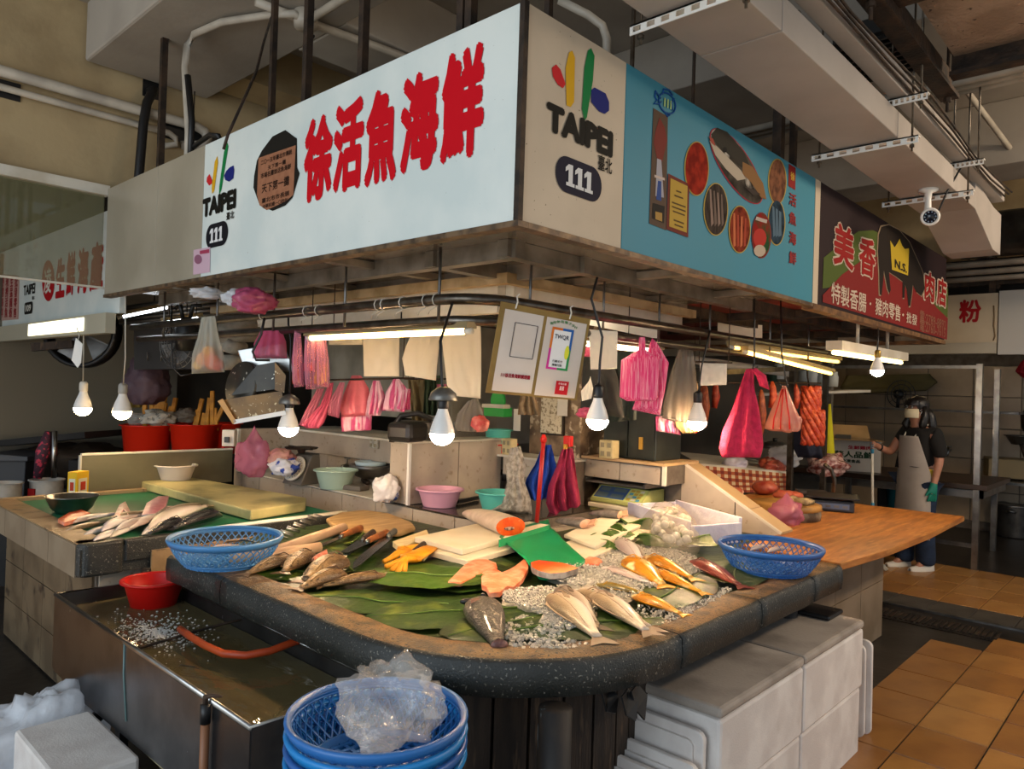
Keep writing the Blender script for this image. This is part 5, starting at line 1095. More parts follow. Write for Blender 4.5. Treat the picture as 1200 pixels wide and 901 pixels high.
part('net', MB().grid(lambda u, v: tuple(V((c.x, c.y, .80))+e1*cos(2*pi*u)*sin(pi*(v*.5+.5))*1.06+e2*sin(2*pi*u)*sin(pi*(v*.5+.5))*1.06+V((0, 0, .135*(-cos(pi*(v*.5+.5)))*(1+.25*noise.noise(V((cos(2*pi*u)*2, sin(2*pi*u)*2, v*4))))))), 36, 12, wrap=True), mat('net_film', '#e0d2b8', .3, alpha=.3, col2='#c8b490', scale=50, bump=.6, bscale=60), nb)
Q = [V(q) for q in ((3.83, 2.22, .80), (3.56, 1.69, .80), (3.24, 1.80, .80), (3.52, 2.34, .80))]
et = thing('foam_tray', 'long white foam tray with lavender film next to the sloping wall', 'tray', (3.5, 2.0, .80)); m_lav = mat('lavender_film', '#cfc8da', .35, col2='#e2dde6', scale=9, bump=.3, bscale=20)
eb = MB().prism([(p.x, p.y) for p in Q], .783, .80)
part('floor', eb, m_lav, et)
for i in range(4):
    a, b = Q[i], Q[(i+1) % 4]; h = (.11, .085, .11, .10)[i]
    part('wall', MB().bar((a.x, a.y, .80+h/2), (b.x, b.y, .80+h/2), .02, h), m_lav, et, bev=.004)
# stack of foam boards and the digital scales on it
for k, (z0, z1, dx) in enumerate(((.782, .812, 0), (.814, .842, .01), (.844, .868, 0))):
    solo('foam_board', MB().bx(3.56+dx, 3.83, 2.3, 2.66, z0, z1), m_foamb, ('lowest foam board of the stack under the digital scales', 'middle foam board of the stack under the digital scales', 'top foam board of the stack under the digital scales')[k], 'board', 'foam boards under the scales', bev=.004)
dg_ = thing('digital_scale', 'light green digital scales with blue displays and a grey pan', 'scale', (3.7, 2.48, .869))
m_scg = mat('scale_green', '#b5b86c', .45, col2='#a3a560', scale=6)
sb = MB(); sb.add([(3.58, 2.30, .872), (3.58, 2.66, .872), (3.83, 2.66, .872), (3.83, 2.30, .872), (3.58, 2.30, .89), (3.58, 2.66, .89), (3.68, 2.66, .965), (3.68, 2.30, .965), (3.83, 2.30, .965), (3.83, 2.66, .965)],
              [(0, 1, 2, 3), (0, 4, 5, 1), (4, 7, 6, 5), (7, 8, 9, 6), (0, 3, 8, 7, 4), (1, 5, 6, 9, 2), (3, 2, 9, 8)])
part('body', sb, m_scg, dg_, bev=.006)
def pan(u, v, e=.0022): p = V((3.58, 2.66-.36*u, .89))*(1-v)+V((3.68, 2.66-.36*u, .965))*v; nn = V((-.075, 0, .1)).normalized(); return tuple(p+nn*e)
def panel(u0, u1, v0, v1, m, nm, e=.0022, lab=None): part(nm, MB().add([pan(u0, v0, e), pan(u1, v0, e), pan(u1, v1, e), pan(u0, v1, e)], [(0, 1, 2, 3)]), m, dg_, lab)
panel(.03, .97, .06, .96, m_pr('c9d27e'), 'face_plate', .0015); panel(.05, .64, .12, .9, m_pr('3d5a8c'), 'display_panel', .003, 'blue display panel')
for u0, u1, v0, v1 in ((.1, .28, .6, .82), (.36, .6, .6, .82), (.08, .3, .2, .48), (.36, .6, .2, .44)): panel(u0, u1, v0, v1, m_pr('5d6f78'), 'display', .004)
for i in range(3):
    for j in range(4): panel(.68+i*.09, .75+i*.09, .14+j*.19, .28+j*.19, m_pr(('c7a84a', 'd8d5c2', '5aa0b8', 'c7a84a')[(i+j) % 4]), 'key', .004)
part('pan', MB().bx(3.57, 3.83, 2.27, 2.69, .985, .995).bx(3.57, 3.83, 2.27, 2.28, .995, 1.01).bx(3.57, 3.83, 2.68, 2.69, .995, 1.01), m_dsteel, dg_, 'grey weighing pan'); part('support', MB().bx(3.72, 3.8, 2.42, 2.54, .965, .985), m_black, dg_)
part('foot', MB().lathe([(.02, 0), (.02, .02)], (3.62, 2.34, .853+.016), 10).lathe([(.02, 0), (.02, .02)], (3.62, 2.62, .869), 10), m_black, dg_)
# ------------------------------------------------------------------ tiled wet bench behind the counter
bn = thing('tiled_bench', 'beige tiled wet bench with a niche and upright block behind the fish counter', 'bench', (3.0, 3.8, 0))
ZT_ = .855
def tiled(x, y0, y1, z0, z1, n, m, parent, off=.01, nm='tile', axis='x', g=.003):
    """a row-by-row tiled face; each tile is a piece of its own, proud of the grout"""
    for i in range(n):
        for j in range(m):
            a, b = y0+(y1-y0)*i/n+g, y0+(y1-y0)*(i+1)/n-g; c, d = z0+(z1-z0)*j/m+g, z0+(z1-z0)*(j+1)/m-g
            e = off+.0015*((i*7+j*3) % 3)/2
            mb = MB().bx(x-e, x, a, b, c, d) if axis == 'x' else MB().bx(a, b, x-e, x, c, d)
            part(nm, mb, m_walltile, parent)
part('core', MB().bx(2.66, 3.2, 3.2, 5.25, .0, ZT_-.008).bx(2.66, 3.5, 2.5, 3.2, .0, ZT_-.008), m_grout, bn)
tiled(2.66, 2.5, 5.24, .28, .845, 8, 2, bn)
part('top', MB().bx(2.645, 3.2, 3.4, 5.25, ZT_-.008, ZT_), m_offw, bn, 'pale stone top of the niche')
part('wet_top', MB().bx(2.645, 3.5, 2.5, 3.235, ZT_-.008, ZT_), mat('wet_ledge', '#3c362f', .12, col2='#2b2621', scale=8), bn, 'dark wet ledge')
part('back_wall', MB().bx(3.2, 3.3, 3.4, 5.3, .0, 1.16), m_walltile, bn); tiled(3.2, 3.41, 5.24, ZT_, 1.0, 5, 1, bn, .006)
part('shelf_box', MB().bx(3.08, 3.2, 3.41, 5.24, 1.0, 1.16), m_walltile, bn, bev=.004)
part('top_ledge', MB().bx(2.98, 3.5, 3.41, 5.24, 1.16, 1.175), m_offw, bn)
part('end_wall', MB().bx(2.66, 3.3, 5.24, 5.3, 0, 1.165), m_walltile, bn); part('trim', MB().bx(2.645, 2.665, 5.225, 5.245, ZT_, 1.165), m_white, bn)
part('upright_block', MB().bx(2.655, 3.4, 3.24, 3.41, ZT_, 1.2), m_grout, bn)
tiled(2.655, 3.245, 3.405, ZT_, 1.2, 1, 1, bn, .006); tiled(3.24, 2.66, 3.4, ZT_, 1.2, 2, 1, bn, .006, axis='y')
part('trim', MB().bx(2.643, 2.66, 3.226, 3.243, ZT_, 1.2), m_white, bn); part('block_top', MB().bx(2.64, 3.4, 3.22, 3.42, 1.2, 1.212), m_offw, bn)
part('tap_wall', MB().bx(3.5, 3.6, 2.72, 3.3, 0, 1.1), m_grout, bn); tiled(3.5, 2.73, 3.2, ZT_, 1.0, 2, 1, bn, .006); 
part('shelf_box', MB().bx(3.38, 3.52, 2.78, 3.2, .99, 1.1), m_walltile, bn, bev=.004); part('shelf_top', MB().bx(3.36, 3.62, 2.72, 3.24, 1.1, 1.112), m_offw, bn)
part('counter_back', MB().bx(2.66, 3.5, 2.46, 2.5, .0, .80), m_walltile, bn)
# sloping partition wall between the stalls
pw = thing('stall_divider', 'beige tiled divider sloping down between the fish stall and the butcher stall', 'divider', (3.92, 2.2, 0))
part('core', MB().add([(x, y, z) for x in (3.858, 3.99) for y, z in ((1.6, 0), (1.6, .80), (2.2, 1.125), (2.75, 1.125), (2.75, 0))], [(4, 3, 2, 1, 0), (5, 6, 7, 8, 9), (0, 1, 6, 5), (1, 2, 7, 6), (2, 3, 8, 7), (3, 4, 9, 8), (4, 0, 5, 9)]), m_grout, pw)
m_tanw = mat('tan_slab', '#c3a37a', .45, col2='#b59468', scale=4)
def ty(y): return .80+(y-1.6)*(.325/.6)
for y0, y1 in ((1.6, 1.86), (1.866, 2.2)):
    part('tile', MB().add([(x, y, z) for x in (3.85, 3.858) for y, z in ((y0, .78), (y0, ty(y0)), (y1, ty(y1)), (y1, .78))], [(3, 2, 1, 0), (4, 5, 6, 7), (0, 1, 5, 4), (1, 2, 6, 5), (2, 3, 7, 6)]), m_walltile, pw)
for y0, y1 in ((1.6, 1.78), (1.786, 2.2)):
    part('top_slab', MB().add([(x, y, z) for x in (3.862, 4.0) for y, z in ((y0, ty(y0)), (y0, ty(y0)+.012), (y1, ty(y1)+.012), (y1, ty(y1)))], [(3, 2, 1, 0), (4, 5, 6, 7), (0, 1, 5, 4), (1, 2, 6, 5), (2, 3, 7, 6), (3, 0, 4, 7)]), m_tanw, pw)
part('trim', MB().bar((3.853, 1.6, ty(1.6)+.006), (3.853, 2.2, ty(2.2)+.006), .014), m_offw, pw)
part('shelf_block', MB().bx(3.62, 3.85, 2.18, 2.75, 1.01, 1.12), m_grout, pw); tiled(3.62, 2.2, 2.75, 1.01, 1.115, 2, 1, pw, .006); part('shelf_top', MB().bx(3.6, 3.99, 2.17, 2.75, 1.12, 1.135), m_tanw, pw); part('trim', MB().bx(3.606, 3.624, 2.165, 2.185, 1.01, 1.12), m_offw, pw)
# rough column
m_col = mat('rough_column', '#8c755b', .85, col2='#5c4a39', scale=9, bump=.5, bscale=40, col3='#cbb79a', scale3=12, lo3=.6, hi3=.66)
cl = struct('pillar', MB().bx(3.62, 3.98, 2.78, 3.2, 0, 2.05), m_col, bev=.01)

# ------------------------------------------------------------------ things on the bench
def at_top(px, py, z): return az(px, py, z)
m_cyan = mat('cyan_plastic', '#5fc0b0', .4); m_pinkb = mat('pink_plastic', '#d8a0b6', .4); m_mint = mat('mint_plastic', '#b5cdbb', .4, alpha=.92); m_cream2 = mat('cream_plastic', '#dccfbf', .45)
c = az(515, 592, .86); basin((c.x, c.y, .856), .125, .095, m_pinkb, 'plastic_basin', 'pale pink basin on the dark wet ledge', 'basin')
c = az(583, 596, .86); basin((c.x, c.y, .856), .115, .095, m_cyan, 'plastic_basin', 'turquoise basin under the bubble wrap bag', 'basin')
c = az(393, 571, .86); basin((c.x, c.y, .856), .13, .115, m_mint, 'plastic_basin', 'pale mint basin in the niche beside the spring scale', 'basin')
c = az(434, 566, .86); wk = thing('wok', 'grey metal wok resting on two dark feet in the niche', 'pan', (c.x, c.y, .858))
part('bowl', MB().lathe([(.04, .03), (.1, .05), (.14, .1), (.15, .13), (.143, .13), (.13, .1), (.03, .04)], n=28), m_dsteel, wk, local=True)
for dx in (-.05, .05): part('foot', MB().tube([(dx-.03, -.08, .018), (dx+.05, .08, .018)], .018, 8), m_iron, wk, local=True)
bw = thing('bowl', 'pale blue bowl set inside the grey wok', 'bowl', (c.x, c.y, .945)); part('bowl', MB().lathe([(.05, .005), (.1, .035), (.11, .062), (.104, .062), (.09, .035), (.04, .012)], n=24), mat('pale_blue', '#b9cdd2', .4), bw, local=True)
# spring scale
c = az(352, 566, .86); ss = thing('spring_scale', 'grey kitchen scale with a round white dial in the niche', 'scale', (c.x, c.y, .857), radians(10))
part('body', MB().add([(-.08, -.09, 0), (.1, -.09, 0), (.1, .09, 0), (-.08, .09, 0), (.02, -.08, .19), (.09, -.08, .2), (.09, .08, .2), (.02, .08, .19)], [(3, 2, 1, 0), (4, 5, 6, 7), (0, 1, 5, 4), (1, 2, 6, 5), (2, 3, 7, 6), (3, 0, 4, 7)]), mat('scale_grey', '#6d675e', .5, .3), ss, local=True, bev=.008)
mx = Matrix.Translation((-.045, 0, .1)) @ Matrix.Rotation(radians(-62), 4, 'Y'); part('dial', MB().lathe([(.085, 0), (.088, .012), (.078, .014), (0, .014)], n=28, mx=mx, capt=False), m_offw, ss, 'round white dial', local=True)
tk_ = MB()
for k in range(20): a = 2*pi*k/20; tk_.box((0, 0, 0), (.004, .014, .001)); 
tk_ = MB()
for k in range(20): a = 2*pi*k/20; tk_.add([(.06*cos(a)-.002*sin(a), .06*sin(a)+.002*cos(a), .0155), (.07*cos(a)-.002*sin(a), .07*sin(a)+.002*cos(a), .0155), (.07*cos(a)+.002*sin(a), .07*sin(a)-.002*cos(a), .0155), (.06*cos(a)+.002*sin(a), .06*sin(a)-.002*cos(a), .0155)], [(0, 1, 2, 3)], mx=mx)
part('scale_marks', tk_, m_black, ss, kind='stuff', local=True); part('needle', MB().add([(-.02, -.003, .017), (.055, 0, .017), (-.02, .003, .017)], [(0, 1, 2)], mx=mx), m_red, ss, local=True)
part('pan', MB().lathe([(.02, .2), (.03, .225), (.1, .23), (.11, .24)], n=20, capt=False).bar((-.02, -.12, .235), (.0, .12, .24), .02, .012), m_iron, ss, local=True)
# taps
def tap(px, py, x, label, m=m_steel):
    p = ax(px, py, x); t = thing('water_tap', label, 'tap', p)
    part('body', MB().tube([p+V((.1, 0, 0)), p, p+V((-.05, 0, -.005)), p+V((-.07, 0, -.05))], [.014, .016, .012, .011], 10), m, t)
    part('handle', MB().tube([p+V((-.01, 0, .012)), p+V((-.01, 0, .05))], .007, 8).tube([p+V((-.01, -.035, .052)), p+V((-.01, .035, .052))], .007, 8), m, t); return t
tap(408, 545, 3.12, 'chrome tap over the mint basin in the niche'); tap(424, 546, 3.14, 'second white-jacketed tap in the niche left of the wok', m_offw); tap(569, 556, 3.42, 'chrome tap on the wall above the wet ledge')
a, b = ax(430, 543, 3.16), ax(458, 545, 3.16); solo('water_pipe', MB().tube([a, (a+b)/2, b], .018, 10), m_pvc, 'grey horizontal pipe on the back wall of the niche', 'pipe')
a, b = ax(577, 552, 3.44), ax(592, 554, 3.44); solo('water_pipe', MB().tube([a, b, b+V((0, 0, -.05))], .02, 10), m_black, 'black pipe fitting beside the chrome tap above the wet ledge', 'pipe')
a, b = az(536, 588, .87), az(560, 583, .87); solo('floor_bar', MB().bar(a, b, .02), m_black, 'short black bar lying at the back of the wet ledge', 'bar')
def plate(px, py, x, w, h, label, m, holes=4, plane='x', thick=.02, name='socket_plate', cat='socket'):
    p = ax(px, py, x); t = thing(name, label, cat, (x, p.y, p.z-h/2))
    part('plate', MB().bx(x-thick, x, p.y-w/2, p.y+w/2, p.z-h/2, p.z+h/2), m, t, bev=.004)
    for i in (-1, 1):
        for j in (-1, 1): part('outlet', MB().bx(x-thick-.003, x-thick, p.y+i*w*.24-w*.13, p.y+i*w*.24+w*.13, p.z+j*h*.24-h*.13, p.z+j*h*.24+h*.13), mat('outlet_face', '#8f8468', .5), t)
    return t
m_sock = mat('socket_plate', '#c9b98a', .5, col2='#b3a273', scale=14); m_sockw = mat('dirty_plate', '#b8b3a4', .55, col2='#7c776a', scale=22)
plate(440, 518, 3.075, .085, .085, 'dirty white socket plate above the niche', m_sockw); plate(562, 531, 3.375, .09, .085, 'large dirty socket plate on the shelf box over the tap', m_sockw); plate(575, 531, 3.374, .055, .085, 'small dirty socket plate beside the large one over the tap', m_sockw)
plate(601, 523, 3.36, .075, .1, 'yellowish socket box standing on the tap shelf', m_sock, thick=.06); plate(718, 526, 3.6, .095, .105, 'yellowish socket box on the tiled shelf by the dark cabinet', m_sock, thick=.07)
# red crate, turquoise tub, green brush
p = ax(573, 517, 3.42); cr = thing('plastic_crate', 'low red plastic crate on the tap shelf', 'crate', (3.46, p.y, 1.112)); part('tray', MB().bx(3.37, 3.55, p.y-.13, p.y+.13, 1.113, 1.17), m_red, cr, bev=.006); part('rim', MB().bx(3.365, 3.555, p.y-.135, p.y+.135, 1.163, 1.172), m_red, cr)
p = ax(583, 497, 3.45); basin((3.46, p.y, 1.173), .085, .085, m_cyan, 'plastic_tub', 'turquoise tub standing in the red crate', 'tub', .9)
p = ax(585, 470, 3.5); br = thing('scrub_brush', 'bright green brush with a round back leaning above the turquoise tub', 'brush', (3.5, p.y, p.z-.05)); m_grn = mat('brush_green', '#2fa84c', .45)
part('back', MB().prism(ell(0, 0, .075, .06, 20), 0, .02, mx=Matrix.Translation((3.5, p.y, p.z)) @ Matrix.Rotation(-pi/2, 4, 'Y')), m_grn, br); part('bristles', MB().bx(3.45, 3.53, p.y-.09, p.y+.09, p.z-.1, p.z-.04), m_grn, br); part('bar', MB().bx(3.44, 3.5, p.y-.1, p.y+.1, p.z-.045, p.z-.02), m_offw, br)

# ------------------------------------------------------------------ hanging cloths and bags
def edge(L, v):
    k = v*(len(L)-1); i = min(int(k), len(L)-2); f = k-i; return (L[i][0]*(1-f)+L[i+1][0]*f, L[i][1]*(1-f)+L[i+1][1]*f)
FH = V((FW.x, FW.y, 0)).normalized()
def drape(name, left, right, t, m, label, cat, group=None, pleat=.012, n=4, bulge=0, seed=0, nu=30, nv=24, solid=.003, tilt=0, twist=.6, parts=None):
    mb = MB()
    def f(u, v, s=-1):
        l, r = edge(left, v), edge(right, v); x, y = l[0]*(1-u)+r[0]*u, l[1]*(1-u)+r[1]*u
        p = ad(x, y, t+tilt*(v-.5)); w = .25+.75*min(1, v*1.6)
        d = pleat*w*sin(2*pi*n*u+seed+twist*sin(3*v+seed))+pleat*.9*noise.noise(V((u*5+seed, v*4, seed)))
        if bulge: d = d*.5+s*bulge*(max(0, sin(pi*u))**.6)*min(1, .15+v*1.15)*(1 if v < .92 else max(.0, 1-(v-.92)/.08*.9))
        return p+FH*d
    if bulge:
        mb.grid(lambda u, v: f(u*2, v, -1) if u <= .5 else f(2-2*u, v, 1), nu*2, nv, wrap=True); b = len(mb.v); w = nu*2
        mb.f.append(tuple(b-w+k for k in range(w))); mb.sm.append(True); mb.mi.append(0); solid = 0
    else: mb.grid(f, nu, nv)
    return solo(name, mb, m, label, cat, group, solid=solid)
m_bluec = mat('blue_cloth', '#1442a0', .9, col2='#10378a', scale=20, bump=.2, bscale=120); m_wine = mat('wine_towel', '#9c2346', .95, col2='#861b3a', scale=25, bump=.3, bscale=150)
drape('cloth', [(636, 522), (627, 545), (617, 562), (615, 570), (621, 586)], [(646, 521), (649, 535), (652, 550), (645, 575), (640, 584)], 4.05, m_bluec, 'royal blue cloth hanging on the tiled wall behind the red pole', 'cloth', pleat=.03, n=2.5)
drape('towel', [(659, 526), (652, 548), (643, 570), (640, 590), (645, 604)], [(671, 525), (674, 545), (677, 565), (680, 585), (681, 592)], 4.02, m_wine, 'wine red towel hanging from a red clip on the tiled wall', 'towel', pleat=.03, n=3, seed=2)
p = ad(666, 517, 4.04); ck = thing('clip', 'red clip holding the wine towel on the wall', 'clip', p); part('jaw', MB().box(p, (.03, .05, .06)), m_red, ck, bev=.006); part('screw', MB().box(p+V((-.02, 0, -.03)), (.02, .02, .03)), mat('brass', '#b8903a', .4, .8), ck)
a, b = ad(637, 516, 3.7), ad(629, 612, 3.72); rp = thing('red_pole', 'thin red pole leaning in front of the blue cloth', 'pole', b); part('shaft', MB().tube([a, b], .011, 10), mat('pole_red', '#b01a16', .4), rp); part('cap', MB().lathe([(.015, 0), (.017, .02), (.008, .04)], a-V((0, 0, .01)), 10), m_red, rp)
drape('bubble_bag', [(598, 525), (592, 545), (594, 565), (588, 590), (574, 598)], [(610, 523), (616, 545), (614, 562), (622, 585), (624, 603)], 4.0, mat('bubble_wrap', '#cfc6b8', .25, alpha=.85, bump=.9, bscale=70, col2='#a39a8c', scale=40, translucent=.2), 'grey bubble wrap bag hanging above the turquoise basin', 'bag', pleat=.02, n=3, bulge=.06, seed=4)
crumple(ad(297, 535, 4.85), .115, 'knotted pink bag standing at the left end of the niche', m_pinkc, 21, .3, 1.25, neck=.25, sx=.9)
crumple(ad(334, 548, 4.75), .085, 'blue and white printed bag lying beside the spring scale', mat('printed_film', '#d8d6dc', .35, col2='#1e3f9a', scale=12, lo=.5, hi=.54, bump=.4, bscale=18), 22, .4, .6)
crumple(ad(330, 538, 4.85), .08, 'pinkish bag of food behind the printed bag in the niche', mat('peach_film', '#d8a08c', .35, alpha=.9, col2='#c86a80', scale=9, bump=.4, bscale=18), 23, .4, .8)
crumple(ad(452, 573, 4.15), .07, 'white plastic bag tucked against the upright block in the niche', mat('white_blue_film', '#dcd8d8', .35, col2='#2a55b0', scale=9, lo=.6, hi=.63, bump=.4, bscale=18), 24, .35, 1.1)
p = az(415, 573, .86); solo('whetstone', MB().box((p.x, p.y, .872), (.1, .17, .03), rz=.3), mat('stone_grey', '#6a6258', .8), 'grey whetstone lying in front of the wok', 'stone', bev=.006)
# board and papers on the column
a = ax(651, 503, 3.6); pbx = 3.612
bo = thing('notice_board', 'speckled white board with a dark edge hung on the rough column', 'board', (3.6, a.y, a.z-.16)); y0, y1, z0, z1 = ax(660, 503, 3.6).y, ax(634, 503, 3.6).y, ax(648, 510, 3.6).z, ax(648, 462, 3.6).z
part('frame', MB().bx(3.6, 3.615, y0, y1, z0, z1), m_iron, bo); part('face', MB().bx(3.594, 3.6, y0+.012, y1, z0+.012, z1), mat('speckle_board', '#cfc3a8', .7, col2='#8a7a60', scale=60, lo=.5, hi=.6), bo)
a = ax(656, 476, 3.56); solo('paper_note', MB().bx(3.585, 3.588, a.y-.04, a.y+.04, a.z-.06, a.z+.1), m_paper, 'white paper slip pinned over the notice board', 'paper')
drape('rag', [(610, 464), (608, 475), (607, 486)], [(626, 462), (630, 474), (633, 486)], 4.05, mat('brown_rag', '#8a7458', .9, col2='#6d5a42', scale=12), 'brown rag hanging left of the notice board', 'cloth', pleat=.02, n=3)
a = ax(607, 492, 3.5); solo('paper_note', MB().bx(3.49, 3.493, a.y-.03, a.y+.03, a.z-.07, a.z+.07), m_paper, 'small white note hanging above the yellowish socket box', 'paper')
# dark cabinet on the shelf block, black machine
mb = ax(735, 510, 3.66); cbn = thing('metal_cabinet', 'dark green metal cabinet with a small brass lock on the tiled shelf', 'cabinet', (3.75, 2.5, 1.136)); m_dg = mat('dark_green_metal', '#2c302a', .45, .3, col2='#22251f', scale=7)
y0, y1 = ax(768, 515, 3.66).y, ax(706, 515, 3.66).y; z1 = ax(735, 480, 3.66).z
part('body', MB().bx(3.67, 3.95, y0, y1, 1.137, z1), m_dg, cbn, bev=.006); part('door', MB().bx(3.658, 3.67, y0+.01, (y0+y1)/2-.005, 1.15, z1-.012), m_dg, cbn); part('door', MB().bx(3.658, 3.67, (y0+y1)/2+.005, y1-.01, 1.15, z1-.012), m_dg, cbn); part('lock', MB().bx(3.65, 3.658, y0+.08, y0+.105, 1.2, 1.27), mat('brass_lock', '#b08a3c', .4, .8), cbn, 'brass lock')
# ------------------------------------------------------------------ pipe rack, lamps and what hangs from it
def bendpath(x, y, z, r, x1, y1, n=8): return [(x, y1, z)]+[(x+r-r*cos(pi/2*k/n), y+r-r*sin(pi/2*k/n), z) for k in range(n+1)]+[(x1, y, z)]
rk = thing('pipe_rack', 'bent steel pipe rack hanging under the sign canopy along both sides', 'rack', (1.83, 1.9, 1.78))
part('upper_pipe', MB().tube(bendpath(1.83, 1.89, 1.85, .2, 5.2, 5.1), .021, 12), m_pipe, rk); part('lower_pipe', MB().tube(bendpath(1.87, 1.93, 1.775, .2, 5.2, 5.1), .019, 12), m_pipe, rk)
for x, y in ((1.83, 4.6), (1.83, 3.9), (1.83, 3.3), (1.83, 2.7), (1.84, 2.1), (2.12, 1.89), (2.6, 1.89), (3.05, 1.89), (3.55, 1.89), (4.3, 1.89), (4.9, 1.89)):
    part('hanger_rod', MB().tube([(x, y, 1.77), (x, y, 2.05)], .006, 6), m_dsteel, rk)
for k, y in enumerate((2.1, 2.16, 2.3, 2.42, 2.46, 2.9, 3.0, 3.4)):
    tw = MB().tube([(1.83+.024*cos(a), y, 1.85+.024*sin(a)) for a in [2*pi*j/8 for j in range(8)]], .0025, 4, closed=True); tw.tube([(1.83, y, 1.826), (1.82, y+.03, 1.81), (1.84, y+.06, 1.8)], .0022, 4)
    part('wire_tie', tw, m_offw, rk)
def tube_lamp(a, b, label, w=.03, col='#ffe6b0', e=9, housing=True, grp='fluorescent tubes along the pipe rack'):
    a, b = V(a), V(b); t = thing('tube_lamp', label, 'lamp', (a+b)/2, 0, grp)
    if housing: part('housing', MB().bar(a+V((0, 0, .022)), b+V((0, 0, .022)), .05, .024), mat('lamp_housing', '#8d7a55', .5, .2), t)
    d = (b-a).normalized(); mt = mat('tube_glow_'+col.strip('#')+str(e), '#fff4dc', .5, emis=col, estr=e); part('tube', MB().tube([a+d*.03, b-d*.03], .0125, 10), mt, t)
    for q, s in ((a, 1), (b, -1)): part('cap', MB().tube([q, q+d*s*.03], .0135, 10), m_offw, t)
    return t
tube_lamp((1.9, 1.98, 1.735), (1.9, 3.1, 1.735), 'warm tube lamp under the left arm of the rack near the bend', col='#ffd080', e=17)
tube_lamp((2.55, 1.97, 1.735), (3.2, 1.97, 1.735), 'white tube lamp under the right arm of the rack beside the poster', col='#ffe6b8', e=14)
tube_lamp(ad(872, 412, 4.2), ad(975, 438, 5.3), 'upper warm tube lamp over the butcher stall', col='#ffc860', e=7); tube_lamp(ad(856, 407, 4.15), ad(983, 424, 5.5), 'lower thin warm tube lamp over the butcher stall', col='#ffc860', e=5)
P = [ad(x, y, 4.3) for x, y in ((642, 371), (770, 397), (770, 376), (642, 348))]; solo('bright_patch_panel', MB().add(P, [(0, 1, 2, 3)]), m_white, 'white panel for a bright patch above the pipes right of the poster board', 'board', solid=.01); P = [ad(x, y, 5.2) for x, y in ((841, 393), (893, 396), (893, 381), (841, 378))]; solo('bright_patch_panel', MB().add(P, [(0, 1, 2, 3)]), m_white, 'small white panel for a bright patch under the red butcher canopy', 'board', solid=.01)  # plain white panels stand in for two bright patches in the background
# bulbs
m_glow = mat('bulb_glow', '#fff3df', .4, emis='#ffd6a6', estr=330); m_bulbw = mat('bulb_body', '#e6e2dc', .35); m_cap = mat('lamp_cap', '#7d7a74', .4, .7, col2='#5d5a55', scale=20)
def bulb(px, py, d, top, label, R=.042, cap=False, sock=m_black, white_cord=False, glow=None):
    c = ad(px, py, d); t = thing('light_bulb', label, 'lamp', c, 0, 'bare light bulbs hanging over the counters')
    k = R/.042
    part('glow', MB().lathe([(R*sin(pi/2*i/7), -R*cos(pi/2*i/7)*.95) for i in range(8)], n=20, capb=False, capt=False), glow or m_glow, t, local=True)
    part('body', MB().lathe([(R, 0), (R*.98, .012*k), (R*.78, .04*k), (R*.52, .066*k), (R*.42, .08*k), (R*.40, .086*k)], n=20, capb=False), m_bulbw, t, 'white upper half', local=True)
    part('socket', MB().lathe([(.018*k, .084*k), (.02*k, .09*k), (.02*k, .125*k), (.012*k, .135*k)], n=14), sock, t, local=True)
    if cap: part('cap', MB().lathe([(.048, .112), (.05, .115), (.043, .138), (.022, .155), (.008, .16)], n=24, capb=False), m_cap, t, 'grey metal cap', local=True)
    P = [c+V((0, 0, .13*k))]+[V(q) for q in top]; part('cord', MB().tube(P, .004 if white_cord else .005, 6), m_offw if white_cord else m_black, t)
    return t
bulb(518, 508, 2.5, [ad(518, 450, 2.5), ad(516, 400, 2.52), (1.85, 2.03, 1.85)], 'large bulb with a grey metal cap in front of the paper sheets', cap=True)
bulb(338, 501, 3.52, [ad(340, 440, 3.53), ad(341, 400, 3.55), ad(338, 380, 3.58), ad(338, 368, 3.58)], 'bulb with a grey metal cap hanging beside the tilted speckled hood', R=.047, cap=True)
bulb(700, 492, 2.62, [ad(702, 445, 2.62), ad(703, 425, 2.63), ad(706, 395, 2.64), ad(693, 350, 2.66), ad(700, 325, 2.68)], 'bulb on a black cord right of the poster board', R=.039)
bulb(817, 494, 3.75, [ad(819, 455, 3.75), ad(822, 430, 3.77), ad(828, 405, 3.82), ad(832, 388, 3.84)], 'bulb in front of the brown bag at the partition', R=.048)
bulb(1028, 434, 4.4, [ad(1028, 412, 4.4), ad(1029, 395, 4.45), ad(1029, 385, 4.5)], 'bulb hanging under the end of the butcher sign', R=.038, sock=mat('brass_sock', '#9a7c3a', .4, .7))
m_glow2 = mat('bulb_glow_left', '#fff3df', .4, emis='#ffd7a0', estr=90)
bulb(97, 478, 4.72, [ad(97, 455, 4.72), ax(98, 410, 1.69), ax(98, 376, 1.69)], 'bulb on a twisted white cord at the far left', R=.053, sock=m_offw, white_cord=True, glow=m_glow2)
bulb(143, 482, 4.6, [ad(144, 455, 4.6), ax(147, 420, 1.66), ax(147, 342, 1.63)], 'bulb on a white cord left of the red buckets', R=.055, sock=mat('sock_grey', '#a39d94', .5), white_cord=True, glow=m_glow2)

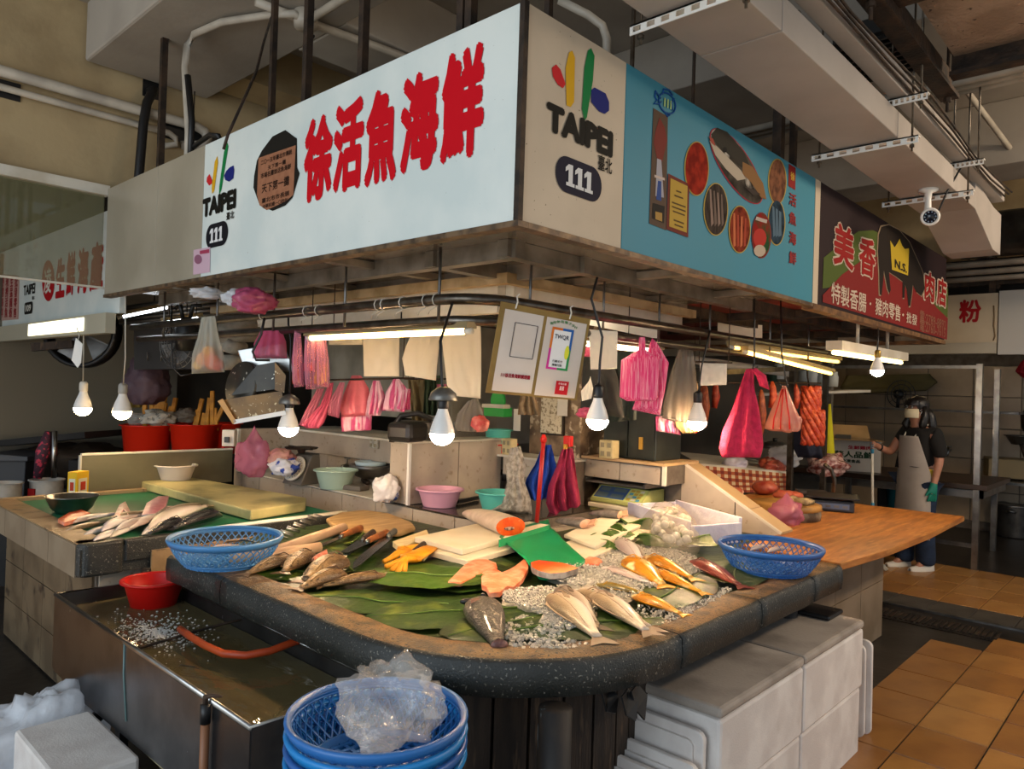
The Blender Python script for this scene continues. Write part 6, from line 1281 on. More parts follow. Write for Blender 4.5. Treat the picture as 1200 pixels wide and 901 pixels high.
# poster board tied to the pipe
m_frame = mat('poster_board', '#8a6a2c', .6, col2='#75581f', scale=6); m_post_ = mat('poster_paper', '#cfc0b2', .5, spec=.2, col2='#c4b2a2', scale=3)
pb = thing('poster_board', 'brown board with two white posters tied to the pipe rack', 'poster', ad(630, 464, 2.62))
PC = [ad(569, 460, 2.6), ad(676, 469, 2.64), ad(692, 374, 2.66), ad(587, 353, 2.62)]; pn = (PC[1]-PC[0]).cross(PC[3]-PC[0]).normalized()
if pn.dot(EYE-PC[0]) < 0: pn = -pn
def PB(u, v, e=0): a = PC[0].lerp(PC[1], u); b = PC[3].lerp(PC[2], u); return a.lerp(b, v)+pn*e
def pq(u0, u1, v0, v1, e): return [PB(u0, v0, e), PB(u1, v0, e), PB(u1, v1, e), PB(u0, v1, e)]
bv = pq(0, 1, 0, 1, 0)+pq(0, 1, 0, 1, -.008); part('board', MB().add(bv, [(0, 1, 2, 3), (7, 6, 5, 4), (0, 4, 5, 1), (1, 5, 6, 2), (2, 6, 7, 3), (3, 7, 4, 0)]), m_frame, pb)
def pp(nm, u0, u1, v0, v1, e, m, lab=None): part(nm, MB().add(pq(u0, u1, v0, v1, e), [(0, 1, 2, 3)]), m, pb, lab)
pp('poster', .06, .49, .03, .93, .001, m_post_, 'left white poster'); pp('poster', .525, .97, .02, .93, .001, m_post_, 'right white poster')
fm = MB()
for a, b in (((.19, .42), (.44, .42)), ((.44, .42), (.44, .80)), ((.44, .80), (.19, .80)), ((.19, .80), (.19, .42))): fm.bar(PB(*a, .0025), PB(*b, .0025), .0022, .0015, up=pn)
part('print_frame', fm, m_pr('3c3a40'), pb)
def ptext(t, u0, u1, v0, v1, c, bold=.03, e=.003):
    mb = text_mb(t, 1, bold); xs = [p[0] for p in mb.v]; ys = [p[1] for p in mb.v]; a, b, cc_, d = min(xs), max(xs), min(ys), max(ys)
    mb.v = [tuple(PB(u0+(p[0]-a)/(b-a)*(u1-u0), v0+(p[1]-cc_)/(d-cc_)*(v1-v0), e+p[2])) for p in mb.v]; part('lettering', mb, m_pr(c), pb)
ptext('111徐活魚海鮮調理攤', .13, .45, .185, .235, '8c1f2c', .04)
for u0, u1, v0, v1, c in ((.60, .72, .80, .83, 'c8662a'), (.72, .84, .80, .83, '2a5a9a'), (.60, .625, .58, .80, 'd0702a'), (.60, .625, .36, .58, 'c8388a'), (.815, .84, .58, .80, '2a5a9a'), (.815, .84, .36, .58, '2f8a4a'), (.60, .72, .335, .36, 'c8388a'), (.72, .84, .335, .36, '2f8a4a')): pp('print_frame', u0, u1, v0, v1, .0025, m_pr(c))
pp('print', .625, .815, .36, .80, .002, m_pr('e4ddd6')); ptext('TWQR', .64, .80, .69, .75, '2c2c3c', .02); ptext('行動支付', .66, .77, .42, .45, '2c2c2c', .02); ptext('掃碼付款', .66, .77, .375, .405, '2c2c2c', .02)
part('print', MB().add([PB(.80+.025*cos(a), .55+.085*sin(a), .003) for a in [2*pi*k/16 for k in range(16)]], [tuple(range(16))]), m_pr('d8d23a'), pb, 'yellow oval')
for k, ch in enumerate('歡迎使用電子支付'):
    a = radians(150-k*17); ptext(ch, .72+.155*cos(a)-.018, .72+.155*cos(a)+.018, .82+.08*sin(a)-.012, .82+.08*sin(a)+.02, '4a7a4c', .02)
pp('print', .74, .88, .05, .21, .003, m_pr('b81c24'), 'red square'); ptext('嚴選', .785, .835, .10, .15, 'e8c0b8', .02, .004); ptext('市場名攤', .765, .855, .165, .19, 'e8c0b8', .01, .004)
for u in (.17, .77): part('tie', MB().tube([PB(u, .95, .004), PB(u+.01, 1.03, .0), PB(u+.0, 1.1, -.02), PB(u+.02, 1.12, .0)], .003, 5), m_offw, pb)
# rails and rods holding up papers, bags and strips, mostly added as supports; added canopy tubes above the bench
for a, b, l in ((ad(372, 387, 3.69), ad(572, 369, 3.47), 'added thin rail the paper sheets hang from'), (ad(350, 446, 4.0), ad(486, 443, 3.96), 'thin rail of the pink bags above the niche'), (ad(795, 448, 5.02), ad(962, 449, 5.5), 'added thin rail of the cured meat strips'), (ad(682, 412, 3.75), ad(742, 411, 3.78), 'added short rail the dark jackets hang from'), (ad(815, 424, 3.9), ad(858, 425, 3.9), 'added short rail above the lit white card'), (ad(474, 444, 4.72), ad(522, 444, 4.4), 'added short rail of the green and khaki cloths')):
    solo('hanging_rail', MB().tube([a, b], .006, 6).tube([a.lerp(b, .1), V((a.lerp(b, .1).x, a.lerp(b, .1).y, 2.06))], .003, 4).tube([a.lerp(b, .9), V((a.lerp(b, .9).x, a.lerp(b, .9).y, 2.06))], .003, 4), m_iron, l, 'rail', 'rails under the canopy')
tube_lamp((2.55, 2.9, 1.96), (2.55, 4.3, 1.96), 'added unseen tube light under the canopy above the niche', col='#ffecc8', e=15, grp='added lights under the canopy'); tube_lamp((2.6, 2.45, 1.96), (3.5, 2.45, 1.96), 'added unseen tube light under the canopy above the wet ledge', col='#ffecc8', e=15, grp='added lights under the canopy')  # unseen tubes added to brighten the niche and the ledge
# paper sheets hanging over the bench
def sheet(L, R, t, label, seed=0, m=m_paper, grp='paper sheets hanging from the rack'): return drape('paper_sheet', L, R, t, m, label, 'paper', grp, pleat=.006, n=.6, seed=seed, solid=.0012)
m_psheet = mat('waxed_paper', '#e9dcc4', .6, bump=.25, bscale=14, translucent=.3)
sheet([(384, 388), (385, 404)], [(425, 388), (425, 404)], 3.7, 'wide low paper sheet at the left of the hanging papers', 1, m_psheet); sheet([(425, 386), (426, 441)], [(468, 384), (468, 441)], 3.68, 'square paper sheet beside the wide low sheet', 2, m_psheet)
sheet([(486, 382), (476, 405), (471, 420), (475, 440)], [(516, 380), (515, 405), (512, 430), (511, 446)], 3.6, 'curling paper sheet in the middle of the hanging papers', 3, m_psheet); sheet([(520, 381), (518, 400), (524, 452), (534, 464)], [(563, 371), (564, 400), (564, 440), (563, 467)], 3.5, 'largest paper sheet right behind the capped bulb', 4, m_psheet)
sheet([(690, 386), (692, 433)], [(724, 388), (723, 432)], 3.17, 'white sheet behind the bulb right of the poster board', 5); sheet([(820, 424), (821, 452)], [(852, 425), (851, 451)], 3.9, 'lit white paper card hanging above the sausages', 6)
for px, py, t in ((470, 388, 3.6), (514, 386, 3.55)): a = ad(px, py-8, t); solo('meat_hook', MB().tube([a+V((0, 0, .06)), a, a+V((.01, 0, -.05)), a+V((.03, -.02, -.06)), a+V((.04, -.03, -.04))], .004, 6), m_black, 'black hook between the curling and the square paper sheets' if px < 500 else 'black hook between the curling and the largest paper sheets', 'hook')
# pink shopping bags
gp = 'pink plastic bags hanging over the bench'; m_strp = mat('pink_stripe', '#d8588e', .35, col2='#f3c4d6', scale=3, stretch=(9, 9, .2), lo=.48, hi=.54, translucent=.3); m_salp = mat('salmon_pink', '#e27686', .4, col2='#d8687a', scale=8, translucent=.25, bump=.2, bscale=20)
drape('carrier_bag', [(412, 440), (402, 462), (398, 478), (400, 489)], [(423, 440), (432, 455), (434, 472), (432, 487)], 4.0, m_salp, 'salmon pink bag spread like a skirt above the niche', 'bag', gp, bulge=.04, seed=1, n=3)
drape('carrier_bag', [(399, 482), (400, 506)], [(436, 482), (435, 504)], 4.02, m_strp, 'red and white striped bag hanging below the salmon pink bag', 'bag', gp, bulge=.02, seed=2, n=4)
drape('carrier_bag', [(437, 446), (430, 470), (428, 487)], [(445, 446), (452, 466), (446, 487)], 3.98, m_strp, 'glossy magenta bag beside the salmon pink bag', 'bag', gp, bulge=.03, seed=3)
drape('carrier_bag', [(461, 444), (452, 460), (448, 481)], [(468, 444), (478, 457), (474, 483)], 3.95, m_strp, 'striped magenta bag below the curling paper sheet', 'bag', gp, bulge=.03, seed=4)
drape('carrier_bag', [(474, 455), (472, 481)], [(481, 456), (481, 480)], 4.0, m_hot, 'narrow magenta bag at the right of the striped magenta bag', 'bag', gp, bulge=.02, seed=5)
drape('carrier_bag', [(385, 450), (375, 475), (352, 498), (360, 502)], [(391, 448), (388, 470), (380, 495), (374, 502)], 3.97, m_pink, 'long drooping pink bag right of the lower capped bulb', 'bag', gp, bulge=.05, seed=6)
drape('carrier_bag', [(372, 455), (358, 480), (350, 498)], [(380, 455), (372, 478), (364, 502)], 3.99, m_pinkc, 'clear pink bag just right of the lower capped bulb', 'bag', gp, bulge=.05, seed=7)
drape('carrier_bag', [(398, 448), (386, 470), (384, 486)], [(404, 448), (400, 470), (397, 490)], 3.9, m_pinkc, 'pale crinkled pink bag left of the salmon pink bag', 'bag', gp, bulge=.03, seed=8)
# bags with food and drink hanging from the lower pipe
m_foodp = mat('food_packet', '#e8962a', .4, col2='#e8c43a', scale=10, col3='#b8281c', scale3=8, lo3=.56, hi3=.6)
drape('food_packet', [(366, 426), (367, 450)], [(384, 424), (384, 453)], 3.55, m_foodp, 'yellow and orange snack packet inside the right pink bag', 'packet', bulge=.02, seed=2, pleat=.004)
drape('food_packet', [(343, 415), (342, 450)], [(352, 412), (353, 452)], 3.55, mat('food_packet_pink', '#e2604a', .4, col2='#f0c8a8', scale=12), 'reddish snack packet inside the left pink bag', 'packet', bulge=.02, seed=3, pleat=.004)
p = ad(363, 452, 3.56); bt = thing('drink_bottle', 'dark soft drink bottle with an orange cap inside the middle pink bag', 'bottle', p); part('bottle', MB().lathe([(.028, 0), (.032, .02), (.032, .12), (.026, .15), (.013, .18), (.011, .2)], n=16), mat('cola', '#2a0f0a', .1, spec=.6), bt, local=True); part('label', MB().lathe([(.033, .07), (.033, .11)], n=16, capb=False, capt=False), m_red, bt, 'red label', local=True); part('cap', MB().lathe([(.013, .2), (.013, .222)], n=12), mat('orange_cap', '#e8832a', .4), bt, local=True)
gq = 'clear pink carrier bags on the lower pipe'
for L, R, lab, s in (([(345, 387), (342, 420), (344, 454)], [(352, 387), (355, 420), (356, 453)], 'left clear pink carrier bag on the lower pipe', 1), ([(357, 388), (356, 420), (358, 456)], [(371, 388), (372, 425), (371, 456)], 'middle clear pink carrier bag holding the drink bottle', 2), ([(372, 388), (371, 420), (372, 454)], [(381, 389), (385, 420), (386, 454)], 'right clear pink carrier bag holding the yellow packet', 3)):
    drape('carrier_bag', L, R, 3.5, mat('thin_pink_film', '#d98aa8', .2, alpha=.45, bump=.3, bscale=25), lab, 'bag', gq, bulge=.045, seed=s)
drape('carrier_bag', [(305, 388), (297, 403), (296, 420)], [(330, 387), (335, 400), (336, 420)], 3.6, m_pink, 'pink bag behind the silver box above the speckled hood', 'bag', gq, bulge=.05, seed=9)
crumple(ad(297, 353, 3.4), .075, 'purple-pink bag stuffed on top of the rack pipes', mat('mauve_film', '#a8486a', .3, alpha=.95, bump=.4, bscale=18), 31, .3, .8, sx=1.3)
crumple(ad(277, 350, 3.5), .05, 'white crumpled bag on the rack beside the purple-pink bag', m_film, 32, .4, .8, sx=1.2); crumple(ad(243, 344, 3.6), .045, 'white scrap of plastic caught under the sign edge', m_film, 33, .4, .6, sx=1.6)
# white carrier bag with oranges hanging at the left end
drape('carrier_bag', [(236, 372), (232, 395), (226, 415), (225, 438)], [(252, 370), (256, 392), (262, 415), (264, 436)], 3.7, mat('thin_white_film', '#e6e6d8', .25, alpha=.42, bump=.3, bscale=20, translucent=.4), 'white carrier bag with orange and red packets hanging at the left', 'bag', bulge=.06, seed=4)
for k, (x, y, r, c) in enumerate(((238, 420, .035, 'e88a1a'), (249, 424, .04, 'e8602a'), (244, 412, .03, 'f0a02a'), (256, 428, .03, 'd8483a'), (232, 428, .025, 'e8b04a'))):
    solo('food_packet', MB().ball(ad(x, y, 3.71), r, 10, 8).jitter(.006, 30, k), m_pr(c), ('orange packet low in the white carrier bag', 'red-orange packet in the middle of the white carrier bag', 'yellow-orange packet highest in the white carrier bag', 'red packet at the right in the white carrier bag', 'pale orange packet at the left in the white carrier bag')[k], 'packet', 'packets in the white carrier bag')
# striped pink bags, brown bag, towel and meat bag on the right arm
drape('carrier_bag', [(749, 395), (748, 410), (728, 422), (726, 465), (735, 470)], [(756, 395), (757, 410), (773, 421), (771, 465), (768, 470)], 3.42, m_hot, 'bright pink striped carrier bag hanging flat from the right arm', 'bag', 'bags on the right arm of the rack', bulge=.02, seed=1, n=2, pleat=.006)
drape('carrier_bag', [(764, 396), (758, 415), (748, 460), (741, 480)], [(770, 402), (784, 425), (780, 455), (774, 487)], 3.5, m_hot, 'second bright pink bag behind the flat striped one', 'bag', 'bags on the right arm of the rack', bulge=.03, seed=2, n=3)
drape('carrier_bag', [(795, 410), (785, 440), (778, 470), (776, 490), (790, 494)], [(812, 410), (816, 440), (818, 470), (815, 490), (806, 495)], 3.95, m_grey, 'brown translucent bag hanging behind the right bulb', 'bag', 'bags on the right arm of the rack', bulge=.06, seed=3)
drape('carrier_bag', [(800, 455), (788, 472), (792, 500), (800, 508)], [(815, 440), (822, 470), (825, 500), (815, 508)], 4.0, mat('tan_bag', '#c0a070', .5, col2='#a8844f', scale=12, col3='#c8402a', scale3=5, lo3=.6, hi3=.62), 'tan printed bag hanging under the brown bag', 'bag', 'bags on the right arm of the rack', bulge=.05, seed=5)
drape('carrier_bag', [(768, 488), (769, 505)], [(795, 486), (798, 510)], 4.05, m_strp, 'wine striped bag hanging low behind the brown bag', 'bag', 'bags on the right arm of the rack', bulge=.03, seed=6)
drape('towel', [(874, 433), (866, 455), (858, 480), (847, 505), (843, 525), (846, 536)], [(883, 431), (884, 455), (889, 480), (893, 505), (894, 522), (891, 536)], 3.75, m_ptow, 'deep pink towel hanging from a hook over the partition', 'towel', pleat=.022, n=2.5, seed=3, bulge=.03)
drape('towel', [(879, 434), (886, 440), (890, 452)], [(886, 431), (898, 440), (902, 457)], 3.72, m_ptow, 'loose end of the deep pink towel knotted on the hook', 'towel', pleat=.008, n=1, bulge=.015)
a = ad(884, 425, 3.74); solo('meat_hook', MB().tube([ad(884, 350, 3.72), ad(884, 405, 3.73), a, ad(882, 432, 3.74), ad(888, 430, 3.74)], .005, 6), m_black, 'black hook holding the deep pink towel', 'hook')
mbg = drape('carrier_bag', [(917, 452), (906, 475), (897, 497), (896, 502), (903, 505)], [(921, 452), (930, 473), (940, 495), (939, 502), (935, 506)], 4.1, mat('meat_bag_film', '#e8a08c', .25, alpha=.62, bump=.3, bscale=20, translucent=.35), 'pale pink bag of meat with red stripes hanging from a hook', 'bag', bulge=.09, seed=3)
for k, (x, y, r) in enumerate(((910, 494, .045), (921, 497, .05), (930, 493, .042), (918, 484, .04))): solo('meat_piece', MB().ball(ad(x, y, 4.1), r, 10, 8).jitter(.01, 20, k), mat('meat_pale', '#b8685a', .4, col2='#d89a88', scale=14), ('meat piece at the left in the hanging pale bag', 'largest meat piece at the bottom of the hanging pale bag', 'meat piece at the right in the hanging pale bag', 'meat piece on top in the hanging pale bag')[k], 'meat', 'meat in the hanging bag')
for k, dx in enumerate((-12, -4, 6)): part('stripe', MB().tube([ad(919+.2*dx, 456, 4.07), ad(919+.6*dx, 475, 4.02), ad(919+dx, 490, 3.995), ad(919+dx*1.1, 503, 4.0)], .004, 5), m_red, mbg)
solo('meat_hook', MB().tube([ad(915, 348, 4.1), ad(916, 415, 4.1), ad(921, 445, 4.1), ad(923, 452, 4.1), ad(917, 455, 4.1), ad(913, 448, 4.1)], .005, 6), m_black, 'black hook holding the pale bag of meat', 'hook')
# dark jackets and clutter hanging behind the right bulb
m_jack = mat('dark_jacket', '#22221f', .85, col2='#2f302c', scale=9)
drape('jacket', [(684, 418), (682, 450), (680, 482)], [(716, 415), (726, 450), (732, 490)], 3.7, m_jack, 'black jacket hanging behind the bulb right of the poster board', 'jacket', pleat=.03, n=2, bulge=.05); drape('jacket', [(712, 412), (716, 450), (712, 495)], [(738, 410), (748, 450), (746, 492)], 3.78, mat('greenish_jacket', '#1e2a26', .85), 'dark greenish jacket hanging beside the black one', 'jacket', pleat=.03, n=2, bulge=.05)
sheet([(690, 447), (681, 458), (682, 470)], [(692, 441), (695, 455), (693, 467)], 3.4, 'crumpled white receipt hanging beside the bulb', 9); crumple(ad(690, 484, 3.6), .05, 'small pink bag below the white receipt', m_pink, 41, .3, .5, sx=1.5)
crumple(ad(688, 408, 3.4), .035, 'small pink bundle tucked behind the poster board edge', m_pink, 42, .3, 1.2)
drape('carrier_bag', [(548, 470), (536, 485), (532, 500), (536, 506)], [(560, 466), (566, 480), (570, 498), (567, 507)], 4.0, m_grey, 'greyish bag of red peppers hanging above the tap shelf', 'bag', bulge=.06, seed=5); crumple(ad(562, 497, 3.98), .05, 'red packet inside the greyish bag above the tap shelf', mat('red_packet', '#b8403a', .5, col2='#d88a7a', scale=14), 43, .3, .9)
# green aprons and wall clutter behind the papers
drape('apron', [(498, 440), (496, 485)], [(516, 440), (515, 488)], 4.6, mat('green_cloth', '#2c3f2a', .85), 'dark green cloth hanging behind the papers', 'cloth', pleat=.03, n=3); drape('apron', [(512, 450), (513, 480)], [(523, 450), (524, 482)], 4.3, m_pinkc, 'pale pink cloth strip left of the capped bulb', 'cloth', pleat=.02, n=2)
drape('apron', [(478, 445), (483, 495)], [(499, 445), (500, 497)], 4.7, mat('khaki_cloth', '#7a6c4c', .85), 'khaki cloth hanging behind the striped bag', 'cloth', pleat=.03, n=2)
c = ad(478, 505, 4.1); bk = thing('shoulder_bag', 'black shoulder bag with a loop strap on the upright block', 'bag', (c.x, c.y, 1.213)); part('pouch', MB().box((c.x, c.y, 1.27), (.2, .16, .11), rz=.3), m_black, bk, bev=.03); part('strap', MB().tube([ad(459, 518, 4.1), ad(461, 500, 4.1), ad(470, 487, 4.1), ad(490, 484, 4.1), ad(506, 492, 4.1)], .016, 8), m_black, bk)
c = ad(488, 503, 4.35); solo('tin_box', MB().box((c.x, c.y, 1.27), (.14, .24, .1), rz=.1), m_dsteel, 'grey tin box behind the black shoulder bag', 'box', bev=.006)
# tilted speckled hood with disc and silver box
hd_ = thing('exhaust_hood', 'tilted grease-speckled metal hood with a round disc hanging at the left', 'hood', ad(300, 495, 3.6)); m_speck = mat('speckled_panel', '#80602f', .5, .1, col2='#5e4620', scale=9, col3='#c7b48a', scale3=60, lo3=.63, hi3=.66); m_dsp = mat('dark_speckled', '#3c3933', .45, .4, col2='#2f2d29', scale=8, col3='#cfc8b8', scale3=40, lo3=.68, hi3=.7)
def slabq(pts, t, dt, nm, m, lab=None, bev=0):
    P = [ad(x, y, t) for x, y in pts]; Q = [ad(x, y, t+dt) for x, y in pts]; n = len(P)
    return part(nm, MB().add(P+Q, [tuple(range(n)), tuple(range(2*n-1, n-1, -1))]+[(i, n+i, n+(i+1) % n, (i+1) % n) for i in range(n)]), m, hd_, lab, bev=bev)
slabq([(258, 469), (330, 458), (335, 484), (274, 496)], 3.5, .2, 'perforated_panel', m_speck, 'brown speckled front'); slabq([(255, 470), (261, 467), (277, 494), (273, 497)], 3.48, .03, 'edge', mat('edge_orange', '#c8924a', .5)); slabq([(273, 492), (334, 481), (336, 486), (274, 497)], 3.48, .03, 'edge', m_white)
slabq([(271, 463), (301, 428), (323, 424), (322, 456)], 3.52, .2, 'wedge', m_dsp, 'dark speckled wedge'); slabq([(322, 424), (335, 440), (333, 460), (322, 457)], 3.5, .02, 'side', m_speck)
slabq([(278, 410), (332, 402), (346, 436), (286, 432)], 3.62, .2, 'silver_box', m_steel, 'silver box on top', bev=.004); part('disc', MB().lathe([(.115, 0), (.12, .012), (.115, .024)], n=30, mx=Matrix.Translation(ad(286, 452, 3.6)) @ (-FW+V((-.6, .5, .2))).to_track_quat('Z', 'Y').to_matrix().to_4x4()), m_dsp, hd_)
part('cord', MB().tube([ad(310, 372, 3.5), ad(306, 392, 3.5), ad(296, 412, 3.5), ad(300, 422, 3.5), ad(316, 422, 3.5)], .006, 6), m_black, hd_)
for k, (a, b) in enumerate((((255, 383), (300, 378)), ((258, 392), (305, 392)), ((262, 402), (285, 410)), ((255, 425), (285, 424)))):
    solo('foam_roll', MB().tube([ad(*a, 4.2), ad(*b, 4.3)], .045, 14), mat('roll_grey', '#8f8778', .8, col2='#7b7365', scale=20), ('topmost grey roll behind the tilted hood', 'second grey roll from the top behind the tilted hood', 'third grey roll from the top behind the tilted hood', 'lowest grey roll behind the tilted hood')[k], 'roll', 'rolls stored behind the tilted hood')
# ------------------------------------------------------------------ second fish counter at the left
lc = thing('fish_counter', 'smaller tiled fish counter with a green mat at the left', 'counter', (1.7, 4.2, 0))
m_tanrim = mat('worn_tile_rim', '#a88b66', .5, col2='#8f7350', scale=7, col3='#5d4a36', scale3=14, lo3=.6, hi3=.7, bump=.1)
m_ped = mat('pedestal_tile', '#75634b', .5, col2='#5d4d39', scale=5, col3='#43372a', scale3=9, lo3=.6, hi3=.7); m_ledge = mat('ledge_tile', '#93826b', .45, col2='#84735d', scale=5)
LX0, LX1, LY0, LY1 = 1.06, 2.42, 3.47, 5.03
part('core', MB().bx(LX0+.012, LX1, LY0+.012, LY1, .66, .775), m_gran, lc)
part('pedestal', MB().bx(LX0+.12, LX1-.1, LY0+.14, LY1-.05, 0, .66), m_grout, lc)
for k in range(4): part('tile', MB().bx(LX0, LX0+.012, LY0+.04+k*.38, LY0+.415+k*.38, .655, .795), m_ledge, lc)
for k in range(4): part('tile', MB().bx(LX0+.005, LX0+.125, LY0+.04+k*.38, LY0+.415+k*.38, .775, .80), m_tanrim, lc)
part('rim_stone', MB().prism(rrect(LX0+.002, LX0+.2, LY0, LY0+.12, .05), .655, .80), m_gran, lc, bev=.01); part('rim_stone', MB().bx(LX0+.19, LX1, LY0+.004, LY0+.05, .70, .80), m_gran, lc, bev=.008)
for j in range(3):
    for k in range(4): part('tile', MB().bx(LX0+.108, LX0+.12, LY0+.16+k*.36, LY0+.515+k*.36, .012+j*.215, .222+j*.215), m_ped, lc)
    part('tile', MB().bx(LX0+.13, LX0+.5, LY0+.128, LY0+.14, .012+j*.215, .222+j*.215), m_walltile, lc)
part('tile', MB().bx(LX0+.3, LX1, LY0-.008, LY0+.004, .62, .74), m_tanrim, lc); part('tile', MB().bx(LX0+.32, LX0+.75, LY0, LY0+.012, .52, .60), m_walltile, lc)
part('edge_pipe', MB().tube([(LX0+.28, LY0-.0, .66), (LX0+.26, LY0-.02, .55), (LX0+.32, LY0-.03, .51), (LX1, LY0-.03, .52)], .022, 8), m_iron, lc)
part('far_rim', MB().bx(LX0, LX1, LY1-.06, LY1, .775, .805), m_tanrim, lc); part('front_edge', MB().tube([(LX1-.75, LY0+.02, .80), (LX1, LY0+.02, .805), (LX1, LY0+.02, .70)], .012, 8), m_offw, lc)
part('mat', MB().bx(LX0+.13, LX1, LY0+.05, LY1-.06, .775, .786), mat('green_mat', '#0f6b48', .45, col2='#0b5a3c', scale=4), lc, 'smooth green mat')
sp = thing('splash_panel', 'olive grey upright panel behind the left fish counter', 'panel', (2.0, 5.06, .8)); a = ay(95, 537, 5.06); b = ay(272, 524, 5.06)
part('sheet', MB().bx(a.x, b.x, 5.05, 5.07, .80, (a.z+b.z)/2), mat('olive_panel', '#7b755c', .3, .3, col2='#6a644d', scale=3), sp); part('edge', MB().bx(a.x, b.x, 5.045, 5.075, (a.z+b.z)/2, (a.z+b.z)/2+.012).bx(a.x-.01, a.x, 5.045, 5.075, .8, (a.z+b.z)/2), m_offw, sp)
P = [az(x, y, .845) for x, y in ((163, 563), (207, 556), (359, 583), (358, 588), (294, 598))]
cb2 = thing('cutting_board', 'thick yellowed cutting board lying on the end of the left counter', 'board', (2.2, 4.0, .79)); part('board', MB().prism([(p.x, p.y) for p in P], .79, .845), mat('stained_board', '#c9bd82', .5, col2='#7f7a52', scale=2.6, lo=.45, hi=.62, bump=.06), cb2, bev=.008)
c = az(206, 561, .85); basin((c.x, c.y, .846), .125, .095, m_cream2, 'plastic_basin', 'cream basin standing on the thick cutting board', 'basin')
c = az(84, 600, .79); sb_ = thing('steel_bowl', 'stainless bowl on the green mat beside the yellow carton', 'bowl', (c.x, c.y, .787)); part('bowl', MB().lathe([(.07, 0), (.1, .03), (.125, .09), (.13, .092), (.121, .088), (.095, .03), (.05, .008)], n=28), m_steel, sb_, local=True)
c = az(91, 583, .79); yb = thing('seasoning_box', 'small yellow carton with red marks behind the steel bowl', 'box', (c.x, c.y, .788), radians(35)); part('carton', MB().bx(-.05, .05, -.03, .03, 0, .16), m_pr('e0b02a'), yb, local=True); part('print', MB().bx(-.052, -.05, -.02, .02, .03, .12), m_pr('d8d0b8'), yb, local=True); part('print', MB().bx(-.035, .035, -.032, -.03, .03, .12), m_pr('d8d0b8'), yb, local=True); part('print', MB().bx(-.053, -.051, -.012, .012, .05, .1), m_pr('b83a24'), yb, local=True); part('print', MB().bx(-.02, .02, -.034, -.031, .05, .1), m_pr('b83a24'), yb, local=True)
random.seed(21); gl = 'pale fish heaped on the green mat'
lab = ('pale fish at the near left edge of the heap', 'pale fish second along the near edge of the heap', 'pale fish third along the near edge of the heap', 'pale fish in the front middle of the heap', 'pale fish over the front middle of the heap', 'pale fish at the left of the heap next to the orange piece', 'pale fish behind the left end of the heap', 'pale fish in the centre of the heap', 'pale fish crossing the centre of the heap', 'pale fish on top of the centre', 'pale fish right of the centre of the heap', 'pale fish under the black fish', 'long pale fish beside the black fish', 'pale fish below the pink steak', 'pale fish at the back of the heap', 'slim pale fish at the back right of the heap')
fp_ = [((75, 622), (112, 614), .79), ((95, 627), (130, 618), .79), ((108, 632), (140, 622), .795), ((128, 628), (158, 616), .795), ((118, 620), (152, 608), .815), ((80, 612), (118, 604), .80), ((100, 606), (134, 602), .81), ((122, 612), (160, 605), .83), ((136, 619), (168, 609), .82), ((130, 604), (162, 600), .835), ((152, 617), (186, 606), .815), ((165, 625), (205, 612), .79), ((172, 618), (222, 600), .81), ((150, 604), (188, 598), .82), ((160, 600), (200, 595), .80), ((186, 605), (226, 594), .79)]
for i, (a, b, zb) in enumerate(fp_): fish('pale' if i % 3 else 'silver', a, (a[0]+(b[0]-a[0])*1.5, a[1]+(b[1]-a[1])*1.5), zb, lab[i], H=.2, T=.55, side=random.choice((1, -1)), group=gl, fins=False, eye=False)
fish('dark', (262, 603), (196, 622), .80, 'glossy black fish at the right end of the heap', H=.24, T=.8, side=-1); fish('dark', (217, 610), (170, 628), .80, 'black and white fish in front of the glossy black one', H=.24, T=.8, side=-1)
slab_piece([(166, 602), (172, 588), (186, 580), (198, 580), (194, 592), (182, 600)], .83, .03, mat('pink_steak', '#c9808a', .35, col2='#d89aa0', scale=20), 'pink tuna steak lying on the heap of pale fish', 'fish_steak'); slab_piece([(68, 607), (80, 600), (96, 596), (106, 600), (92, 606), (76, 611)], .80, .025, m_salm, 'orange salmon strip at the left of the heap', 'salmon_strip', edge=m_salmp)
slab_piece([(134, 602), (140, 590), (147, 586), (153, 598), (150, 602), (146, 596), (140, 604)], .82, .03, mat('pink_offcut', '#c98a82', .35, col2='#e6c6ba', scale=24), 'folded pink fish offcut standing on the heap', 'fish_offcut')

# ------------------------------------------------------------------ dim area behind the left counter
gw = struct('wall_side', MB().bx(1.4, 3.3, 7.9, 7.96, 0, 2.6), mat('grey_partition', '#6d675a', .5, col2='#5d574c', scale=2)); part('panel', MB().bx(1.6, 3.1, 7.88, 7.9, .9, 2.0), mat('grey_partition_panel', '#77705f', .45), gw, local=True)
def tub(px, py, d, R, h, label, grp='red buckets behind the left counter', m=mat('bucket_red', '#dc2a10', .4, translucent=.15)):
    c = ad(px, py, d); return basin((c.x, c.y, c.z-h), R, h, m, 'plastic_bucket', label, 'bucket', .82, .015, 32, grp)
B1 = tub(173, 498, 6.3, .205, .26, 'left red bucket holding crumpled newspaper and yellow sticks'); B2 = tub(229, 497, 6.3, .205, .26, 'middle red bucket full of yellow sticks'); B3 = tub(258, 496, 6.5, .18, .26, 'right red bucket half hidden by the speckled hood')
lt = ad(200, 534, 6.2); solo('low_cabinet', MB().box((lt.x+.1, lt.y+.25, lt.z/2-.02), (1.3, .8, lt.z-.05), rz=YAW-pi/2), m_dark, 'dark low cabinet under the red buckets', 'cabinet', bev=.006)
m_stk = mat('yellow_stick', '#c98a1e', .6, col2='#a86f14', scale=14, bump=.2)
sl = ('at the far left', 'short and low at the left', 'tall in the middle', 'leaning right in the middle', 'fattest in front', 'at the right rim', 'tallest at the back', 'leaning over the newspaper')
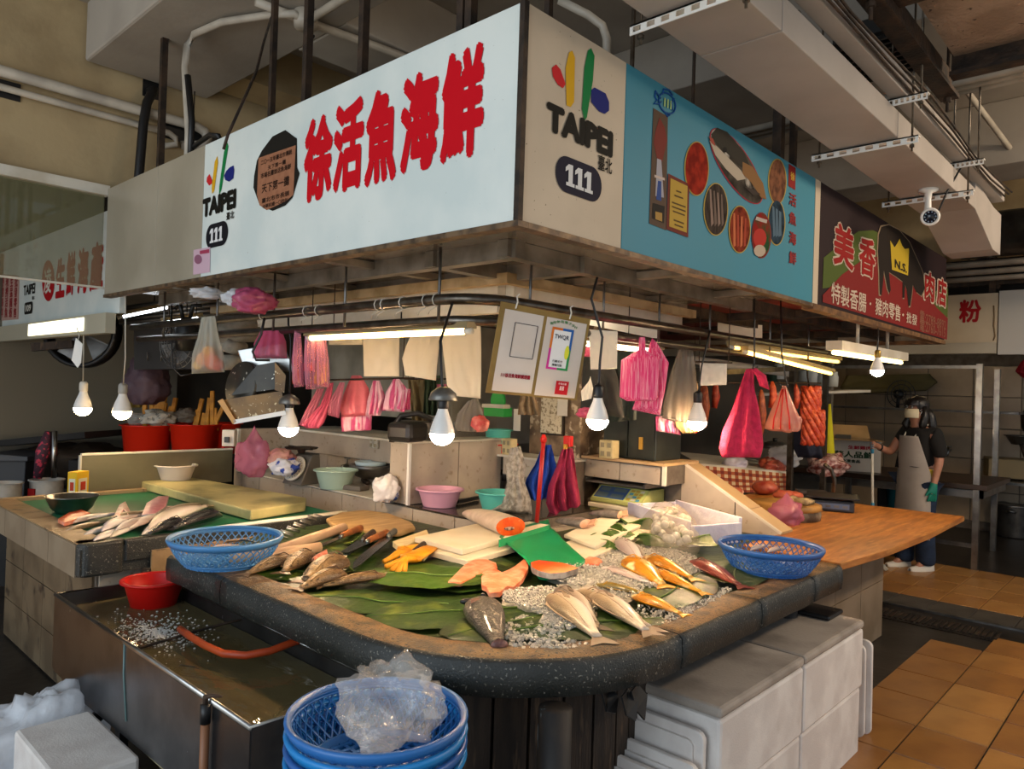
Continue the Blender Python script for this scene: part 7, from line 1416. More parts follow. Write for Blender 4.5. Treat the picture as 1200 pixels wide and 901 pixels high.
for k, (x, y, dx) in enumerate(((170, 458, 0), (178, 474, 2), (190, 455, -6), (196, 452, -10), (194, 472, -4), (206, 466, -8), (201, 476, -9), (185, 468, -6))):
    a = ad(x+dx, 498, 6.3); solo('yellow_stick', MB().bar(a-V((0, 0, .05)), ad(x, y, 6.32), .035, .03, up=FW), m_stk, 'yellow stick %s of the left bucket' % sl[k], 'stick', 'yellow sticks in the left bucket', bev=.006)
for k, (x, y, dx) in enumerate(((237, 467, -8), (246, 466, -5), (249, 458, 0), (240, 484, -4), (232, 480, -4), (252, 478, 2), (262, 476, -14), (244, 480, -1))):
    a = ad(x+dx, 498, 6.3); solo('yellow_stick', MB().bar(a-V((0, 0, .05)), ad(x, y, 6.33), .035, .03, up=FW), m_stk, 'yellow stick %s of the middle bucket' % sl[k], 'stick', 'yellow sticks in the middle bucket', bev=.006)
m_news = mat('newsprint', '#b9b4a8', .85, col2='#77736b', scale=26, lo=.52, hi=.6); crumple(ad(186, 490, 6.2), .11, 'crumpled newspaper sticking out of the left red bucket', m_news, 51, .4, .6, name='newspaper', cat='paper', sx=1.2); crumple(ad(160, 491, 6.25), .07, 'clear plastic wrap beside the newspaper in the left bucket', m_clear, 52, .4, .8); crumple(ad(218, 487, 6.3), .08, 'grey plastic wrap in the middle red bucket', m_grey, 53, .4, .8)
a, b = ad(268, 505, 5.4), ad(250, 564, 5.3); rs = thing('broom_stick', 'red stick leaning against the left end of the tiled bench', 'stick', b); part('shaft', MB().tube([a, b], .016, 10), m_red, rs); p = ad(269, 513, 5.36); bx_ = thing('switch_box', 'cream switch box on the end of the tiled bench', 'switch', p); part('box', MB().box(p, (.06, .09, .12), rz=YAW), m_cream2, bx_, bev=.005); part('button', MB().box(p-FW*.05+V((0, 0, -.01)), (.02, .03, .04), rz=YAW), m_black, bx_)
for p in (ad(145, 366, 5.03), ad(190, 358, 5.25), ad(198, 376, 5.23), ad(230, 371.5, 5.37), ad(219, 366, 4.85), ad(180, 384, 5.7)): solo('added_wire', MB().tube([p, (p.x, p.y, 3.5)], .004, 5), m_iron, 'added thin wire holding up the %s behind the sign' % {1: 'near end of the long white tube', 2: 'far end of the long white tube', 3: 'near end of the short white tube', 4: 'far end of the short white tube', 5: 'electric fan', 6: 'black cupboard'}[[ad(145, 366, 5.03), ad(190, 358, 5.25), ad(198, 376, 5.23), ad(230, 371.5, 5.37), ad(219, 366, 4.85), ad(180, 384, 5.7)].index(p)+1], 'wire')  # wires added as supports for the tubes, fan and cupboard
# electric fan, cupboards, lit tubes
fn_ = thing('electric_fan', 'black electric fan with a wire cage hanging under the sign', 'fan', ad(213, 400, 4.9)); c = ad(208, 402, 4.9); mx = Matrix.Translation(c) @ (-FW+V((-.5, .3, 0))).to_track_quat('Z', 'Y').to_matrix().to_4x4(); cg = MB()
for r in (.06, .1, .14, .17): cg.tube([tuple(mx @ V((r*cos(a), r*sin(a), .05*(1-r/.17)))) for a in [2*pi*k/24 for k in range(24)]], .003, 4, closed=True)
for k in range(20): cg.tube([tuple(mx @ V((r*cos(2*pi*k/20), r*sin(2*pi*k/20), .05*(1-r/.17)))) for r in (.03, .1, .17)], .002, 4)
part('cage', cg, m_dsteel, fn_, 'wire cage'); 
for k in range(4): part('blade', MB().add([(.02*cos(a), .02*sin(a), 0) for a in (k*1.57, k*1.57+.5)]+[(.14*cos(a), .14*sin(a), .012*j) for j, a in enumerate((k*1.57+.9, k*1.57+.1))], [(0, 1, 2, 3)], mx=mx), m_dsteel, fn_, solid=.003)
part('motor', MB().tube([ad(219, 372, 4.85), ad(219, 385, 4.85), ad(219, 410, 4.87)], [.03, .075, .07], 14), m_black, fn_); part('bracket', MB().tube([ad(205, 362, 4.85), ad(211, 355, 4.85), ad(214, 372, 4.85)], .014, 8).tube([ad(236, 358, 4.85), ad(226, 358, 4.85), ad(223, 372, 4.85)], .014, 8), m_black, fn_)
solo('fan_cord', MB().tube([ad(201, 352, 4.8), ad(201, 400, 4.8), ad(202, 430, 4.8), ad(212, 440, 4.8), ad(225, 438, 4.8)], .006, 5), m_black, 'black cord looping below the electric fan', 'cord')
kb = thing('hanging_cupboard', 'black cupboard hanging behind the electric fan', 'cupboard', ad(190, 405, 5.6)); P = [ad(x, y, 5.6) for x, y in ((157, 433), (228, 432), (228, 383), (157, 384))]; part('body', MB().add(P+[p+FW*.3 for p in P], [(0, 1, 2, 3), (7, 6, 5, 4), (0, 4, 5, 1), (1, 5, 6, 2), (2, 6, 7, 3), (3, 7, 4, 0)]), m_dark, kb)
for x in (173, 189): part('handle', MB().tube([ad(x, 412, 5.57), ad(x, 423, 5.57)], .006, 6), m_dsteel, kb)
tube_lamp(ad(138, 372, 5.0), ad(200, 359, 5.3), 'white tube lamp inside the neighbouring stall beside the sign end', col='#eaf4ff', e=9, grp='white tube lamps behind the left counter'); tube_lamp(ad(190, 378, 5.2), ad(236, 372, 5.4), 'white tube lamp behind the black electric fan', col='#eaf4ff', e=9, grp='white tube lamps behind the left counter')
for k in range(5): solo('metal_duct', MB().tube([ad(140, 362+k*4, 5.5), ad(300, 340+k*6, 5.6)], .02, 8), m_dsteel, ('topmost', 'second', 'third', 'fourth', 'lowest')[k]+' thin metal pipe in the bundle above the white tube lamps', 'pipe', 'bundle of pipes above the tube lamps')
crumple(ad(172, 448, 5.8), .16, 'dark purple sack hanging behind the left red bucket', mat('purple_sack', '#4a3842', .6, bump=.4, bscale=14), 61, .25, 1.2, name='sack', cat='sack'); crumple(ad(157, 458, 5.85), .08, 'olive sack beside the dark purple one', mat('olive_sack', '#6b5a1e', .7), 62, .3, 1.8, name='sack', cat='sack')
# far left: ring, tag, pails, bin, shelf
c = ad(97, 388, 5.9); wf = thing('wall_fan', 'dark round wall fan behind the white tag at the far left', 'fan', c); mx = Matrix.Translation(c) @ (-FW).to_track_quat('Z', 'Y').to_matrix().to_4x4(); part('ring', MB().lathe([(.26, -.05), (.29, -.05), (.29, .05), (.26, .05)], n=30, mx=mx, capb=False, capt=False), m_black, wf, solid=.01)
for k in range(5): part('blade', MB().add([(.04*cos(a), .04*sin(a), 0) for a in (k*1.257, k*1.257+.6)]+[(.25*cos(a), .25*sin(a), .02*j) for j, a in enumerate((k*1.257+.8, k*1.257+.1))], [(0, 1, 2, 3)], mx=mx), m_dsteel, wf, solid=.004)
a, b = ad(38, 407, 5.7), ad(86, 403, 5.8); solo('shelf_plank', MB().bar(a, b, .1, .06), m_plank, 'brown plank across the dark wall at the far left', 'plank')
P = [ad(x, y, 4.7) for x, y in ((84, 422), (89, 396), (97, 403), (95, 425), (91, 431))]; solo('price_tag', MB().add(P, [tuple(range(5))]), m_white, 'white tag hanging from a wire beside the far left bulb', 'tag', solid=.004); solo('tag_wire', MB().tube([ad(90, 384, 4.72), ad(93, 394, 4.7), ad(91, 399, 4.7)], .003, 5), m_offw, 'short wire holding the white tag', 'wire')
lb = ad(30, 563, 5.5); solo('added_bench', MB().box((lb.x, lb.y+.05, (lb.z-.185)/2), (.9, .5, lb.z-.185), rz=YAW-pi/2), m_dark, 'added dark low bench under the white pails', 'bench')  # bench added only to support the white pails
def pail(px, py, d, R, h, label): c = ad(px, py, d); return basin((c.x, c.y, c.z-h), R, h, mat('white_pail', '#b9b5ac', .5, col2='#a39f95', scale=9), 'white_pail', label, 'pail', .95, .008, 28, 'white pails behind the left counter')
q = pail(55, 562, 5.6, .115, .18, 'white pail holding a floral umbrella'); pail(6, 566, 5.4, .11, .18, 'white pail at the left edge of the frame'); c = ad(55, 562, 5.6)
part('label_mark', MB().box(c+V((-.11, -.045, -.09)), (.01, .06, .07), rz=.5), m_pr('8c1a1c'), q)
um = thing('umbrella', 'folded dark floral umbrella standing in the white pail', 'umbrella', ad(52, 560, 5.6)); part('canopy', MB().tube([ad(44, 560, 5.6), ad(50, 530, 5.6), ad(57, 506, 5.6)], [.03, .05, .025], 12), mat('floral', '#3a1a2a', .7, col2='#b8324a', scale=30, lo=.55, hi=.6), um); part('shaft', MB().tube([ad(63, 560, 5.6), ad(64, 505, 5.6)], .02, 8), m_steel, um)
bn2 = thing('grey_bin', 'large dark grey bin with a flat lid at the left edge', 'bin', ad(12, 585, 5.9)); P = [ad(x, y, 5.9) for x, y in ((-20, 590), (27, 590), (30, 538), (-20, 535))]; part('body', MB().add(P+[p+FH*.5 for p in P], [(0, 1, 2, 3), (7, 6, 5, 4), (0, 4, 5, 1), (1, 5, 6, 2), (2, 6, 7, 3), (3, 7, 4, 0)]), mat('bin_grey', '#3a3a3c', .5), bn2, bev=.01); P = [ad(x, y, 5.86) for x, y in ((-20, 541), (32, 541), (32, 535), (-20, 531))]; part('lid', MB().add(P+[p+FH*.58 for p in P], [(0, 1, 2, 3), (7, 6, 5, 4), (0, 4, 5, 1), (1, 5, 6, 2), (2, 6, 7, 3), (3, 7, 4, 0)]), mat('bin_lid', '#4a4a4c', .45), bn2, bev=.01)
sh_ = thing('glass_shelf', 'dim shelf crowded with small bright bottles at the far left', 'shelf', ad(22, 470, 7.2)); P = [ad(x, y, 7.2) for x, y in ((-10, 470), (48, 472), (48, 432), (-10, 432))]; part('back', MB().add(P, [(0, 1, 2, 3)]), mat('shelf_back', '#6a7270', .4), sh_, solid=.02); part('board', MB().bar(ad(-12, 472, 7.1), ad(52, 474, 7.1), .25, .03), m_dark, sh_)
random.seed(4)
for k in range(9): c = ad(2+k*5.2, 469, 7.08); h = random.uniform(.08, .24); solo('bottle', MB().lathe([(.02, 0), (.022, h*.65), (.009, h*.8), (.009, h)], c, 10), m_pr(random.choice(('c8d0cc', '8fb0a8', '5a6a60', 'd8d8d0', 'a83a30')), .2), ('first', 'second', 'third', 'fourth', 'fifth', 'sixth', 'seventh', 'eighth', 'ninth')[k]+' small bottle from the left on the dim far left shelf', 'bottle', 'bottles on the dim far left shelf')
a, b = ad(0, 520, 6.5), ad(135, 507, 6.3); solo('dark_worktop', MB().bar(a, b, .7, .05), m_dark, 'dark worktop behind the far left bulbs', 'worktop'); crumple(ad(85, 545, 6.6), .3, 'dim brown sack pile under the dark worktop', mat('dim_sack', '#3a3026', .8), 64, .3, .7, name='sack', cat='sack', sx=1.6)
# ------------------------------------------------------------------ butcher table at the right
bt_ = thing('butcher_table', 'long orange-brown wooden butcher table on a tiled base', 'table', (4.6, 1.6, 0))
m_basetile = mat('shaded_base_tile', '#8c7b67', .4, col2='#776753', scale=4)  # brownish tile, tone darkened for the shade under the table
TP = [(3.4, 1.14), (3.9, 1.09), (4.6, 1.07), (5.1, 1.08), (5.49, 1.085), (5.47, 1.75), (5.44, 2.45), (4.01, 2.45), (4.01, 1.62), (3.42, 1.62)]
part('tabletop', MB().prism(TP, .768, .80), m_wood, bt_, bev=.004); part('under_board', MB().prism([(3.45, 1.2), (5.1, 1.17), (5.1, 2.4), (4.05, 2.4), (4.05, 1.6), (3.45, 1.6)], .735, .768), m_plank, bt_)
part('base', MB().bx(3.45, 5.19, 1.487, 2.3, 0, .735), m_grout, bt_)
for i in range(4):
    for j in range(2): part('tile', MB().bx(3.45+i*.435+.003, 3.45+(i+1)*.435-.003, 1.474, 1.487, .004+j*.366, .364+j*.366), m_basetile, bt_)
for i in range(2):
    for j in range(2): part('tile', MB().bx(5.19, 5.2, 1.49+i*.4, 1.885+i*.4, .004+j*.366, .364+j*.366), m_basetile, bt_)
c = az(920, 606, .80); ck = thing('chopping_block', 'round wooden chopping block banded by its bark on the butcher table', 'block', (c.x, c.y, .801)); m_bark = mat('block_side', '#4f3d2c', .8, col2='#8a7a64', scale=10, bump=.3)
part('trunk', MB().lathe([(.2, 0), (.205, .03), (.2, .055)], n=30), m_bark, ck, local=True); part('top', MB().lathe([(.2, .055), (.207, .06), (.205, .085), (.19, .09), (.12, .084), (0, .082)], n=36, capb=False), mat('block_top', '#b0813c', .6, col2='#8a6028', scale=8), ck, local=True)
m_wgl = mat('work_glove', '#b39a6e', .85, col2='#6d5d46', scale=14); gv = thing('glove', 'worn tan work glove lying on the chopping block', 'glove', (c.x+.08, c.y, .892)); part('palm', MB().ball((c.x+.06, c.y-.02, .905), .06, 12, 8, sx=1.0, sy=.8, sz=.3), m_wgl, gv)
for k in range(5): part('finger', MB().tube([(c.x+.03+.02*k, c.y-.04, .905), (c.x-.01+.03*k, c.y-.1, .91), (c.x-.02+.036*k, c.y-.14, .90)] if k < 4 else [(c.x+.1, c.y, .905), (c.x+.15, c.y+.02, .905), (c.x+.17, c.y+.0, .9)], .013, 8), m_wgl, gv)
crumple((c.x-.23, c.y-.1, .86), .09, 'knotted pink bag of meat in front of the chopping block', m_pinkc, 71, .3, .95, neck=.3, sx=1.1)
s_ = az(975, 597, .80); sc_ = thing('table_scale', 'dark electronic scale with a lifted black tray on the butcher table', 'scale', (s_.x, s_.y, .801), radians(20)); part('body', MB().bx(-.12, .12, -.13, .13, .0, .07), mat('scale_black', '#3a3d44', .4, .4), sc_, local=True, bev=.012); part('tray', MB().bx(-.14, .14, -.16, .16, .085, .095), m_black, sc_, local=True, bev=.003); part('display', MB().bx(-.124, -.12, -.1, .1, .02, .055), mat('lcd', '#5d6f8c', .3), sc_, local=True)
for k in range(4): part('key', MB().bx(-.128, -.124, -.09+k*.05, -.06+k*.05, .03, .045), m_dsteel, sc_, local=True)
m_meat = mat('meat', '#c4664a', .4, col2='#a03a30', scale=14, col3='#e8b49a', scale3=10, lo3=.56, hi3=.64, bump=.15, bscale=40)
for k, (x, y, r, sx) in enumerate(((838, 573, .05, 2.2), (860, 576, .06, 1.6), (896, 573, .085, 1.1), (918, 579, .06, 1.7), (932, 579, .05, 1.4))):
    p = az(x, y, .84); solo('meat_piece', MB().ball((p.x, p.y, .80+r*.6), r, 14, 9, sx=sx, sy=1.1, sz=.62).jitter(.015, 14, k), m_meat, ('flat red meat strip nearest the sloping wall', 'meat piece second from the sloping wall', 'rounded pork piece, the largest behind the chopping block', 'long meat piece beside the rounded pork', 'meat piece beside the scale tray')[k], 'meat', 'meat lying on the butcher table')
solo('cleaver_tray', MB().box(az(951, 576, .85), (.12, .2, .02), rz=.6), m_dsteel, 'grey steel plate behind the work glove', 'tray')
gn = ad(968, 575, 5.6); solo('gooseneck', MB().tube([V((ad(977, 580, 5.2).x, ad(977, 580, 5.2).y, .801)), ad(978, 562, 5.2), ad(974, 550, 5.2), ad(966, 544, 5.2)], .014, 8), m_pipe, 'bent metal neck standing behind the table scale', 'pipe')
# stall rack behind: posts, back table with check cloth
pr_ = thing('stall_rack', 'square metal post frame standing behind the butcher table', 'frame', ad(930, 575, 5.8))
for (x0, y0, x1, y1, d) in ((930, 395, 926, 640, 5.9), (1007, 430, 966, 640, 6.2), (969, 400, 966, 640, 6.2)):
    if x0 != 1007: a = ad(x0, y0, d); part('post', MB().bar((a.x, a.y, 0), (a.x, a.y, 1.95), .04), m_pipe, pr_)
part('rail', MB().bar(ad(825, 437, 5.0), ad(972, 430, 6.2), .035), m_pipe, pr_)
bk2 = thing('back_table', 'back work table of the butcher stall hung with checked cloth', 'table', (6.0, 3.6, 0)); A_, B_ = ad(818, 543, 5.6), ad(924, 553, 6.0); zt = A_.z
part('tabletop', MB().add([A_, B_, B_+V((.9, .7, 0)), A_+V((.9, .7, 0))]+[p-V((0, 0, .04)) for p in (A_, B_, B_+V((.9, .7, 0)), A_+V((.9, .7, 0)))], [(0, 1, 2, 3), (7, 6, 5, 4), (0, 4, 5, 1), (1, 5, 6, 2), (2, 6, 7, 3), (3, 7, 4, 0)]), m_offw, bk2)
m_chk = bpy.data.materials.new('checked_cloth'); m_chk.use_nodes = True; nt = m_chk.node_tree; bb = nt.nodes['Principled BSDF']; bb.inputs['Roughness'].default_value = .8
tc = nt.nodes.new('ShaderNodeTexCoord'); sp_ = nt.nodes.new('ShaderNodeSeparateXYZ'); nt.links.new(tc.outputs['UV'], sp_.inputs[0]); prev = None
for ax_, fr_ in ((0, 13), (1, 4)):
    m1 = nt.nodes.new('ShaderNodeMath'); m1.operation = 'MULTIPLY'; m1.inputs[1].default_value = fr_; nt.links.new(sp_.outputs[ax_], m1.inputs[0]); m2 = nt.nodes.new('ShaderNodeMath'); m2.operation = 'FRACT'; nt.links.new(m1.outputs[0], m2.inputs[0]); m3 = nt.nodes.new('ShaderNodeMath'); m3.operation = 'GREATER_THAN'; m3.inputs[1].default_value = .5; nt.links.new(m2.outputs[0], m3.inputs[0])
    if prev: ad_ = nt.nodes.new('ShaderNodeMath'); ad_.operation = 'ADD'; nt.links.new(prev, ad_.inputs[0]); nt.links.new(m3.outputs[0], ad_.inputs[1]); prev = ad_.outputs[0]
    else: prev = m3.outputs[0]
dv = nt.nodes.new('ShaderNodeMath'); dv.operation = 'DIVIDE'; dv.inputs[1].default_value = 2; nt.links.new(prev, dv.inputs[0]); rr_ = nt.nodes.new('ShaderNodeValToRGB'); rr_.color_ramp.interpolation = 'CONSTANT'; e = rr_.color_ramp.elements; e[0].color = lin('#7a2a1c'); e[1].position = .75; e[1].color = lin('#d8bf98'); q_ = e.new(.25); q_.color = lin('#a8562f'); nt.links.new(dv.outputs[0], rr_.inputs[0]); nt.links.new(rr_.outputs[0], bb.inputs['Base Color'])
def cloth_panel(nm, px, t, parent): 
    P = [ad(x, y, tt) for (x, y), tt in zip(px, t)]; o = part(nm, MB().add(P, [(0, 1, 2, 3)]), m_chk, parent, 'red checked cloth', solid=.004); uv = o.data.uv_layers.new(); 
    for i, c in enumerate(((0, 0), (1, 0), (1, 1), (0, 1))): uv.data[i].uv = c
cloth_panel('cloth', ((820, 577), (926, 577), (924, 555), (818, 545)), (5.58, 5.98, 5.98, 5.58), bk2)
for p in (A_, B_): part('leg', MB().bar((p.x+.1, p.y+.1, 0), (p.x+.1, p.y+.1, zt-.04), .05), m_pipe, bk2)
for k, (x, y, d, r, m, l) in enumerate(((862, 544, 5.9, .09, m_lav, 'white printed bag on the back table of the butcher stall'), (918, 536, 6.2, .13, m_film, 'white bag beside the post on the back table'), (905, 546, 6.1, .1, m_meat, 'dark red wrapped meat on the back table left of the post'), (970, 545, 6.3, .15, mat('meat_wrap', '#7a3a34', .25, col2='#c8a8a0', scale=20, bump=.4, bscale=20), 'wrapped red meat bag beside the carton'))): crumple(ad(x, y, d), r, l, m, 81+k, .3, .7, sx=1.3)
c = ad(908, 525, 6.6); pt = thing('cooking_pan', 'round grey pan lid on the back table', 'pan', c); part('lid', MB().lathe([(.15, 0), (.15, .03), (.05, .06), (0, .06)], n=24), m_dsteel, pt, local=True); part('knob', MB().lathe([(.02, .06), (.02, .09)], n=10), m_black, pt, local=True)
# sausages and strips of meat on the rail
ms = [mat('sausage_%d' % i, c, .45, col2=d, scale=30, bump=.4, bscale=60) for i, (c, d) in enumerate((('#8c2a1c', '#b04a2c'), ('#a0522c', '#7a3018'), ('#a8321f', '#d0603a')))]
for k, (x, y0, y1, d, r, mi, l) in enumerate(((808, 455, 492, 5.0, .022, 0, 'dark red sausage strip just right of the bulb'), (825, 455, 500, 5.0, .03, 1, 'tall brown cured strip under the lit white card'), (838, 452, 478, 5.1, .024, 0, 'short red strip left of the deep pink towel'), (892, 462, 508, 5.2, .026, 1, 'brown cured strip at the right edge of the deep pink towel'), (905, 453, 478, 5.3, .026, 2, 'red cured strip between the towel and the pale meat bag'), (933, 456, 478, 5.4, .022, 0, 'narrow red strip right of the pale meat bag top'))):
    solo('cured_meat', MB().tube([ad(x, y0-6, d), ad(x, y0, d), ad(x+1, (y0+y1)/2, d), ad(x-1, y1, d)], [.008, r*.8, r*1.15, r*.8], 10).jitter(.008, 25, k), ms[mi], l, 'meat', 'cured meat on the rail')
for k, (x, y, r, sz, l) in enumerate(((950, 471, .085, 1.5, 'upper bundle of red sausages'), (953, 500, .1, 1.35, 'lower bundle of red sausages'))):
    c = ad(x, y, 5.5); sb2 = thing('sausage_bundle', l, 'sausage', c, 0, 'bundles of red sausages')
    for j in range(9): a = j*.7; part('sausage', MB().tube([c+RT*(r*.7*cos(a+v*2.2))+V((0, 0, r*sz*(.9-1.9*v)))+FW*(r*.5*sin(a+v*2.2)) for v in (0, .25, .5, .75, 1)], .02, 8), ms[2], sb2)
solo('meat_hook', MB().tube([ad(945, 405, 5.5), ad(946, 440, 5.5), ad(950, 462, 5.5)], .006, 5), m_black, 'dark hook and cord holding the red sausage bundles', 'hook')
drape('apron', [(938, 478), (930, 490), (928, 520), (935, 536)], [(946, 476), (950, 492), (962, 515), (964, 537)], 5.9, mat('navy_cloth', '#14182c', .9), 'navy blue apron hanging below the red sausages', 'cloth', pleat=.03, n=2, bulge=.08)
p = ad(971, 510, 6.6); solo('yellow_umbrella', MB().lathe([(.07, -.28), (.05, -.1), (.012, .28)], p, 14), m_pr('c8c024'), 'folded yellow umbrella hanging beside the post', 'umbrella')
for k, (x, y, d) in enumerate(((913, 437, 7.2), (905, 440, 7.2), (942, 440, 7.4), (952, 443, 7.4), (960, 446, 7.4), (976, 446, 7.4))): solo('jar', MB().lathe([(.05, -.06), (.055, .04), (.045, .06), (.045, .09)], ad(x, y, d), 12), m_pr(('c8d0d4', '2c4038', '8f979a', 'b8c0c4', '6f777a', 'c0c4c0')[k], .25), ('clear measuring jar on the high shelf', 'dark green jar on the high shelf', 'grey tin on the high shelf', 'pale jar on the high shelf', 'small dark jar on the high shelf', 'pale jar at the right end of the high shelf')[k], 'jar', 'jars on the high shelf of the butcher stall')
a, b = ad(880, 462, 7.2), ad(1005, 458, 7.6); solo('high_shelf', MB().bar(a, b, .35, .025), m_offw, 'pale high shelf behind the hanging sausages', 'shelf')
solo('pvc_pipe', MB().tube([ad(800, 420, 6.0), ad(925, 437, 6.4)], .035, 10), m_white, 'thick white pipe behind the tube lamps of the butcher stall', 'pipe')
pw2 = struct('wall_inner', MB().bx(8.2, 8.26, 2.9, 8.2, 0, 2.0), mat('inner_wall', '#7d776c', .6, col2='#6a645a', scale=2)); struct('wall_stall_back', MB().bx(4.6, 8.2, 5.5, 5.56, 0, 2.0), mat('stall_back', '#6e685e', .6, col2='#59534a', scale=2))
wb = ad(430, 425, 5.4); struct('wall_bench_back', MB().bx(3.62, 4.6, 3.9, 3.95, 1.1, 1.98).bx(3.3, 3.36, 3.6, 5.3, 1.3, 1.95), mat('pale_board_wall', '#8d8a80', .6, col2='#6d6a60', scale=3))
# batten lamp under the butcher sign end
A2, B2_ = ad(977, 413, 4.6), ad(1056, 425, 5.7); bl2 = thing('batten_lamp', 'batten lamp with a lit tube under the end of the butcher sign', 'lamp', (A2+B2_)/2); part('housing', MB().bar(A2+V((0, 0, .045)), B2_+V((0, 0, .045)), .1, .06), m_offw, bl2); part('tube', MB().tube([A2, B2_], .014, 10), mat('batten_glow', '#fff2c8', .5, emis='#ffe59a', estr=8), bl2)
for p in (A2.lerp(B2_, .3), A2.lerp(B2_, .75)): part('stem', MB().tube([p+V((0, 0, .07)), (p.x, p.y, 2.05)], .012, 8), m_offw, bl2)

# ------------------------------------------------------------------ kitchen stall across the aisle
tube_lamp((8.5, 1.5, 2.12), (8.5, 3.6, 2.12), 'added unseen tube light behind the far cream sign over the kitchen counter', col='#ffd9a0', e=14, grp='added kitchen lights')  # hidden tube added to warm and brighten the kitchen wall
for y, l in ((1.7, 'near'), (3.4, 'far')): solo('added_wire', MB().tube([(8.5, y, 2.14), (8.5, y, 3.78)], .005, 5), m_iron, 'added thin wire at the %s end of the added kitchen tube light' % l, 'wire')  # wires added to hold up the unseen kitchen tube
kt = thing('kitchen_counter', 'dark wooden counter with pale metal legs across the aisle', 'counter', (8.2, 2.6, 0)); m_dwood = mat('dark_worktop', '#3a2718', .4, col2='#281a10', scale=4, stretch=(8, 1, 8))
part('worktop', MB().bx(7.86, 9.0, 1.38, 4.6, .74, .79), m_dwood, kt, bev=.005); part('frame', MB().bx(7.9, 7.94, 1.42, 4.6, .66, .73).bx(7.9, 9.0, 1.42, 1.46, .66, .73).bx(7.9, 7.94, 1.45, 4.6, .2, .24), m_dsteel, kt)
for y in (1.47, 2.6, 4.0): part('post', MB().bar((7.9, y, 0), (7.9, y, 1.9 if y < 1.6 else .74), .05), m_steel, kt)
part('post', MB().bar((9.14, 1.54, 0), (9.14, 1.54, 1.9), .05), m_steel, kt); part('top_rail', MB().bar((7.9, 1.47, 1.87), (7.9, 4.6, 1.87), .03), m_steel, kt)
c = V((8.25, 2.52, .79)); cx = thing('carton', 'open white and brown carton with green printed characters on the dark counter', 'box', c); P = [ad(x, 552, 7.6) for x in (984, 1001, 1037)]; z0, z1 = .792, 1.12
def cq(p, q, nm, m, lab=None): return part(nm, MB().add([(p.x, p.y, z0), (q.x, q.y, z0), (q.x, q.y, z1), (p.x, p.y, z1)], [(0, 1, 2, 3)]), m, cx, lab, solid=.006)
k1, k2, k3 = V((8.35, 3.05, 0)), V((7.95, 2.82, 0)), V((8.12, 2.36, 0)); k4 = k1+k3-k2; m_cw = mat('white_carton', '#b9b4ac', .7)
cq(k1, k2, 'side', m_cw); cq(k2, k3, 'side', m_cw); cq(k3, k4, 'side', m_card); cq(k4, k1, 'side', m_card)
for p, q, dz in ((k1, k2, .08), (k4, k1, .13), (k2, k3, -.0)): d = ((p+q)/2-(k1+k3)/2).normalized()*.16; part('flap', MB().add([(p.x, p.y, z1), (q.x, q.y, z1), (q.x+d.x, q.y+d.y, z1+dz), (p.x+d.x, p.y+d.y, z1+dz)], [(0, 1, 2, 3)]), m_card, cx, solid=.005)
rt_ = (k3-k2).normalized(); nn = rt_.cross(V((0, 0, 1))).normalized(); nn = nn if nn.dot(EYE-k2) > 0 else -nn
def ct(t, u0, u1, za, zb_, c): part('lettering', onplane(fit(text_mb(t, 1, .04), u0, u1, za, zb_), k2+nn*.007, rt_, (0, 0, 1), nn), m_pr(c), cx)
ct('華人品鮮', .05, .42, .93, 1.0, '1f3a28'); ct('生鮮雞肉', .18, .40, 1.02, 1.06, 'a02a3a'); ct('冷凍食品', .12, .30, .88, .915, '2a3a30')
km = [m_dark, m_black, m_pr('5a564e'), m_pr('8a7a5c')]
for k, (x, y, d, w, h, mi, l, nm, ct_) in enumerate(((988, 512, 8.0, .16, .05, 2, 'pale flat box behind the carton', 'flat_box', 'box'), (1180, 548, 8.6, .42, .22, 3, 'brown wooden block on the dark shelf at the right edge', 'wood_block', 'block'), (1045, 582, 8.6, .3, .22, 0, 'dark crate under the kitchen counter', 'storage_crate', 'crate'))): c = ad(x, y, d); solo(nm, MB().box(c, (w, w, h), rz=.3), km[mi], l, ct_, bev=.01)
for k, (x, y, c, l) in enumerate(((1012, 580, '2a7a88', 'teal'), (1030, 582, '1a4a8a', 'dark blue'), (1062, 580, '1f6a9a', 'mid blue'), (1075, 583, '18406a', 'deep blue'))): p = ad(x+40 if k < 2 else x+10, y, 8.4); solo('storage_tub', MB().lathe([(.1, -.14), (.12, .12), (.125, .13)], p, 16), m_pr(c), l+' plastic tub under the kitchen counter', 'tub', 'tubs under the kitchen counter')
a, b = ax(975, 485, 9.6), ax(1100, 476, 9.6); solo('wall_shelf', MB().bx(9.5, 9.85, 1.4, 5.5, 1.43, 1.455), m_dsteel, 'thin wall shelf behind the masked woman', 'shelf')
drape('cardboard_sheet', [(992, 440), (985, 455), (995, 462)], [(1090, 438), (1098, 448), (1085, 458)], 9.2, m_pr('5c5436', .7), 'olive board and sacks lying above the wall shelf', 'board', pleat=.05, n=1.5, bulge=.15)
c = ad(1056, 462, 8.9); kf = thing('desk_fan', 'small dark desk fan on the wall shelf', 'fan', c); mx = Matrix.Translation(c) @ (-FW).to_track_quat('Z', 'Y').to_matrix().to_4x4(); cg = MB()
for r in (.06, .12, .17): cg.tube([tuple(mx @ V((r*cos(2*pi*k/20), r*sin(2*pi*k/20), 0))) for k in range(20)], .006, 4, closed=True)
for k in range(10): cg.tube([tuple(mx @ V((r*cos(2*pi*k/10), r*sin(2*pi*k/10), 0))) for r in (.02, .17)], .003, 4)
part('cage', cg, m_black, kf); part('motor', MB().ball(c+FW*.06, .06, 12, 8), m_black, kf); part('stand', MB().tube([c+FW*.06, V((c.x+.05, c.y+.05, 1.456))], .02, 8), m_black, kf)
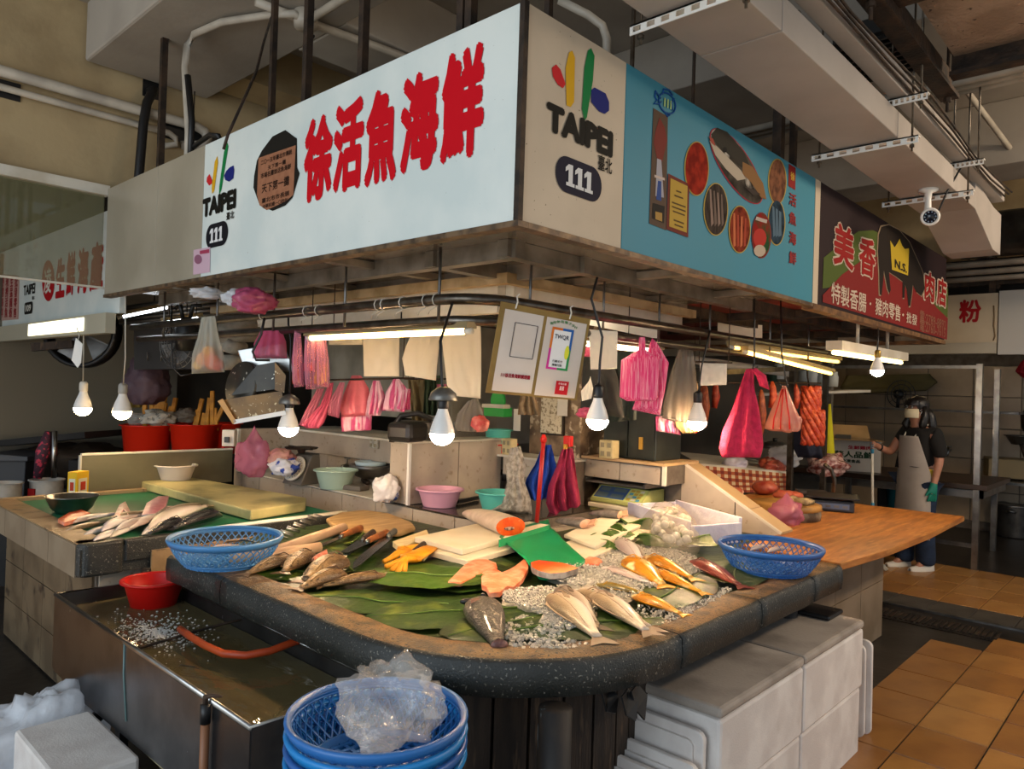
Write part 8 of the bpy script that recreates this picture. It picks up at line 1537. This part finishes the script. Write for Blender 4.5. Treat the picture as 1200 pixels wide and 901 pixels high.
drape('towel', [(1152, 462), (1150, 490), (1153, 510)], [(1166, 460), (1166, 485), (1161, 508)], 9.0, mat('green_towel', '#0e3a24', .9), 'dark green towel hanging beside the second metal post', 'towel', pleat=.03, n=1.5, bulge=.03)
p = ax(1111, 527, 10.4); kt2 = thing('water_tap', 'small wall tap behind the masked woman', 'tap', p); part('body', MB().tube([p+V((.1, 0, 0)), p, p+V((-.05, 0, -.06))], .022, 8), m_steel, kt2); part('handle', MB().box(p+V((0, 0, .04)), (.02, .08, .015)), m_steel, kt2)
c = ad(1197, 500, 8.3); wk2 = thing('wok', 'large dark wok hanging at the right edge of the frame', 'pan', c); part('bowl', MB().lathe([(.02, 0), (.14, .03), (.2, .09), (.195, .095), (.13, .04), (.02, .012)], n=24, mx=Matrix.Translation(c) @ Matrix.Rotation(radians(75), 4, 'X')), m_iron, wk2); part('handle', MB().tube([c+V((0, 0, -.19)), c+V((.02, -.05, -.36))], .02, 8), m_iron, wk2)
c = ad(1197, 521, 8.4); basin(tuple(c), .16, .1, m_dsteel, 'steel_bowl', 'dull steel bowl on the wooden block at the right edge', 'bowl', .6)
c = ad(1187, 632, 8.6); st_ = thing('steel_stool', 'dark round pot with a shiny rim on the floor at the right edge', 'pot', (c.x, c.y, 0)); part('pot', MB().lathe([(.18, 0), (.19, .02), (.19, .36), (.2, .38), (.18, .37)], n=26), m_dsteel, st_, local=True); part('handle', MB().tube([(-.19, -.05, .3), (-.24, 0, .32), (-.19, .05, .3)], .012, 8), m_steel, st_, local=True)
a = ad(1190, 562, 8.4); solo('side_shelf', MB().box((a.x, a.y, a.z-.03), (.5, .9, .03), rz=0), m_steel, 'steel shelf under the wooden block at the right edge', 'shelf')
rk2 = thing('wire_rack', 'dark wall rack of trays at the far right', 'rack', ad(1190, 470, 9.5))
for k in range(4): part('bar', MB().bar(ad(1155, 432+k*21, 9.6), ad(1215, 432+k*21, 9.6), .03), m_iron, rk2)
for x in (1163, 1190): part('bar', MB().bar(ad(x, 428, 9.62), ad(x, 505, 9.62), .03), m_iron, rk2)
drape('bag', [(1196, 425), (1190, 435)], [(1206, 415), (1206, 448)], 8.6, m_pr('8c1a24', .6), 'dark red bag at the right edge below the grey sign', 'bag', bulge=.05)
solo('junk_board', MB().box(ad(1025, 610, 8.6), (.5, .5, .22), rz=.4), m_pr('6a2a1c', .7), 'dull red crate on the floor under the kitchen counter', 'crate', bev=.02)
# ------------------------------------------------------------------ the masked woman with a mop
PF = V((7.52, 1.86, 0)); fwd = (-RT*.97-FH*.24); fwd.z = 0; fwd.normalize()
prs = thing('person', 'woman in a pale apron, face mask and jeans holding a mop pole', 'person', PF, atan2(fwd.y, fwd.x))
def skin(name, nodes, edges, m, root, sub=2, parent=prs, label=None):
    me = bpy.data.meshes.new(name); bm = bmesh.new(); ly = bm.verts.layers.skin.verify(); vs = {}
    for k, (p, r) in nodes.items():
        v = bm.verts.new(p); v[ly].radius = (r, r) if not isinstance(r, tuple) else r; v[ly].use_root = (k == root); vs[k] = v
    for a, b in edges: bm.edges.new((vs[a], vs[b]))
    bm.to_mesh(me); bm.free(); me.materials.append(m)
    o = bpy.data.objects.new(name, me); COL.objects.link(o); o.parent = parent
    s = o.modifiers.new('skin', 'SKIN'); s.use_smooth_shade = True; sb = o.modifiers.new('sub', 'SUBSURF'); sb.levels = sub; sb.render_levels = sub
    if label: o['label'] = label
    return o
m_skinp = mat('skin', '#b98268', .5, col2='#a87258', scale=9); m_hair = mat('hair', '#140f0d', .4, bump=.3, bscale=60, stretch=(1, 1, .2)); m_tee = mat('black_tee', '#14110f', .9)
N = {'pel': ((0, 0, .86), (.11, .13)), 'sp': ((0, 0, 1.0), (.095, .115)), 'ch': ((-.01, 0, 1.18), (.1, .135)), 'nk': ((.015, 0, 1.315), .05), 'hd0': ((.045, 0, 1.40), .07), 'hd1': ((.045, 0, 1.475), .082), 'hd2': ((.03, 0, 1.53), .055)}
E_ = [('pel', 'sp'), ('sp', 'ch'), ('ch', 'nk'), ('nk', 'hd0'), ('hd0', 'hd1'), ('hd1', 'hd2')]
for s, t in (('l', 1), ('r', -1)):
    N.update({'h'+s: ((0, .085*t, .78), .088), 'k'+s: ((.02+.03*(t < 0), .09*t, .44), .058), 'a'+s: ((-.02+.08*(t < 0), .085*t, .09), .038), 'f'+s: ((.09+.08*(t < 0), .095*t, .035), .03)})
    E_ += [('pel', 'h'+s), ('h'+s, 'k'+s), ('k'+s, 'a'+s), ('a'+s, 'f'+s)]
arm = {'l': [(.0, .165, 1.255), (-.03, .205, 1.02), (.02, .20, .80), (.03, .195, .74)], 'r': [(.02, -.16, 1.25), (.15, -.19, 1.05), (.36, -.12, 1.115), (.42, -.10, 1.125)]}
for s in 'lr':
    for i, (p, r) in enumerate(zip(arm[s], (.052, .04, .026, .03))): N['ar%d%s' % (i, s)] = (p, r if i < 3 else (.034, .022))
    E_ += [('ch', 'ar0'+s)]+[('ar%d%s' % (i, s), 'ar%d%s' % (i+1, s)) for i in range(3)]
    b = V(arm[s][3])
    for k in range(5):
        if s == 'l':
            dv = V((.018*(k-1.5), .004, -.045)) if k < 4 else V((.035, -.005, -.01)); d2 = V((.004*(k-1.5), -.012, -.04)) if k < 4 else V((.015, -.006, -.03))
            p1 = b+dv; p2 = p1+d2
        else:
            if k < 4: p1 = b+V((.035, .018, .03-.02*k)); p2 = p1+V((-.008, .032, 0))
            else: p1 = b+V((.012, .028, .028)); p2 = p1+V((.028, .012, -.006))
        N['f%d1%s' % (k, s)] = (tuple(p1), .0095); N['f%d2%s' % (k, s)] = (tuple(p2), .0075); E_ += [('ar3'+s, 'f%d1%s' % (k, s)), ('f%d1%s' % (k, s), 'f%d2%s' % (k, s))]
skin('body', N, E_, m_skinp, 'pel')
# face on the head
hc = V((.05, 0, 1.462))
def hp(x, y, z): return tuple(hc+V((x, y, z)))
for s in (-1, 1):
    e = part('eye', MB().ball(hp(.072, .03*s, .022), .013, 10, 7, sx=.7), mat('eye_white', '#d8d4cc', .3), prs, local=True); part('iris', MB().ball(hp(.08, .03*s, .022), .006, 8, 6, sx=.5), m_eye, e, local=True)
    part('ear', MB().ball(hp(-.0, .082*s, .0), .026, 10, 7, sx=.6, sy=.35, sz=1.1), m_skinp, prs, local=True)
    part('eyebrow', MB().tube([hp(.078, .018*s, .043), hp(.074, .045*s, .041)], .004, 5), m_hair, prs, local=True)
part('nose', MB().add([hp(.075, -.012, .0), hp(.075, .012, .0), hp(.098, 0, -.012), hp(.078, 0, .028)], [(0, 2, 3), (2, 1, 3), (0, 1, 2)], True), m_skinp, prs, local=True)
mk = part('face_mask', MB().grid(lambda u, v: tuple(hc+V((.088*cos((u-.5)*2.3)+.012*(1-abs(v-.5)*2)*cos((u-.5)*3), .086*sin((u-.5)*2.3)*(1-.1*abs(v-.5)), -.078+.082*v))), 16, 8), mat('mask_cloth', '#d8c9a8', .8), prs, 'pale yellowish face mask', solid=.003, local=True)
for s in (-1, 1): part('strap', MB().tube([hp(.03, .08*s, -.01), hp(.0, .088*s, .01), hp(.03, .08*s, -.055)], .002, 5), m_white, mk, local=True)
gl_ = MB()
for s in (-1, 1): gl_.tube([hp(.092, .03*s+.021*cos(a), .021+.015*sin(a)) for a in [2*pi*k/14 for k in range(14)]], .0018, 5, closed=True); gl_.tube([hp(.088, .05*s, .024), hp(.0, .084*s, .018)], .0018, 5)
gl_.tube([hp(.094, -.01, .024), hp(.094, .01, .024)], .0018, 5); part('glasses', gl_, m_dsteel, prs, 'thin-rimmed glasses', local=True)
part('mouth', MB().ball(hp(.082, 0, -.045), .012, 8, 6, sx=.3, sy=1.4, sz=.4), mat('lip', '#9a5048', .5), prs, local=True)
hr = MB().ball(tuple(hc+V((-.02, 0, .035))), .098, 20, 14, sx=1.02, sy=.98, sz=.95)
hr.v = [(x, y, z) if not (x > hc.x+.035 and z < hc.z+.045) else (hc.x+.035, y, z) for x, y, z in hr.v]
part('hair', hr.jitter(.004, 20), m_hair, prs, 'black hair with a fringe', local=True)
part('hair_fringe', MB().grid(lambda u, v: tuple(hc+V((.094*cos((u-.5)*2.2)*(1-.25*(1-v)**2)+.004, .088*sin((u-.5)*2.2), .098-.062*v*(.8+.2*abs(sin(u*14)))-.02*(abs(u-.5)*2)**2))), 20, 6), m_hair, prs, solid=.01, local=True)
for s in (-1, 1): part('hair_lock', MB().tube([hp(-.01, .078*s, .03), hp(-.02, .088*s, -.06), hp(.0+.03*(s < 0), .085*s, -.14), hp(.02*(s < 0), .07*s, -.2)], [.025, .034, .036, .012], 10).jitter(.004, 25), m_hair, prs, local=True)
part('ponytail', MB().tube([hp(-.1, .0, .02), hp(-.13, .03, -.05), hp(-.14, .05, -.14), hp(-.12, .06, -.22)], [.03, .042, .04, .012], 10).jitter(.005, 25), m_hair, prs, local=True)
# clothes follow the body
skin('tshirt', {'a': ((0, 0, .94), (.135, .155)), 'b': ((-.005, 0, 1.05), (.128, .148)), 'c': ((-.01, 0, 1.19), (.138, .178)), 'd': ((.0, 0, 1.285), (.085, .1)), 'l0': ((-.0, .172, 1.245), .08), 'l1': ((-.025, .212, 1.09), .062), 'l2': ((-.028, .214, 1.03), .058), 'r0': ((.02, -.165, 1.245), .08), 'r1': ((.09, -.19, 1.13), .06)},
     [('a', 'b'), ('b', 'c'), ('c', 'd'), ('c', 'l0'), ('l0', 'l1'), ('l1', 'l2'), ('c', 'r0'), ('r0', 'r1')], m_tee, 'b', label='loose black t-shirt')
part('hem', MB().lathe([(.15, .86), (.152, .93)], n=24, capb=False, capt=False, sx=.93, sy=1.06), mat('yellow_hem', '#c8a838', .85), prs, 'yellow shirt hem', local=True, solid=.006)
m_jean = mat('blue_jeans', '#1d2f4a', .9, col2='#16243a', scale=12, bump=.2, bscale=90)
skin('jeans', {'p': ((0, 0, .87), (.142, .162)), **{k+s: v for s, t in (('l', 1), ('r', -1)) for k, v in (('h', ((0, .09*t, .77), .106)), ('k', ((.015+.03*(t < 0), .095*t, .44), .088)), ('a', ((-.02+.07*(t < 0), .09*t, .12), .084)), ('b', ((-.01+.07*(t < 0), .09*t, .045), .094)))}},
     [('p', 'hl'), ('hl', 'kl'), ('kl', 'al'), ('al', 'bl'), ('p', 'hr'), ('hr', 'kr'), ('kr', 'ar'), ('ar', 'br')], m_jean, 'p', label='wide dark blue jeans')
for t in (1, -1): part('shoe', MB().grid(lambda u, v: (-.09+.08*(t < 0)+.25*u, .095*t+.046*(sin(pi*min(.97, u*.9+.06))**.5)*cos(pi*v), max(.0, .075*(1-.5*u)*sin(pi*v))), 14, 10), mat('white_shoe', '#d8d2c6', .6), prs, 'white shoe', local=True, solid=.01)
m_apr = mat('apron_cloth', '#aba096', .7, col2='#9d9288', scale=4, translucent=.1)
part('apron', MB().grid(lambda u, v: ((lambda z, w: ((.155+.02*(1-v)+.012*sin(u*9)*(1-v)+.03*(.86-z if z < .86 else 0))*cos((u-.5)*w)-.0, (.175+.02*(1-v))*sin((u-.5)*w)*(1.0), z))(.30+.92*v, 2.75 if v < .62 else 2.75-3.6*(v-.62))), 26, 30), m_apr, prs, 'long pale plastic apron', solid=.004, local=True)
part('apron_strap', MB().tube([(.12, .06, 1.2), (.06, .075, 1.29), (-.03, .06, 1.325), (-.05, 0, 1.33), (-.03, -.06, 1.325), (.06, -.075, 1.29), (.12, -.06, 1.2)], .007, 6).tube([(.02, .19, .93), (-.1, .12, .9), (-.16, 0, .88)], .008, 6), m_offw, prs, local=True)
m_gg = mat('green_glove', '#0c7a66', .5); GN = {'w': ((.02, .20, .82), .034), 'p': ((.03, .195, .745), (.042, .03))}; GE = [('w', 'p')]; b = V(arm['l'][3])
for k in range(5):
    p1 = b+(V((.021*(k-1.5), .005, -.05)) if k < 4 else V((.042, -.006, -.012))); p2 = p1+(V((.005*(k-1.5), -.014, -.045)) if k < 4 else V((.014, -.008, -.034)))
    GN['a%d' % k] = (tuple(p1), .0125); GN['b%d' % k] = (tuple(p2), .0105); GE += [('p', 'a%d' % k), ('a%d' % k, 'b%d' % k)]
skin('rubber_glove', GN, GE, m_gg, 'p', label='green rubber glove')
part('wristband', MB().lathe([(.031, -.008), (.031, .008)], n=14, mx=Matrix.Translation((.31, -.135, 1.10)) @ Matrix.Rotation(radians(80), 4, 'Y'), capb=False, capt=False), m_black, prs, local=True, solid=.004)
M_ = ROOT[prs.name].inverted(); tp = M_ @ V((.445, -.078, 1.16)); bt0 = M_ @ V((.44, -.03, .04))
mp = thing('mop', 'blue and white mop pole held by the masked woman', 'mop', (bt0.x, bt0.y, 0)); d = tp-bt0
part('pole', MB().tube([bt0, bt0+d*.98], .012, 10), m_offw, mp); part('grip', MB().tube([bt0+d*.90, tp], .0155, 10), mat('mop_grip', '#3f8aa8', .4), mp, 'blue grip'); part('joint', MB().tube([bt0+d*.42, bt0+d*.5], .0155, 10), mat('mop_grip', '#3f8aa8', .4), mp)
mh = MB()
for k in range(14): a = 2*pi*k/14; mh.tube([bt0+V((0, 0, .06)), bt0+V((.06*cos(a), .06*sin(a), .03)), bt0+V((.12*cos(a), .12*sin(a), -.025))], .012, 6)
part('mop_head', mh, mat('mop_yarn', '#b0a898', .95), mp, kind='stuff')
